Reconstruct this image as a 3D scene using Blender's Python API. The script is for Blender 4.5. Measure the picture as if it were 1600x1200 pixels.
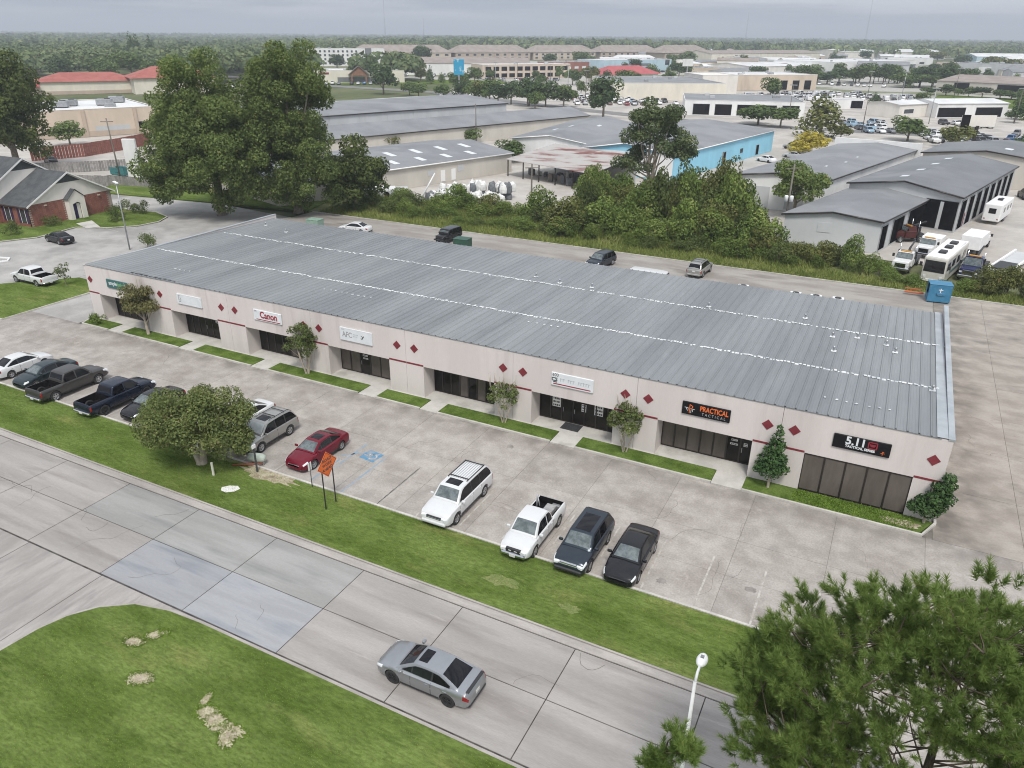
import bpy, bmesh, math, random
import numpy as np
from mathutils import Vector, Matrix

# ------------------------------------------------------------------ start clean
for _o in list(bpy.data.objects):
    bpy.data.objects.remove(_o)
SC = bpy.context.scene
COL = SC.collection
RN = random.Random(11)
PI = math.pi

# ------------------------------------------------------------------ camera, sky, sun, exposure
cam_d = bpy.data.cameras.new('camera')
cam = bpy.data.objects.new('camera', cam_d)
COL.objects.link(cam)
cam_d.sensor_fit = 'HORIZONTAL'
cam_d.sensor_width = 36.0
cam_d.lens = 26.377
cam_d.clip_start = 0.5
cam_d.clip_end = 40000
cam.matrix_world = Matrix(((0.890368, -0.198851, 0.409515, 0.0),
                           (0.455172, 0.373114, -0.808458, 0.0),
                           (0.007967, 0.906225, 0.42272, 26.0),
                           (0, 0, 0, 1)))
SC.camera = cam

SUN_EL, SUN_AZ = 56.0, 150.0          # high sun behind thin overcast, from behind the camera
wd = bpy.data.worlds.new('World')
SC.world = wd
wd.use_nodes = True
wn = wd.node_tree.nodes
wl = wd.node_tree.links
for n in list(wn):
    wn.remove(n)
w_out = wn.new('ShaderNodeOutputWorld')
sky = wn.new('ShaderNodeTexSky')
sky.sky_type = 'NISHITA'
sky.sun_disc = False
sky.sun_elevation = math.radians(SUN_EL)
sky.sun_rotation = math.radians(SUN_AZ)
sky.air_density = 1.2
sky.dust_density = 3.0
bg1 = wn.new('ShaderNodeBackground')
bg1.inputs['Strength'].default_value = 0.07
wl.new(sky.outputs[0], bg1.inputs['Color'])
# overcast layer: even grey cloud, brighter overhead as an overcast sky is, soft cloud structure everywhere
tc = wn.new('ShaderNodeTexCoord')
sep = wn.new('ShaderNodeSeparateXYZ')
wl.new(tc.outputs['Generated'], sep.inputs[0])
mapn = wn.new('ShaderNodeMapping')
mapn.inputs['Scale'].default_value = (1.0, 1.0, 16.0)
wl.new(tc.outputs['Generated'], mapn.inputs['Vector'])
nz = wn.new('ShaderNodeTexNoise')
nz.inputs['Scale'].default_value = 3.2
nz.inputs['Detail'].default_value = 6
nz.inputs['Roughness'].default_value = 0.55
wl.new(mapn.outputs[0], nz.inputs['Vector'])
cr = wn.new('ShaderNodeValToRGB')
cr.color_ramp.elements[0].position = 0.42
cr.color_ramp.elements[0].color = (0.31, 0.355, 0.43, 1)
cr.color_ramp.elements[1].position = 0.60
cr.color_ramp.elements[1].color = (0.74, 0.755, 0.785, 1)
wl.new(nz.outputs['Fac'], cr.inputs[0])
el = wn.new('ShaderNodeMapRange')
el.inputs['From Min'].default_value = 0.0
el.inputs['From Max'].default_value = 1.0
el.inputs['To Min'].default_value = 0.98
el.inputs['To Max'].default_value = 1.75
wl.new(sep.outputs['Z'], el.inputs['Value'])
bg2 = wn.new('ShaderNodeBackground')
wl.new(cr.outputs[0], bg2.inputs['Color'])
wl.new(el.outputs[0], bg2.inputs['Strength'])
mxs = wn.new('ShaderNodeMixShader')
mxs.inputs[0].default_value = 0.85
wl.new(bg1.outputs[0], mxs.inputs[1])
wl.new(bg2.outputs[0], mxs.inputs[2])
wl.new(mxs.outputs[0], w_out.inputs['Surface'])

sun_d = bpy.data.lights.new('sun', 'SUN')
sun_d.energy = 2.3
sun_d.angle = math.radians(14)
sun_d.color = (1.0, 0.965, 0.91)
sun = bpy.data.objects.new('sun', sun_d)
COL.objects.link(sun)
_a = math.radians(SUN_AZ)
_e = math.radians(SUN_EL)
_dir = Vector((math.sin(_a) * math.cos(_e), math.cos(_a) * math.cos(_e), math.sin(_e)))   # towards the sun
sun.rotation_euler = _dir.to_track_quat('Z', 'Y').to_euler()

vs = SC.view_settings
SC.display_settings.display_device = 'sRGB'
vs.view_transform = 'Standard'
vs.look = 'None'
vs.exposure = 0.32
vs.gamma = 1.0
vs.use_curve_mapping = False
try:
    SC.cycles.volume_bounces = 0
    SC.cycles.max_bounces = 6
    SC.cycles.transparent_max_bounces = 6
    SC.cycles.use_denoising = True
    SC.cycles.pixel_filter_type = 'BLACKMAN_HARRIS'
    SC.cycles.filter_width = 1.05
except Exception:
    pass

# ------------------------------------------------------------------ materials
MATS = {}


def mat(name, c1, c2=None, scale=1.0, detail=5.0, lo=0.35, hi=0.65, rough=0.85, metal=0.0, spec=0.5, coat=0.0,
        bump=0.0, bscale=None, coord='pos', stretch=(1, 1, 1), rnd=0.0, fine=0.0, fscale=40.0,
        c3=None, scale3=0.2, lo3=0.55, hi3=0.75, objcol=False, rot=0.0, c4=None, scale4=0.4, lo4=0.6, hi4=0.75):
    """Procedural surface: two tones mixed by noise, a third tone for stains, fine grain, per-object variation, bump."""
    if name in MATS:
        return MATS[name]
    m = bpy.data.materials.new(name)
    m.use_nodes = True
    nt = m.node_tree
    N, L = nt.nodes, nt.links
    p = N['Principled BSDF']
    p.inputs['Roughness'].default_value = rough
    p.inputs['Metallic'].default_value = metal
    p.inputs['Specular IOR Level'].default_value = spec
    p.inputs['Coat Weight'].default_value = coat
    p.inputs['Coat Roughness'].default_value = 0.06
    if coord == 'pos':
        g = N.new('ShaderNodeNewGeometry').outputs['Position']
    else:
        g = N.new('ShaderNodeTexCoord').outputs['Object']
    mp = N.new('ShaderNodeMapping')
    mp.inputs['Scale'].default_value = stretch
    mp.inputs['Rotation'].default_value = (0, 0, rot)
    L.new(g, mp.inputs['Vector'])
    v = mp.outputs[0]
    col = None

    def noise(s, d=detail, r=0.6):
        n = N.new('ShaderNodeTexNoise')
        n.inputs['Scale'].default_value = s
        n.inputs['Detail'].default_value = d
        n.inputs['Roughness'].default_value = r
        L.new(v, n.inputs['Vector'])
        return n.outputs['Fac']

    def ramp(f, a, b):
        r = N.new('ShaderNodeMapRange')
        r.interpolation_type = 'SMOOTHSTEP'
        r.inputs['From Min'].default_value = a
        r.inputs['From Max'].default_value = b
        L.new(f, r.inputs['Value'])
        return r.outputs[0]

    def mix(fac, a, b, mode='MIX'):
        x = N.new('ShaderNodeMix')
        x.data_type = 'RGBA'
        x.blend_type = mode
        for sock, val in ((x.inputs['Factor'], fac), (x.inputs['A'], a), (x.inputs['B'], b)):
            if hasattr(val, 'node'):
                L.new(val, sock)
            elif isinstance(val, (int, float)):
                sock.default_value = val
            else:
                sock.default_value = (*val, 1)
        return x.outputs['Result']
    if objcol:
        col = N.new('ShaderNodeObjectInfo').outputs['Color']
        p.inputs['Base Color'].default_value = (*c1, 1)
    elif c2 is None:
        col = None
        p.inputs['Base Color'].default_value = (*c1, 1)
    if c2 is not None:
        col = mix(ramp(noise(scale), lo, hi), c1, c2)
    if c3 is not None:
        col = mix(ramp(noise(scale3, 3.0), lo3, hi3), col if col is not None else c1, c3)
    if c4 is not None:
        col = mix(ramp(noise(scale4, 8.0, .7), lo4, hi4), col, c4)
    if fine > 0:
        f = N.new('ShaderNodeMapRange')
        f.inputs['From Min'].default_value = 0.3
        f.inputs['From Max'].default_value = 0.7
        f.inputs['To Min'].default_value = 1 - fine
        f.inputs['To Max'].default_value = 1 + fine
        L.new(noise(fscale, 3.0), f.inputs['Value'])
        h = N.new('ShaderNodeHueSaturation')
        L.new(f.outputs[0], h.inputs['Value'])
        if col is not None:
            L.new(col, h.inputs['Color'])
        else:
            h.inputs['Color'].default_value = (*c1, 1)
        col = h.outputs[0]
    if rnd > 0:
        oi = N.new('ShaderNodeObjectInfo')
        f = N.new('ShaderNodeMapRange')
        f.inputs['To Min'].default_value = 1 - rnd
        f.inputs['To Max'].default_value = 1 + rnd
        L.new(oi.outputs['Random'], f.inputs['Value'])
        h = N.new('ShaderNodeHueSaturation')
        L.new(f.outputs[0], h.inputs['Value'])
        if col is not None:
            L.new(col, h.inputs['Color'])
        else:
            h.inputs['Color'].default_value = (*c1, 1)
        col = h.outputs[0]
    if col is not None:
        L.new(col, p.inputs['Base Color'])
    if bump > 0:
        b = N.new('ShaderNodeBump')
        b.inputs['Strength'].default_value = bump
        b.inputs['Distance'].default_value = 0.03
        L.new(noise(bscale or scale * 6, 4.0), b.inputs['Height'])
        L.new(b.outputs[0], p.inputs['Normal'])
    MATS[name] = m
    return m


def leaf_mat(name, dark, light, tint=None, scale=0.5, trans=0.25, rough=0.6):
    """Leaves: tone varies leaf by leaf and clump by clump, some light passes through."""
    if name in MATS:
        return MATS[name]
    m = bpy.data.materials.new(name)
    m.use_nodes = True
    nt = m.node_tree
    N, L = nt.nodes, nt.links
    p = N['Principled BSDF']
    out = N['Material Output']
    p.inputs['Roughness'].default_value = rough
    p.inputs['Specular IOR Level'].default_value = 0.1
    g = N.new('ShaderNodeNewGeometry')
    n = N.new('ShaderNodeTexNoise')
    n.inputs['Scale'].default_value = scale
    n.inputs['Detail'].default_value = 3
    L.new(g.outputs['Position'], n.inputs['Vector'])
    a = N.new('ShaderNodeMath')
    a.operation = 'MULTIPLY_ADD'
    a.inputs[1].default_value = 0.5
    L.new(g.outputs['Random Per Island'], a.inputs[0])
    s = N.new('ShaderNodeMapRange')
    s.inputs['From Min'].default_value = 0.3
    s.inputs['From Max'].default_value = 0.7
    s.inputs['To Max'].default_value = 0.55
    L.new(n.outputs['Fac'], s.inputs['Value'])
    L.new(s.outputs[0], a.inputs[2])
    r = N.new('ShaderNodeValToRGB')
    e = r.color_ramp.elements
    e[0].position = 0.1
    e[0].color = (*dark, 1)
    e[1].position = 0.85
    e[1].color = (*light, 1)
    if tint:
        q = e.new(0.97)
        q.color = (*tint, 1)
    L.new(a.outputs[0], r.inputs[0])
    oi = N.new('ShaderNodeObjectInfo')
    f = N.new('ShaderNodeMapRange')
    f.inputs['To Min'].default_value = 1.5
    f.inputs['To Max'].default_value = 1.95
    L.new(oi.outputs['Random'], f.inputs['Value'])
    h = N.new('ShaderNodeHueSaturation')
    h.inputs['Saturation'].default_value = 1.08
    L.new(f.outputs[0], h.inputs['Value'])
    L.new(r.outputs[0], h.inputs['Color'])
    L.new(h.outputs[0], p.inputs['Base Color'])
    t = N.new('ShaderNodeBsdfTranslucent')
    L.new(h.outputs[0], t.inputs['Color'])
    ms = N.new('ShaderNodeMixShader')
    ms.inputs[0].default_value = trans
    L.new(p.outputs[0], ms.inputs[1])
    L.new(t.outputs[0], ms.inputs[2])
    L.new(ms.outputs[0], out.inputs['Surface'])
    MATS[name] = m
    return m


def add_stain(m, axis, a, b, colour, amt=.8):
    """Grime that has gathered along one side of a paved area, broken up by noise."""
    nt = m.node_tree
    N, L = nt.nodes, nt.links
    p = N['Principled BSDF']
    src = p.inputs['Base Color'].links[0].from_socket
    g = N.new('ShaderNodeNewGeometry')
    s = N.new('ShaderNodeSeparateXYZ')
    L.new(g.outputs['Position'], s.inputs[0])
    r = N.new('ShaderNodeMapRange')
    r.interpolation_type = 'SMOOTHSTEP'
    r.inputs['From Min'].default_value, r.inputs['From Max'].default_value = a, b
    L.new(s.outputs[axis], r.inputs['Value'])
    n = N.new('ShaderNodeTexNoise')
    n.inputs['Scale'].default_value = .55
    n.inputs['Detail'].default_value = 6
    L.new(g.outputs['Position'], n.inputs['Vector'])
    q = N.new('ShaderNodeMapRange')
    q.inputs['From Min'].default_value, q.inputs['From Max'].default_value = .38, .62
    q.inputs['To Max'].default_value = amt
    L.new(n.outputs['Fac'], q.inputs['Value'])
    k = N.new('ShaderNodeMath')
    k.operation = 'MULTIPLY'
    L.new(r.outputs[0], k.inputs[0])
    L.new(q.outputs[0], k.inputs[1])
    x = N.new('ShaderNodeMix')
    x.data_type = 'RGBA'
    L.new(k.outputs[0], x.inputs['Factor'])
    L.new(src, x.inputs['A'])
    x.inputs['B'].default_value = (*colour, 1)
    L.new(x.outputs['Result'], p.inputs['Base Color'])


# ------------------------------------------------------------------ object helpers
def tag(o, label=None, cat=None, group=None, kind=None):
    if label:
        o['label'] = label
    if cat:
        o['category'] = cat
    if group:
        o['group'] = group
    if kind:
        o['kind'] = kind
    return o


def thing(name, label, cat, loc=(0, 0, 0), rz=0.0, group=None):
    o = bpy.data.objects.new(name, None)
    o.empty_display_size = 0.2
    COL.objects.link(o)
    o.location = loc
    o.rotation_euler = (0, 0, rz)
    return tag(o, label, cat, group)


def link(name, me, parent=None, loc=None, rz=None):
    o = bpy.data.objects.new(name, me)
    COL.objects.link(o)
    if parent is not None:
        o.parent = parent
    if loc is not None:
        o.location = loc
    if rz is not None:
        o.rotation_euler = (0, 0, rz)
    return o


def copy_tree(o, parent=None):
    c = o.copy()
    COL.objects.link(c)
    if parent is not None:
        c.parent = parent
    for ch in list(o.children):
        copy_tree(ch, c)
    return c


class MB:
    """Collects shapes in one bmesh, then becomes one mesh object."""

    def __init__(self):
        self.bm = bmesh.new()
        self.mi = 0

    def face(self, pts):
        vs_ = [self.bm.verts.new(p) for p in pts]
        f = self.bm.faces.new(vs_)
        f.material_index = self.mi
        return f

    def box(self, x0, x1, y0, y1, z0, z1, bevel=0.0, seg=1):
        b = bmesh.new()
        bmesh.ops.create_cube(b, size=1)
        for v in b.verts:
            v.co = Vector(((x0 + x1) / 2 + v.co.x * (x1 - x0), (y0 + y1) / 2 + v.co.y * (y1 - y0),
                           (z0 + z1) / 2 + v.co.z * (z1 - z0)))
        if bevel > 0:
            bmesh.ops.bevel(b, geom=list(b.edges), offset=bevel, segments=seg, affect='EDGES', profile=0.6)
        self._add(b)
        return self

    def obox(self, c, sx, sy, sz, rz=0, ry=0, rx=0, bevel=0.0):
        b = bmesh.new()
        bmesh.ops.create_cube(b, size=1)
        for v in b.verts:
            v.co = Vector((v.co.x * sx, v.co.y * sy, v.co.z * sz))
        if bevel > 0:
            bmesh.ops.bevel(b, geom=list(b.edges), offset=bevel, segments=1, affect='EDGES')
        mt = Matrix.Translation(c) @ Matrix.Rotation(rz, 4, 'Z') @ Matrix.Rotation(ry, 4, 'Y') @ Matrix.Rotation(rx, 4, 'X')
        bmesh.ops.transform(b, matrix=mt, verts=b.verts)
        self._add(b)
        return self

    def _add(self, b):
        for f in b.faces:
            f.material_index = self.mi
        me = bpy.data.meshes.new('tmp')
        b.to_mesh(me)
        b.free()
        self.bm.from_mesh(me)
        bpy.data.meshes.remove(me)

    def tube(self, pts, rad, n=8, cap=True):
        rings = []
        m = len(pts)
        for i, p in enumerate(pts):
            p = Vector(p)
            a = Vector(pts[max(i - 1, 0)])
            c = Vector(pts[min(i + 1, m - 1)])
            d = (c - a).normalized()
            u = d.cross(Vector((0.31, 0.83, 0.47)))
            if u.length < 1e-3:
                u = d.cross(Vector((1, 0, 0)))
            u.normalize()
            w = d.cross(u)
            r = rad[i] if hasattr(rad, '__len__') else rad
            rings.append([self.bm.verts.new(p + (u * math.cos(2 * PI * k / n) + w * math.sin(2 * PI * k / n)) * r) for k in range(n)])
        for i in range(m - 1):
            for k in range(n):
                f = self.bm.faces.new((rings[i][k], rings[i][(k + 1) % n], rings[i + 1][(k + 1) % n], rings[i + 1][k]))
                f.material_index = self.mi
                f.smooth = True
        if cap:
            for rg in (rings[0][::-1], rings[-1]):
                f = self.bm.faces.new(rg)
                f.material_index = self.mi
        return self

    def lathe(self, prof, axis='y', c=(0, 0, 0), n=24, closed=False):
        """prof: list of (r, a) with a along the axis."""
        rings = []
        for r, a in prof:
            ring = []
            for k in range(n):
                t = 2 * PI * k / n
                if axis == 'y':
                    q = (c[0] + r * math.cos(t), c[1] + a, c[2] + r * math.sin(t))
                elif axis == 'x':
                    q = (c[0] + a, c[1] + r * math.cos(t), c[2] + r * math.sin(t))
                else:
                    q = (c[0] + r * math.cos(t), c[1] + r * math.sin(t), c[2] + a)
                ring.append(self.bm.verts.new(q))
            rings.append(ring)
        m = len(rings)
        for i in range(m if closed else m - 1):
            A, B = rings[i], rings[(i + 1) % m]
            for k in range(n):
                f = self.bm.faces.new((A[k], A[(k + 1) % n], B[(k + 1) % n], B[k]))
                f.material_index = self.mi
                f.smooth = True
        if not closed:
            for rg in (rings[0][::-1], rings[-1]):
                try:
                    f = self.bm.faces.new(rg)
                    f.material_index = self.mi
                except ValueError:
                    pass
        return self

    def prism(self, poly, z0, z1, bottom=False):
        """Vertical prism over a polygon."""
        if sum(poly[i][0] * poly[(i + 1) % len(poly)][1] - poly[(i + 1) % len(poly)][0] * poly[i][1] for i in range(len(poly))) < 0:
            poly = poly[::-1]
        t = [self.bm.verts.new((p[0], p[1], z1)) for p in poly]
        b = [self.bm.verts.new((p[0], p[1], z0)) for p in poly]
        f = self.bm.faces.new(t)
        f.material_index = self.mi
        n = len(poly)
        for i in range(n):
            f = self.bm.faces.new((b[i], b[(i + 1) % n], t[(i + 1) % n], t[i]))
            f.material_index = self.mi
        if bottom:
            self.bm.faces.new(b[::-1]).material_index = self.mi
        return self

    def slab_poly(self, poly3, off):
        """Polygon in 3-D given a thickness vector."""
        off = Vector(off)
        t = [self.bm.verts.new(Vector(p) + off) for p in poly3]
        b = [self.bm.verts.new(p) for p in poly3]
        self.bm.faces.new(t).material_index = self.mi
        self.bm.faces.new(b[::-1]).material_index = self.mi
        n = len(poly3)
        for i in range(n):
            self.bm.faces.new((b[i], b[(i + 1) % n], t[(i + 1) % n], t[i])).material_index = self.mi
        return self

    def mesh(self, name, mats, fix=True, sharp=None):
        if fix:
            bmesh.ops.recalc_face_normals(self.bm, faces=self.bm.faces)
        me = bpy.data.meshes.new(name)
        self.bm.to_mesh(me)
        self.bm.free()
        for m in (mats if isinstance(mats, (list, tuple)) else [mats]):
            me.materials.append(m)
        if sharp:
            for p in me.polygons:
                p.use_smooth = True
            me.set_sharp_from_angle(angle=math.radians(sharp))
        return me

    def build(self, name, mats, parent=None, loc=None, rz=None, fix=True, sharp=None):
        return link(name, self.mesh(name, mats, fix, sharp), parent, loc, rz)


def box(name, dims, m, parent=None, loc=None, rz=None, bevel=0.0):
    return MB().box(*dims, bevel=bevel).build(name, m, parent, loc, rz)


def text_mesh(body, size, depth, m, name, bold=0.0, align='CENTER', space=1.0, sx=1.0):
    cu = bpy.data.curves.new(name, 'FONT')
    cu.body = body
    cu.size = size
    cu.extrude = depth
    cu.offset = bold
    cu.align_x = align
    cu.align_y = 'CENTER'
    cu.space_character = space
    cu.resolution_u = 3
    o = bpy.data.objects.new(name, cu)
    COL.objects.link(o)
    bpy.context.view_layer.update()
    me = bpy.data.meshes.new_from_object(o)
    bpy.data.objects.remove(o)
    bpy.data.curves.remove(cu)
    me.name = name
    me.materials.clear()
    me.materials.append(m)
    if sx != 1.0:
        for v in me.vertices:
            v.co.x *= sx
    return me


def quads_mesh(name, V, F, m, smooth=False):
    """Fast mesh from numpy arrays; F rows all the same length."""
    me = bpy.data.meshes.new(name)
    nv, (nf, k) = len(V), F.shape
    me.vertices.add(nv)
    me.vertices.foreach_set('co', np.ascontiguousarray(V, dtype=np.float32).ravel())
    me.loops.add(nf * k)
    me.loops.foreach_set('vertex_index', np.ascontiguousarray(F, dtype=np.int32).ravel())
    me.polygons.add(nf)
    me.polygons.foreach_set('loop_start', np.arange(0, nf * k, k, dtype=np.int32))
    me.update(calc_edges=True)
    for x in (m if isinstance(m, (list, tuple)) else [m]):
        me.materials.append(x)
    return me


# shared materials
CONC = dict(c1=(0.308, 0.281, 0.254), c2=(0.398, 0.366, 0.333), scale=0.8, lo=0.34, hi=0.66, detail=8, rough=0.9, fine=0.13, fscale=9, bump=0.15, bscale=30,
            spec=0.25)
M_lot = mat('lot_concrete', **CONC, c3=(0.235, 0.206, 0.183), scale3=0.30, lo3=0.47, hi3=0.78, rnd=0.06, c4=(0.47, 0.435, 0.395), scale4=0.6, lo4=0.56, hi4=0.78)
add_stain(M_lot, 1, 40.2, 42.2, (0.17, 0.152, 0.135), .75)
M_lotg = mat('yard_concrete', (0.38, 0.35, 0.315), (0.48, 0.45, 0.41), scale=0.12, rough=0.9, c3=(0.28, 0.265, 0.25), scale3=0.04, fine=0.06, fscale=1.5)
M_street = mat('street_concrete', (0.285, 0.266, 0.248), (0.362, 0.339, 0.318), scale=0.5, lo=0.3, hi=0.7, rough=0.9, fine=0.08, fscale=18, bump=0.12, bscale=40,
               c3=(0.235, 0.215, 0.20), scale3=0.6, lo3=0.48, hi3=0.75, stretch=(0.2, 1.5, 1), rnd=0.06, spec=0.2, c4=(0.42, 0.39, 0.365), scale4=1.3, lo4=0.56, hi4=0.8)
M_newslab = mat('grey_patch_concrete', (0.285, 0.288, 0.295), (0.36, 0.364, 0.372), scale=0.6, rough=0.85, fine=0.05, fscale=18, bump=0.1, bscale=40,
                c3=(0.235, 0.245, 0.265), scale3=0.6, lo3=0.46, hi3=0.7, stretch=(0.2, 1.5, 1), rnd=0.06, spec=0.25)
M_greenslab = mat('green_grey_concrete', (0.268, 0.264, 0.25), (0.33, 0.327, 0.312), scale=0.5, rough=0.85, fine=0.06, fscale=18, bump=0.1, bscale=40,
                  c3=(0.225, 0.225, 0.218), scale3=0.6, lo3=0.48, hi3=0.72, stretch=(0.2, 1.5, 1), rnd=.05, spec=0.25)
M_seal = mat('joint_tar', (0.035, 0.032, 0.03), (0.10, 0.09, 0.08), scale=1.2)
M_subbase = mat('joint_dirt', (0.12, 0.105, 0.09), (0.18, 0.165, 0.14), scale=2)
M_kerb = mat('kerb_concrete', (0.42, 0.40, 0.365), (0.54, 0.515, 0.47), scale=0.9, rough=0.9, fine=0.08, fscale=12, c3=(0.26, 0.24, 0.215), scale3=0.6, lo3=0.58, hi3=0.8)
M_walk = mat('walk_concrete', (0.44, 0.425, 0.39), (0.53, 0.51, 0.47), scale=0.8, rough=0.9, fine=0.06, fscale=14, c3=(0.36, 0.345, 0.31), scale3=0.5)
M_lawn = mat('lawn_turf', (0.072, 0.108, 0.022), (0.140, 0.188, 0.052), scale=0.42, lo=0.3, hi=0.7, rough=0.95, spec=0.0, fine=0.3, fscale=7, bump=0.8, bscale=12, detail=8,
             c3=(0.205, 0.215, 0.075), scale3=0.35, lo3=0.54, hi3=0.8, stretch=(0.45, 1.3, 1), rot=0.2, c4=(0.046, 0.08, 0.015), scale4=0.5, lo4=0.55, hi4=0.75)
M_bedlawn = mat('bed_turf', (0.062, 0.10, 0.02), (0.12, 0.172, 0.042), scale=0.7, rough=0.95, spec=0.0, fine=0.25, fscale=8, bump=0.5, bscale=12,
                c3=(0.15, 0.17, 0.05), scale3=0.5, lo3=0.6, hi3=0.85)
M_soil = mat('bare_soil', (0.27, 0.22, 0.15), (0.42, 0.37, 0.27), scale=2.2, rough=0.95, fine=0.2, fscale=14, bump=0.8, bscale=9, c3=(0.17, 0.13, 0.085), scale3=1.6)
M_weed = mat('rough_grass', (0.10, 0.125, 0.035), (0.20, 0.205, 0.085), scale=0.35, rough=0.95, spec=0.1, fine=0.3, fscale=5, bump=0.8, bscale=5)
M_black = mat('black_rubber', (0.02, 0.02, 0.02), (0.035, 0.035, 0.035), scale=6, rough=0.75, coord='obj')
M_dark = mat('dark_trim', (0.025, 0.025, 0.027), rough=0.5)
M_void = mat('dark_interior', (0.005, 0.005, 0.006), (0.014, 0.013, 0.013), scale=0.6, rough=1.0, spec=0.0)  # near-black colour; on bay panels it paints in the shade of open bays
M_white = mat('white_paint', (0.74, 0.74, 0.73), (0.80, 0.80, 0.79), scale=1.2, rough=0.5)
M_road_white = mat('worn_white_marking', (0.47, 0.445, 0.405), (0.345, 0.315, 0.283), scale=2.2, rough=0.8, lo=0.40, hi=0.56)
M_steel = mat('galvanised_steel', (0.33, 0.34, 0.35), (0.42, 0.43, 0.44), scale=2, rough=0.45, metal=0.6)
M_chrome = mat('chrome', (0.6, 0.6, 0.62), rough=0.15, metal=1.0)
M_bark = mat('bark', (0.16, 0.13, 0.10), (0.27, 0.235, 0.19), scale=3, rough=0.95, bump=0.6, bscale=8, coord='obj')
M_palebark = mat('pale_bark', (0.30, 0.255, 0.20), (0.42, 0.37, 0.30), scale=3, rough=0.9, coord='obj')
M_wood = mat('weathered_wood', (0.13, 0.115, 0.10), (0.20, 0.18, 0.155), scale=1.2, rough=0.95, stretch=(1, 1, 0.2))


# ------------------------------------------------------------------ the ground and everything paved
def sheet(name, poly, z, m, thick=0.3, kind='structure'):
    return tag(MB().prism(poly, z - thick, z).build(name, m), kind=kind)


def disc(r, n=96):
    return [(r * math.cos(2 * PI * k / n), r * math.sin(2 * PI * k / n)) for k in range(n)]


M_ground = mat('country_ground', (0.085, 0.105, 0.045), (0.17, 0.175, 0.095), scale=0.012, rough=1.0, spec=0.1, c3=(0.30, 0.285, 0.24), scale3=0.006, lo3=0.56, hi3=0.66,
               fine=0.15, fscale=0.25)
M_far = mat('district_ground', (0.38, 0.365, 0.335), (0.16, 0.175, 0.095), scale=0.02, lo=0.48, hi=0.6, rough=1.0, fine=0.08, fscale=0.3)
sheet('ground', disc(14000), -0.40, M_ground, 1.0)
sheet('district_ground', [(-330, 440), (-60, 400), (140, 380), (260, 700), (-50, 1000), (-420, 800)], -0.36, M_far, 0.03)
sheet('industrial_yard', [(-136, 107.2), (90, 107.2), (130, 400), (-70, 430), (-250, 430), (-150, 200)], -0.30, M_lotg, 0.03)
sheet('store_car_park', [(-250, 84), (-142, 84), (-142, 108), (-150, 170), (-188, 176), (-206, 128)], -0.30, M_lotg, 0.03)

# rough strip behind the rear lane
M_under = mat('undergrowth_floor', (0.05, 0.06, 0.02), (0.12, 0.125, 0.05), scale=0.5, rough=1.0, bump=0.6, bscale=3)
sheet('undergrowth_bank', [(-135, 92.7), (60, 92.7), (60, 97.0), (-3, 97.0), (-8, 108.0), (-60, 109.0), (-86, 108.5), (-135, 98)], -0.06, M_weed, 0.3)
M_lane = mat('lane_concrete', (0.24, 0.215, 0.19), (0.33, 0.305, 0.275), scale=0.3, rough=0.9, fine=0.08, fscale=8, c3=(0.17, 0.15, 0.13), scale3=0.25, lo3=0.55, hi3=0.75,
             stretch=(0.4, 1.2, 1))
sheet('rear_lane', [(-83, 69.9), (5.55, 69.9), (5.55, 92.6), (-83, 92.6)], 0.0, M_lane)
M_nlot = mat('neighbour_asphalt', (0.30, 0.29, 0.275), (0.40, 0.385, 0.365), scale=0.25, rough=0.9, fine=0.07, fscale=6, c3=(0.23, 0.222, 0.21), scale3=0.12, lo3=0.5, hi3=0.72)
sheet('neighbour_car_park', [(-150, 30), (-83.1, 30), (-83.1, 88), (-100, 90), (-128, 86), (-160, 86)], -0.012, M_nlot)
sheet('left_drive', [(-83.0, 42.3), (-69.15, 42.3), (-69.15, 69.85), (-83.0, 69.85)], -0.004, M_nlot)


def slab_grid(name, us, vs_, gap, z, m, parent, thick=0.03, pick=None):
    """Each concrete slab is an object of its own, set a joint's width from its neighbours."""
    for i in range(len(us) - 1):
        for j in range(len(vs_) - 1):
            mm = pick(i, j) if pick else m
            if mm is None:
                continue
            w, d = us[i + 1] - us[i], vs_[j + 1] - vs_[j]
            s = MB().box(-w / 2 + gap / 2, w / 2 - gap / 2, -d / 2 + gap / 2, d / 2 - gap / 2, -thick, 0).build('slab', mm, parent)
            s.location = ((us[i] + us[i + 1]) / 2, (vs_[j] + vs_[j + 1]) / 2, z + RN.uniform(-0.002, 0.002))


# street of cast slabs with tarred joints
street = tag(MB().box(-163, 62, 18.2, 25.56, -0.33, -0.03).build('street', M_seal), kind='structure')
sj = [-3.15 + 6.1 * k for k in range(-26, 11)]


def pick_street(i, j):
    u = (sj[i] + sj[i + 1]) / 2
    if j == 0:
        if -33.8 < u < -21.2:
            return M_newslab
        return M_street
    if -40 < u < -21.2:
        return M_greenslab
    return M_street


slab_grid('slab', sj, [18.42, 21.75, 25.06], 0.05, 0.0, M_street, street, pick=pick_street)
side = tag(MB().box(-63.7, -26.0, -24, 18.17, -0.33, -0.03).build('side_street', M_seal), kind='structure')
M_side = mat('side_street_concrete', (0.28, 0.26, 0.244), (0.355, 0.332, 0.312), scale=0.8, rough=0.9, fine=0.08, fscale=18, bump=0.12, bscale=40,
             c3=(0.24, 0.225, 0.215), scale3=0.9, lo3=0.52, hi3=0.75, stretch=(1.6, 0.3, 1), rnd=0.04, spec=0.25)
slab_grid('slab', [-63.9, -57.8, -51.7, -45.6, -39.5, -33.4, -26.2], [-24, -18, -12, -6, 0.1, 6.2, 12.3, 18.36], 0.05, 0.0, M_side, side)


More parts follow.
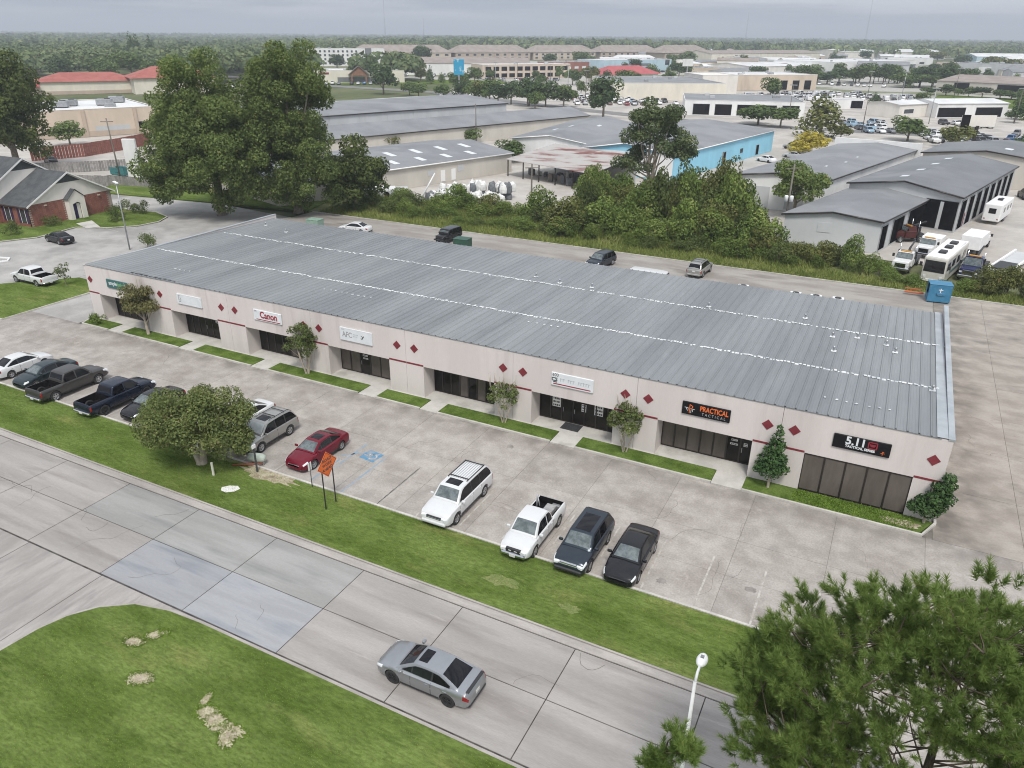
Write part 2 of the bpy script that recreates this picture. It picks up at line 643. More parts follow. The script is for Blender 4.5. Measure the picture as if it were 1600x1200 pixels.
def strip(name, pts, w, z0, z1, m, kind='structure', parent=None):
    """A kerb or gutter: a band of width w to the left of a polyline."""
    mb = MB()
    n = len(pts)
    inn, out = [], []
    for i in range(n):
        p = Vector(pts[i][:2])
        a = Vector(pts[max(i - 1, 0)][:2])
        b = Vector(pts[min(i + 1, n - 1)][:2])
        t = (b - a).normalized()
        nrm = Vector((-t.y, t.x))
        inn.append(p)
        out.append(p + nrm * w)
    for i in range(n - 1):
        a, b, c, d = inn[i], inn[i + 1], out[i + 1], out[i]
        mb.face([(a.x, a.y, z1), (b.x, b.y, z1), (c.x, c.y, z1), (d.x, d.y, z1)])
        mb.face([(a.x, a.y, z0), (b.x, b.y, z0), (b.x, b.y, z1), (a.x, a.y, z1)])
        mb.face([(d.x, d.y, z1), (c.x, c.y, z1), (c.x, c.y, z0), (d.x, d.y, z0)])
    o = mb.build(name, m, parent)
    if parent is None:
        tag(o, kind=kind)
    return o


M_gutter = mat('gutter_concrete', (0.31, 0.285, 0.262), (0.40, 0.37, 0.342), scale=0.8, rough=0.9, fine=0.1, fscale=14, c3=(0.27, 0.25, 0.225), scale3=0.5, lo3=0.52, hi3=0.74,
               stretch=(0.4, 1.5, 1))
strip('gutter', [(-163, 25.1), (62, 25.1)], 0.48, -0.3, 0.018, M_gutter)
strip('kerb', [(0.9, 25.6), (-163, 25.6)], -0.12, -0.3, 0.075, M_gutter)

# the verge between street and car park
sheet('verge', [(-163, 25.7), (0.6, 25.7), (1.0, 27), (0.8, 29.4), (0.4, 30.18), (-163, 30.18)], 0.085, M_lawn)
strip('kerb', [(-163, 30.2), (0.3, 30.2), (1.6, 30.35), (2.7, 31.0)], 0.15, -0.3, 0.125, M_kerb)
sheet('driveway', [(0.9, 25.6), (30, 25.6), (30, 30.3), (2.9, 30.9), (1.6, 30.2), (1.05, 29)], 0.004, M_lot)

# the near lawn on the corner
crv = [(-32.75, -24), (-32.75, 11.2), (-32.7, 12.6), (-32.5, 14.3), (-32.1, 15.5), (-31.3, 16.6), (-29.9, 17.6), (-28.0, 18.05), (-26.0, 18.16)]
sheet('lawn', crv + [(62, 18.16), (62, -24)], 0.075, M_lawn)
strip('kerb', crv + [(62, 18.16)], 0.17, -0.3, 0.04, M_gutter)

# car park slabs
lot = tag(MB().box(-163, 24.3, 30.4, 42.25, -0.33, -0.02).build('car_park', M_subbase), kind='structure')
lu = [0.5 + 4.74 * k for k in range(-24, 6)]
slab_grid('slab', lu, [30.36, 33.65, 37.0, 42.28], 0.018, 0.0, M_lot, lot)
sheet('car_park_edge', [(-163, 30.36), (-113.4, 30.36), (-113.4, 39.4), (-163, 39.4)], -0.005, M_lot)
drv = tag(MB().box(5.1, 24.3, 42.3, 92.6, -0.33, -0.021).build('side_drive', M_subbase), kind='structure')
M_drv = mat('drive_concrete', (0.275, 0.243, 0.211), (0.365, 0.33, 0.29), scale=0.5, rough=0.9, fine=0.09, fscale=10, bump=0.12, bscale=30, c3=(0.17, 0.155, 0.135), scale3=0.35,
            lo3=0.52, hi3=0.82, stretch=(0.75, 1.15, 1), rnd=0.06, spec=0.25)
add_stain(M_drv, 0, 10.5, 6.0, (0.12, 0.105, 0.092), .8)
slab_grid('slab', [5.6, 10.2, 15.0, 19.6, 24.2], [42.29 + 6.29 * k for k in range(9)], 0.02, 0.0, M_drv, drv)
strip('kerb', [(-83, 92.7), (60, 92.7)], 0.14, -0.3, 0.10, M_kerb)
sheet('lane_end', [(24.35, 30.4), (60, 30.4), (60, 92.6), (24.35, 92.6)], -0.006, M_drv)

# grass corner by the side drive, neighbour's lawns
lg = [(-76.35, 34), (-76.35, 50.2), (-77.5, 51.6), (-82.6, 52.2), (-88.0, 46.4), (-100, 33), (-112, 30.3), (-90, 30.3)]
sheet('grass_corner', [(-76.5, 39.4), (-76.5, 50.2), (-77.6, 51.5), (-82.5, 52.0), (-87.9, 46.4), (-97, 36), (-97, 39.4)][:5] + [(-96, 39.4)], 0.1, M_lawn)
strip('kerb', [(-96, 39.3), (-76.4, 39.3), (-76.4, 50.2), (-77.5, 51.7)], 0.16, -0.3, 0.13, M_kerb)
nl = [(-128, 46), (-107.2, 56.5), (-104.5, 61.3), (-105.4, 67.6), (-101, 69.7), (-98.4, 72.6), (-98.0, 76.0), (-99.6, 78.9), (-104, 80.4), (-109, 79.4), (-118, 81), (-140, 74)]
sheet('neighbour_lawn', nl, 0.1, M_lawn)
strip('kerb', nl[:-1][::-1], -0.18, -0.3, 0.14, M_kerb)
sheet('far_lawn', [(-128, 86.5), (-100, 90.4), (-84, 92.6), (-86, 100), (-120, 94.2), (-131, 94)], 0.08, M_lawn)
sheet('footpath', [(-107.5, 69.2), (-103.6, 68.0), (-102.6, 69.5), (-107.3, 71.6)], 0.112, M_walk, 0.1)
strip('planter_kerb', [(-98.3, 50.5), (-97.3, 51.2), (-96.6, 52.4), (-97.6, 53.3), (-99.5, 52.8)], 0.2, -0.3, 0.14, M_white)


# painted bay lines (sheets 4 mm above the slabs)
def line(name, pts, w, m, z=0.0045):
    mb = MB()
    for (x0, y0, x1, y1) in pts:
        d = Vector((x1 - x0, y1 - y0))
        n = Vector((-d.y, d.x)).normalized() * w / 2
        mb.face([(x0 - n.x, y0 - n.y, z), (x1 - n.x, y1 - n.y, z), (x1 + n.x, y1 + n.y, z), (x0 + n.x, y0 + n.y, z)])
    o = mb.build(name, m, fix=False)
    for p in o.data.polygons:
        pass
    return tag(o, kind='structure')


for k in range(-30, 2):
    u = -27.35 + 2.74 * k + (0 if k < 0 else 0)
    if abs(u + 27.35) < 0.1 or abs(u + 30.1) < 0.2:
        continue
    line('bay_line', [(u, 30.5, u, 35.2)], 0.10, M_road_white)
for k in range(1, 11):
    line('bay_line', [(-27.35 + 2.78 * k, 30.5, -27.35 + 2.78 * k, 35.2)], 0.10, M_road_white)
M_blue = mat('worn_blue_paint', (0.06, 0.22, 0.38), (0.25, 0.28, 0.30), scale=1.6, rough=0.8, lo=0.42, hi=0.66)
M_bluepale = mat('pale_worn_blue_paint', (0.20, 0.29, 0.37), (0.31, 0.31, 0.31), scale=1.8, rough=0.8, lo=0.4, hi=0.66)
line('bay_line', [(-27.35, 30.5, -27.35, 35.3)], 0.13, M_bluepale)
line('bay_line', [(-29.6, 33.2, -29.6, 36.2), (-30.2, 34.0, -29.0, 35.2), (-30.4, 32.0, -29.4, 33.0), (-29.95, 30.7, -29.95, 33.6)], 0.14, M_bluepale)
sq = tag(MB().prism([(-29.0, 34.45), (-27.75, 34.3), (-27.65, 35.45), (-28.9, 35.6)], 0.001, 0.005).build('disabled_bay_marking', M_blue), kind='structure')


def isa_symbol():
    """White wheelchair emblem as flat paint."""
    mb = MB()
    z = 0.0095

    def bar(x0, y0, x1, y1, w):
        d = Vector((x1 - x0, y1 - y0))
        n = Vector((-d.y, d.x)).normalized() * w / 2
        mb.face([(x0 - n.x, y0 - n.y, z), (x1 - n.x, y1 - n.y, z), (x1 + n.x, y1 + n.y, z), (x0 + n.x, y0 + n.y, z)])
    n = 18
    for k in range(n):                 # wheel
        a0, a1 = math.radians(-200 + 250 * k / n), math.radians(-200 + 250 * (k + 1) / n)
        mb.face([(0.24 * math.cos(a0) - .03, 0.24 * math.sin(a0) - .14, z), (0.33 * math.cos(a0) - .03, 0.33 * math.sin(a0) - .14, z),
                 (0.33 * math.cos(a1) - .03, 0.33 * math.sin(a1) - .14, z), (0.24 * math.cos(a1) - .03, 0.24 * math.sin(a1) - .14, z)])
    mb.face([(0.085 * math.cos(2 * PI * k / 12) - .08, 0.085 * math.sin(2 * PI * k / 12) + .46, z) for k in range(12)])
    bar(-.08, .36, -.03, -.02, .10)
    bar(-.06, .20, .22, .20, .09)
    bar(-.03, 0, .25, 0, .10)
    bar(.24, .03, .36, -.34, .10)
    bar(.34, -.34, .46, -.30, .09)
    o = mb.build('wheelchair_emblem', M_road_white, fix=False)
    o.location = (-28.33, 34.93, 0)
    o.rotation_euler = (0, 0, math.radians(85))
    return o


isa = isa_symbol()
isa.parent = sq
line('centre_line', [(-16.2, 21.86, -14.3, 21.86)], 0.10, M_white, 0.005)
line('bay_line', [(-106 + 0, 55.2 + 2.75 * 0, -101.3, 54.6)], 0.12, M_road_white, 0.0)
for k in range(6):
    line('bay_line', [(-103.2 + .15 * k, 58.5 + 2.8 * k, -98.2 + .1 * k, 57.8 + 2.8 * k)], 0.12, M_road_white, 0.0)
line('bay_line', [(-82.0, 56.5, -76, 57.0), (-90, 46.6, -84, 46.2)], 0.12, M_road_white, 0.004)


# oil spots, manholes
def blob(name, c, rx, ry, z, m, rot=0.0, n=22, rag=0.25, kind='structure'):
    pts = []
    for k in range(n):
        a = 2 * PI * k / n
        r = 1 + RN.uniform(-rag, rag)
        x, y = rx * r * math.cos(a), ry * r * math.sin(a)
        pts.append((c[0] + x * math.cos(rot) - y * math.sin(rot), c[1] + x * math.sin(rot) + y * math.cos(rot)))
    return tag(MB().prism(pts, z - 0.0015, z).build(name, m), kind=kind)


M_oil = mat('oil_stain', (0.19, 0.17, 0.152), (0.29, 0.265, 0.24), scale=2.5, rough=0.7)
for c in ((-7.1, 31.6), (-20.6, 40.5), (-2.8, 33.1), (-1.4, 31.7), (3.0, 37.7)):
    blob('oil_stain', c, 0.28, 0.22, 0.004, M_oil)
_zz = 0.079
RINGS = []
M_ring = mat('sandy_soil', (0.30, 0.265, 0.165), (0.42, 0.38, 0.265), scale=3, rough=0.95, fine=0.25, fscale=12, bump=0.7, bscale=9)
for c, rx, ry, rot in (((-27.75, 15.85), .62, .38, .2), ((-27.25, 16.65), .55, .36, .9), ((-26.95, 16.9), .32, .25, 0), ((-25.6, 14.45), .68, .46, .3),
                       ((-21.6, 14.5), .55, .4, .5), ((-20.9, 14.35), .6, .45, .2), ((-20.0, 14.3), .85, .36, .1), ((-19.9, 13.95), .4, .6, .9), ((-22.1, 14.95), .22, .5, .3)):
    _zz += .0022
    RINGS.append((c, rx * .8, ry * .8, rot))
    blob('sandy_patch', c, rx * .8, ry * .8, _zz, M_ring, rot, n=46, rag=0.34)
for c, rx, ry, rot in (((-27.8, 15.75), .33, .2, .2), ((-27.1, 16.6), .3, .2, .9), ((-25.6, 14.45), .36, .22, .4), ((-21.2, 14.4), .5, .22, .3), ((-19.8, 14.1), .35, .2, .3),
                       ((-20.6, 14.05), .3, .13, .6)):
    _zz += .0022
    blob('soil_patch', c, rx * .8, ry * .8, _zz, M_soil, rot, n=40, rag=0.4)
M_dry = mat('dry_turf', (0.125, 0.165, 0.045), (0.19, 0.205, 0.075), scale=2, rough=0.95, fine=0.25, fscale=10, bump=0.5, bscale=12)
for c, rx, ry in (((-14.5, 27.6), .9, .35), ((-10.6, 27.4), .55, .3), ((-36.5, 30.0), 2.6, .2)):
    blob('dry_grass_patch', c, rx, ry, 0.0885, M_dry, 0.1, rag=0.4)
blob('bare_bed', (-32.6, 29.75), 2.2, 0.55, 0.0895, M_soil, 0.0, rag=0.3)


# hairline cracks wandering over slabs and street
M_crack = mat('crack_dirt', (0.10, 0.09, 0.08), (0.17, 0.155, 0.14), scale=3)
mb = MB()
for (x0, x1, y0, y1, n) in ((-60, 4, 31, 42, 26), (-48, 8, 18.6, 25, 14), (7, 14, 44, 88, 12), (-52, -34, 8, 18, 6)):
    for k in range(n):
        x, y, a = RN.uniform(x0, x1), RN.uniform(y0, y1), RN.uniform(0, 6.28)
        w = RN.uniform(.010, .026)
        for q in range(RN.randint(5, 14)):
            a += RN.uniform(-.7, .7)
            l = RN.uniform(.12, .4)
            nx, ny = x + math.cos(a) * l, y + math.sin(a) * l
            if not (x0 < nx < x1 and y0 < ny < y1):
                break
            d = Vector((-math.sin(a), math.cos(a))) * w / 2
            mb.face([(x - d.x, y - d.y, .0042), (nx - d.x, ny - d.y, .0042), (nx + d.x, ny + d.y, .0042), (x + d.x, y + d.y, .0042)])
            x, y = nx, ny
tag(mb.build('pavement_cracks', M_crack, fix=False), kind='stuff')


# ------------------------------------------------------------------ the long single-storey building
M_wall = mat('painted_tilt_wall', (0.60, 0.548, 0.524), (0.655, 0.603, 0.578), scale=0.35, rough=0.85, fine=0.03, fscale=20, c3=(0.53, 0.475, 0.45), scale3=0.9, lo3=.5, hi3=.8, stretch=(1, 1, .12), spec=0.2)
M_band = mat('oxblood_paint', (0.17, 0.018, 0.028), (0.205, 0.026, 0.036), scale=2, rough=0.55)
M_glassb = mat('bronze_glass', (0.012, 0.011, 0.010), (0.03, 0.026, 0.022), scale=0.35, rough=0.05, spec=0.18)
M_blind = mat('glass_with_blinds', (0.105, 0.09, 0.078), (0.14, 0.12, 0.104), scale=0.9, rough=0.12, spec=0.2, stretch=(1, 1, 0.3))
M_frame = mat('bronze_frame', (0.022, 0.018, 0.015), rough=0.4)
M_roofp = mat('grey_metal_roof', (0.180, 0.192, 0.200), (0.245, 0.257, 0.264), scale=0.16, rough=0.5, spec=0.4, rnd=0.035, fine=0.05, fscale=3, stretch=(1.0, 0.12, 1),
              c3=(0.155, 0.166, 0.172), scale3=0.3, lo3=0.5, hi3=0.78, c4=(0.31, 0.318, 0.32), scale4=0.8, lo4=0.62, hi4=0.85)
M_sealant = mat('white_sealant', (0.68, 0.69, 0.69), (0.42, 0.45, 0.47), scale=1.3, rough=0.7, lo=0.5, hi=0.62)
M_flash = mat('parapet_flashing', (0.30, 0.325, 0.345), (0.38, 0.405, 0.425), scale=0.5, rough=0.45)
FRONT, BACK = 44.1, 69.5
UL, UR = -68.95, 5.5
bld = thing('commercial_building', 'long low pale pink building with a grey ribbed metal roof', 'building', (-31.7, 44.1, 0))


def B(mb, name, m, **k):
    o = mb.build(name, m, bld, **k)
    o.location = (31.7, -44.1, 0)
    return o


def bbox(name, dims, m, bevel=0.0):
    return B(MB().box(*dims, bevel=bevel), name, m)


HEAD = 2.72
opens = [(-67.45, -61.0), (-57.6, -51.7), (-48.4, -42.2), (-39.3, -33.2), (-30.0, -23.8), (-20.75, -14.5), (-11.4, -5.2), (-2.05, 4.0)]
joints = [UL + 0.0] + [-3.65 - 9.31 * k for k in range(6, -1, -1)] + [UR]
TOP = 5.5
for i in range(8):
    a, b = joints[i] + 0.012, joints[i + 1] - 0.012
    o0, o1 = opens[i]
    # one tilt-up panel per bay: a slab with the shopfront opening cut into it
    outline = [(a, 0), (o0, 0), (o0, HEAD), (o1, HEAD), (o1, 0), (b, 0), (b, TOP), (a, TOP)]
    mb = MB()
    mb.slab_poly([(u, FRONT, z) for u, z in outline], (0, 0.25, 0))
    B(mb, 'wall_panel', M_wall)
    for (p, q) in ((a, o0), (o1, b)):
        bbox('red_band', (p + 0.01, q - 0.01, FRONT - 0.02, FRONT + 0.01, HEAD + 0.0, HEAD + 0.13), M_band)
    for u in (joints[i] + 0.8, joints[i + 1] - 0.8):
        uu = u
        if i == 0 and u < -68:
            uu = -68.4
        if i == 7 and u > 4:
            uu = 4.78
        r = 0.36
        B(MB().slab_poly([(uu, FRONT - 0.03, 4.08 - r), (uu + r, FRONT - 0.03, 4.08), (uu, FRONT - 0.03, 4.08 + r), (uu - r, FRONT - 0.03, 4.08)], (0, 0.028, 0)), 'diamond_tile', M_band)
# piers, soffits and shopfronts
REC = 45.62
for i, (o0, o1) in enumerate(opens):
    prev = opens[i - 1][1] if i else UL + 0.25
    if i < 7:
        bbox('soffit', (o0 - 0.05, o1 + 0.05, FRONT + 0.252, REC + 0.1, HEAD + 0.03, HEAD + 0.12), M_wall)
    if i == 0:
        bbox('pier', (UL + 0.27, o0 - 0.002, FRONT + 0.252, REC + 0.3, 0, HEAD + 0.02), M_wall)
    else:
        bbox('pier', (prev + 0.002, o0 - 0.002, FRONT + 0.252, REC + 0.3, 0, HEAD + 0.02), M_wall)
bbox('pier', (4.002, 5.2, FRONT + 0.252, REC + 0.3, 0, HEAD + 0.02), M_wall)

# which panes show blinds (True), which read black, where the doors are
look = ['ddddDdd', 'dddDddd', 'dddDbdd', 'bbDbbb', 'dddbdbdb', 'ddDDddd', 'bbbbbnD', 'bbbbb']
for i, (o0, o1) in enumerate(opens):
    v = REC if i < 7 else FRONT + 0.10
    n = len(look[i])
    top, sill = HEAD - 0.02, 0.10
    mb = MB()
    mb.box(o0, o1, v - 0.05, v + 0.05, top - 0.08, top)
    mb.box(o0, o1, v - 0.05, v + 0.05, 0.08, 0.16)
    wd_ = (o1 - o0) / n
    for k in range(n + 1):
        x = o0 + wd_ * k
        x0, x1 = max(x - 0.05, o0), min(x + 0.05, o1)
        mb.box(x0, x1, v - 0.048, v + 0.048, 0.161, top - 0.081)
    sf = B(mb, 'shopfront', M_frame)
    for k, c in enumerate(look[i]):
        x0, x1 = o0 + wd_ * k + 0.052, o0 + wd_ * (k + 1) - 0.052
        nm = 'door' if c == 'D' else 'pane'
        p = MB().box(x0, x1, v - 0.012, v + 0.012, 0.162, top - 0.082).build(nm, M_blind if c in 'b' else M_glassb, sf)
        if c == 'D':
            MB().box(x0 + 0.06, x0 + 0.10, v - 0.08, v - 0.03, 0.9, 1.25).build('door_handle', M_steel, sf)
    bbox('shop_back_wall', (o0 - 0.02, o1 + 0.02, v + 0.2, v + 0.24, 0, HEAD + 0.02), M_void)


def notice(i, u, z, w, h, rows=3):
    """A white paper or vinyl notice on a pane."""
    v = (REC if i < 7 else FRONT + 0.10) - 0.018
    mb = MB()
    mb.box(u - w / 2, u + w / 2, v - 0.004, v, z - h / 2, z + h / 2)
    o = B(mb, 'notice', M_white)
    mb = MB()
    for r in range(rows):
        zz = z + h / 2 - (r + 0.5) * h / rows
        a = u - w * 0.4
        while a < u + w * 0.36:
            ln = RN.uniform(0.05, 0.14) * w * 1.6
            mb.box(a, min(a + ln, u + w * 0.42), v - 0.008, v - 0.0045, zz - h / rows * .25, zz + h / rows * .25)
            a += ln + 0.06 * w
    mb.build('notice_print', M_dark, o)['kind'] = 'stuff'
    return o


notice(5, -19.4, 1.55, 0.66, 0.8)
notice(5, -16.1, 1.55, 0.66, 0.8)
notice(5, -17.25, 1.5, 0.36, 0.6)
notice(6, -6.5, 1.7, 0.4, 0.14, 1)
notice(6, -6.5, 1.4, 0.5, 0.14, 1)
notice(6, -5.75, 1.5, 0.26, 0.26, 2)
notice(3, -36.75, 1.75, 0.5, 0.14, 1)
notice(3, -36.72, 1.5, 0.5, 0.12, 1)
notice(1, -53.6, 1.8, 0.3, 0.32, 2)

# side and rear walls, parapet, roof
bbox('side_wall', (UR - 0.25, UR, FRONT + 0.253, 70.1, 0, TOP - 0.01), M_wall)
bbox('side_wall', (UL, UL + 0.25, FRONT + 0.253, 70.1, 0, TOP - 0.12), M_wall)
bbox('rear_wall', (UL + 0.252, UR - 0.252, BACK - 0.3, BACK - 0.05, 0, 4.9), M_wall)
bbox('coping', (UR - 0.29, UR + 0.04, FRONT - 0.045, 70.14, TOP - 0.009, TOP + 0.10), M_flash)
bbox('coping', (UL - 0.04, UL + 0.29, FRONT - 0.03, 70.14, TOP - 0.119, TOP - 0.06), M_flash)


def roof_z(v):
    return 5.525 - (v - FRONT) * 0.0205


PW = 0.613


def roof_panel_mesh():
    mb = MB()
    segs = [(FRONT - 0.035, 51.75), (51.65, 60.75), (60.65, BACK + 0.12)]
    for k, (v0, v1) in enumerate(segs):
        d = -0.010 * k
        prof = [(0, 0), (0.045, 0.06), (0.10, 0.06), (0.15, 0.0), (0.27, 0.0), (0.30, 0.012), (0.34, 0.012), (0.37, 0), (0.45, 0.0), (0.48, 0.012), (0.52, 0.012), (0.55, 0), (PW, 0.0)]
        for (p, q) in zip(prof[:-1], prof[1:]):
            mb.face([(p[0], v0, roof_z(v0) + d + p[1]), (q[0], v0, roof_z(v0) + d + q[1]), (q[0], v1, roof_z(v1) + d + q[1]), (p[0], v1, roof_z(v1) + d + p[1])])
        if k == 0:
            mb.face([(0, v0, roof_z(v0)), (PW, v0, roof_z(v0)), (PW, v0, roof_z(v0) - 0.05), (0, v0, roof_z(v0) - 0.05)])
        mb.face([(0, v1, roof_z(v1) + d), (PW, v1, roof_z(v1) + d), (PW, v1, roof_z(v1) + d - 0.05), (0, v1, roof_z(v1) + d - 0.05)])
    return mb.mesh('roof_panel', M_roofp)


rp = roof_panel_mesh()
u = UL + 0.27
while u < UR - 0.27 - PW:
    o = link('roof_panel', rp, bld)
    o.location = (31.7 + u, -44.1, RN.uniform(-0.003, 0.003))
    u += PW
ue = u
mb = MB()
mb.slab_poly([(ue - 0.25, FRONT - 0.02, 5.575), (UR - 0.30, FRONT - 0.02, 5.575), (UR - 0.30, BACK + 0.1, 5.055), (ue - 0.25, BACK + 0.1, 5.055)], (0, 0, 0.012))
B(mb, 'gutter_flashing', M_flash)
bbox('roof_deck', (UL + 0.26, UR - 0.26, FRONT + 0.27, BACK, 4.75, 4.88), M_void)
bbox('eave_gutter', (UL + 0.3, UR - 0.3, BACK + 0.13, BACK + 0.25, 4.82, 4.95), M_steel)
# lumpy white sealant over the two lap seams: short dabs from rib to rib
for vline, amt in ((51.72, 1.0), (60.72, 0.92)):
    mb = MB()
    x = UL + 1.2
    while x < ue + 0.3:
        w = RN.uniform(0.10, 0.26)
        if RN.random() < amt * 0.97:
            dv = RN.uniform(-0.05, 0.05)
            h = roof_z(vline) + RN.choice((0.012, 0.05))
            mb.obox((x + w / 2, vline + dv, h), w, RN.uniform(0.14, 0.28), 0.026, rz=RN.uniform(-0.25, 0.25))
        x += w + RN.uniform(0.0, 0.10)
    s = B(mb, 'sealant_seam', M_sealant)
    s['kind'] = 'stuff'
mb = MB()
for (x0, vv, n) in ((-1.6, 46.6, 7), (-43.5, 49.2, 9), (-60.0, 47.3, 4), (-24.0, 50.3, 5), (-33.5, 60.2, 4)):
    for k in range(n):
        mb.obox((x0 + k * 0.62 + RN.uniform(-.08, .08), vv + RN.uniform(-.08, .08), roof_z(vv) + 0.055), RN.uniform(.1, .22), .12, .015, rz=RN.uniform(0, 3))
s = B(mb, 'sealant_dabs', M_sealant)
s['kind'] = 'stuff'
# vent pipes with white flashing boots
for (uu, vv) in ((1.35, 58.9), (-2.4, 58.8), (-2.0, 55.6), (2.0, 57.55), (-4.85, 62.4), (-23.2, 61.7), (-29.1, 62.3), (-26.3, 61.5), (-12.5, 61.4), (4.4, 51.25), (-0.7, 59.5), (-62.0, 64.5), (-66.5, 66)):
    z = roof_z(vv)
    mb = MB().tube([(uu, vv, z - 0.02), (uu, vv, z + 0.34)], 0.055, 10)
    mb.lathe([(0.11, 0.30), (0.12, 0.34), (0.05, 0.44)], axis='z', c=(uu, vv, z), n=10)
    v = B(mb, 'roof_vent', M_steel)
    MB().box(uu - 0.19, uu + 0.19, vv - 0.17, vv + 0.17, z + 0.005, z + 0.07, bevel=0.02).build('vent_flashing', M_sealant, v)
# torn front flashing near the far end
mb = MB()
for k in range(14):
    x = -62.2 + k * 0.42
    mb.obox((x, FRONT + 0.22, TOP + 0.03 + RN.uniform(0, .05)), 0.40, 0.12, 0.02, rz=RN.uniform(-.15, .15), ry=RN.uniform(-.15, .15))
B(mb, 'loose_flashing', M_dark)
for k in range(8):
    x = -64 + 9.31 * k
    bbox('security_light', (x - 0.12, x + 0.12, BACK - 0.04, BACK + 0.1, 3.4, 3.6), M_steel)

# walkway, beds, kerb in front
WK = [(-64.8, -63.1), (-55.3, -53.65), (-46.5, -44.75), (-35.1, -33.5), (-29.3, -27.8), (-18.4, -16.6), (-7.1, -5.2)]
tag(MB().box(UL + 0.3, -2.3, 44.0, REC - 0.055, -0.3, 0.085).build('shop_walkway', M_walk), kind='structure')
for a, b in WK:
    tag(MB().prism([(a, 42.3), (b, 42.3), (b, 43.995), (a, 43.995)], -0.3, 0.08).build('path', M_walk), kind='structure')
ends = [-69.3] + [x for w in WK for x in w] + [5.05]
for k in range(0, len(ends), 2):
    a, b = ends[k] + 0.02, ends[k + 1] - 0.02
    if k == len(ends) - 2:
        pts = [(a, 42.45), (b - 0.15, 42.45), (b + 0.55, 43.95), (b + 0.2, 44.06), (a, 44.06)]
    elif k == 0:
        pts = [(a + 0.7, 42.45), (b, 42.45), (b, 43.97), (a + 0.25, 43.97)]
    else:
        pts = [(a, 42.45), (b, 42.45), (b, 43.97), (a, 43.97)]
    sheet('planting_bed', pts, 0.11, M_bedlawn)
    if k == 0:
        strip('kerb', [(a + 0.25, 44.0), (a + 0.25, 43.4), (a + 0.7, 42.3), (b, 42.3)], 0.15, -0.3, 0.135, M_kerb)
    elif k == len(ends) - 2:
        strip('kerb', [(a, 42.3), (b, 42.3), (b + 0.75, 43.9), (b + 0.75, 44.4)], 0.15, -0.3, 0.135, M_kerb)
    else:
        strip('kerb', [(a, 42.3), (b, 42.3)], 0.15, -0.3, 0.135, M_kerb)
blob('bare_bed', (3.9, 43.1), 1.1, 0.42, 0.115, M_soil, 0.0, rag=0.2)


# ------------------------------------------------------------------ signs on the front
def sign(label, u0, u1, z0, z1, m, name='shop_sign', rim=None):
    o = thing(name, label, 'sign', ((u0 + u1) / 2, FRONT - 0.06, (z0 + z1) / 2))
    w, h = u1 - u0, z1 - z0
    MB().box(-w / 2, w / 2, -0.05, 0.058, -h / 2, h / 2, bevel=0.03).build('board', m, o)
    if rim:
        mb = MB()
        for d in ((-w / 2 - .03, w / 2 + .03, -.055, .05, h / 2 - .02, h / 2 + .03), (-w / 2 - .03, w / 2 + .03, -.055, .05, -h / 2 - .03, -h / 2 + .02),
                  (-w / 2 - .03, -w / 2 + .02, -.055, .05, -h / 2 + .021, h / 2 - .021), (w / 2 - .02, w / 2 + .03, -.055, .05, -h / 2 + .021, h / 2 - .021)):
            mb.box(*d)
        mb.build('sign_rim', rim, o)
    return o


def letters(par, body, size, x, z, m, bold=0.0, sx=1.0, space=1.0, name='lettering', align='CENTER'):
    o = link(name, text_mesh(body, size, 0.006, m, name, bold, align, space, sx), par)
    o.location = (x, -0.058, z)
    o.rotation_euler = (PI / 2, 0, 0)
    return o


M_sblack = mat('sign_black', (0.010, 0.010, 0.012), rough=0.4, spec=.15)
M_swhite = mat('sign_white', (0.72, 0.74, 0.76), (0.66, 0.69, 0.71), scale=1.5, rough=0.5)
M_orange = mat('sign_orange_print', (0.75, 0.16, 0.035), rough=0.5)
M_greyp = mat('sign_grey_print', (0.36, 0.36, 0.37), rough=0.5)
M_faint = mat('sign_faded_print', (0.46, 0.49, 0.52), rough=0.5)
M_ink = mat('sign_dark_print', (0.05, 0.055, 0.06), rough=0.5)
M_red = mat('sign_red_print', (0.30, 0.02, 0.035), rough=0.5)
M_teal = mat('sign_teal', (0.035, 0.125, 0.125), rough=0.4)
M_green = mat('sign_green_print', (0.22, 0.46, 0.20), rough=0.5)


def flat(par, name, quads, m, y=-0.060):
    mb = MB()
    for q in quads:
        mb.slab_poly([(p[0], y, p[1]) for p in q], (0, 0.006, 0))
    return mb.build(name, m, par)


def bar2(x0, z0, x1, z1, w):
    d = Vector((x1 - x0, z1 - z0))
    n = Vector((-d.y, d.x)).normalized() * w / 2
    return [(x0 - n.x, z0 - n.y), (x1 - n.x, z1 - n.y), (x1 + n.x, z1 + n.y), (x0 + n.x, z0 + n.y)]


s = sign('teal sign with white and green lettering near the far end of the front', -65.9, -62.95, 3.66, 4.52, M_teal)
letters(s, 'ample', 0.52, 0.02, 0.08, M_swhite, 0.008, 0.92, align='RIGHT')
letters(s, 'fusion', 0.52, 0.05, 0.08, M_green, 0.008, 0.92, align='LEFT')
flat(s, 'underline', [bar2(0.05, -0.24, 1.25, -0.24, 0.05)], M_green)
s = sign('white sign with a small grey square emblem and faded lettering', -56.35, -53.35, 3.65, 4.52, M_swhite, rim=M_swhite)
flat(s, 'emblem', [bar2(-1.3, .3, -1.0, .3, .06), bar2(-1.27, .3, -1.27, -.1, .06), bar2(-1.27, -.1, -1.0, -.1, .06), bar2(-1.0, .12, -1.0, -.1, .06), bar2(-1.15, .1, -1.0, .1, .06), bar2(-1.28, -.24, -1.02, -.24, .07)], M_greyp)
s = sign('white sign with the dark red word Canon over a red line', -47.1, -44.0, 3.66, 4.62, M_swhite)
letters(s, 'Canon', 0.82, 0.15, 0.06, M_red, 0.022, 0.88)
letters(s, '500', 0.2, -1.3, 0.36, M_greyp, 0, 1)
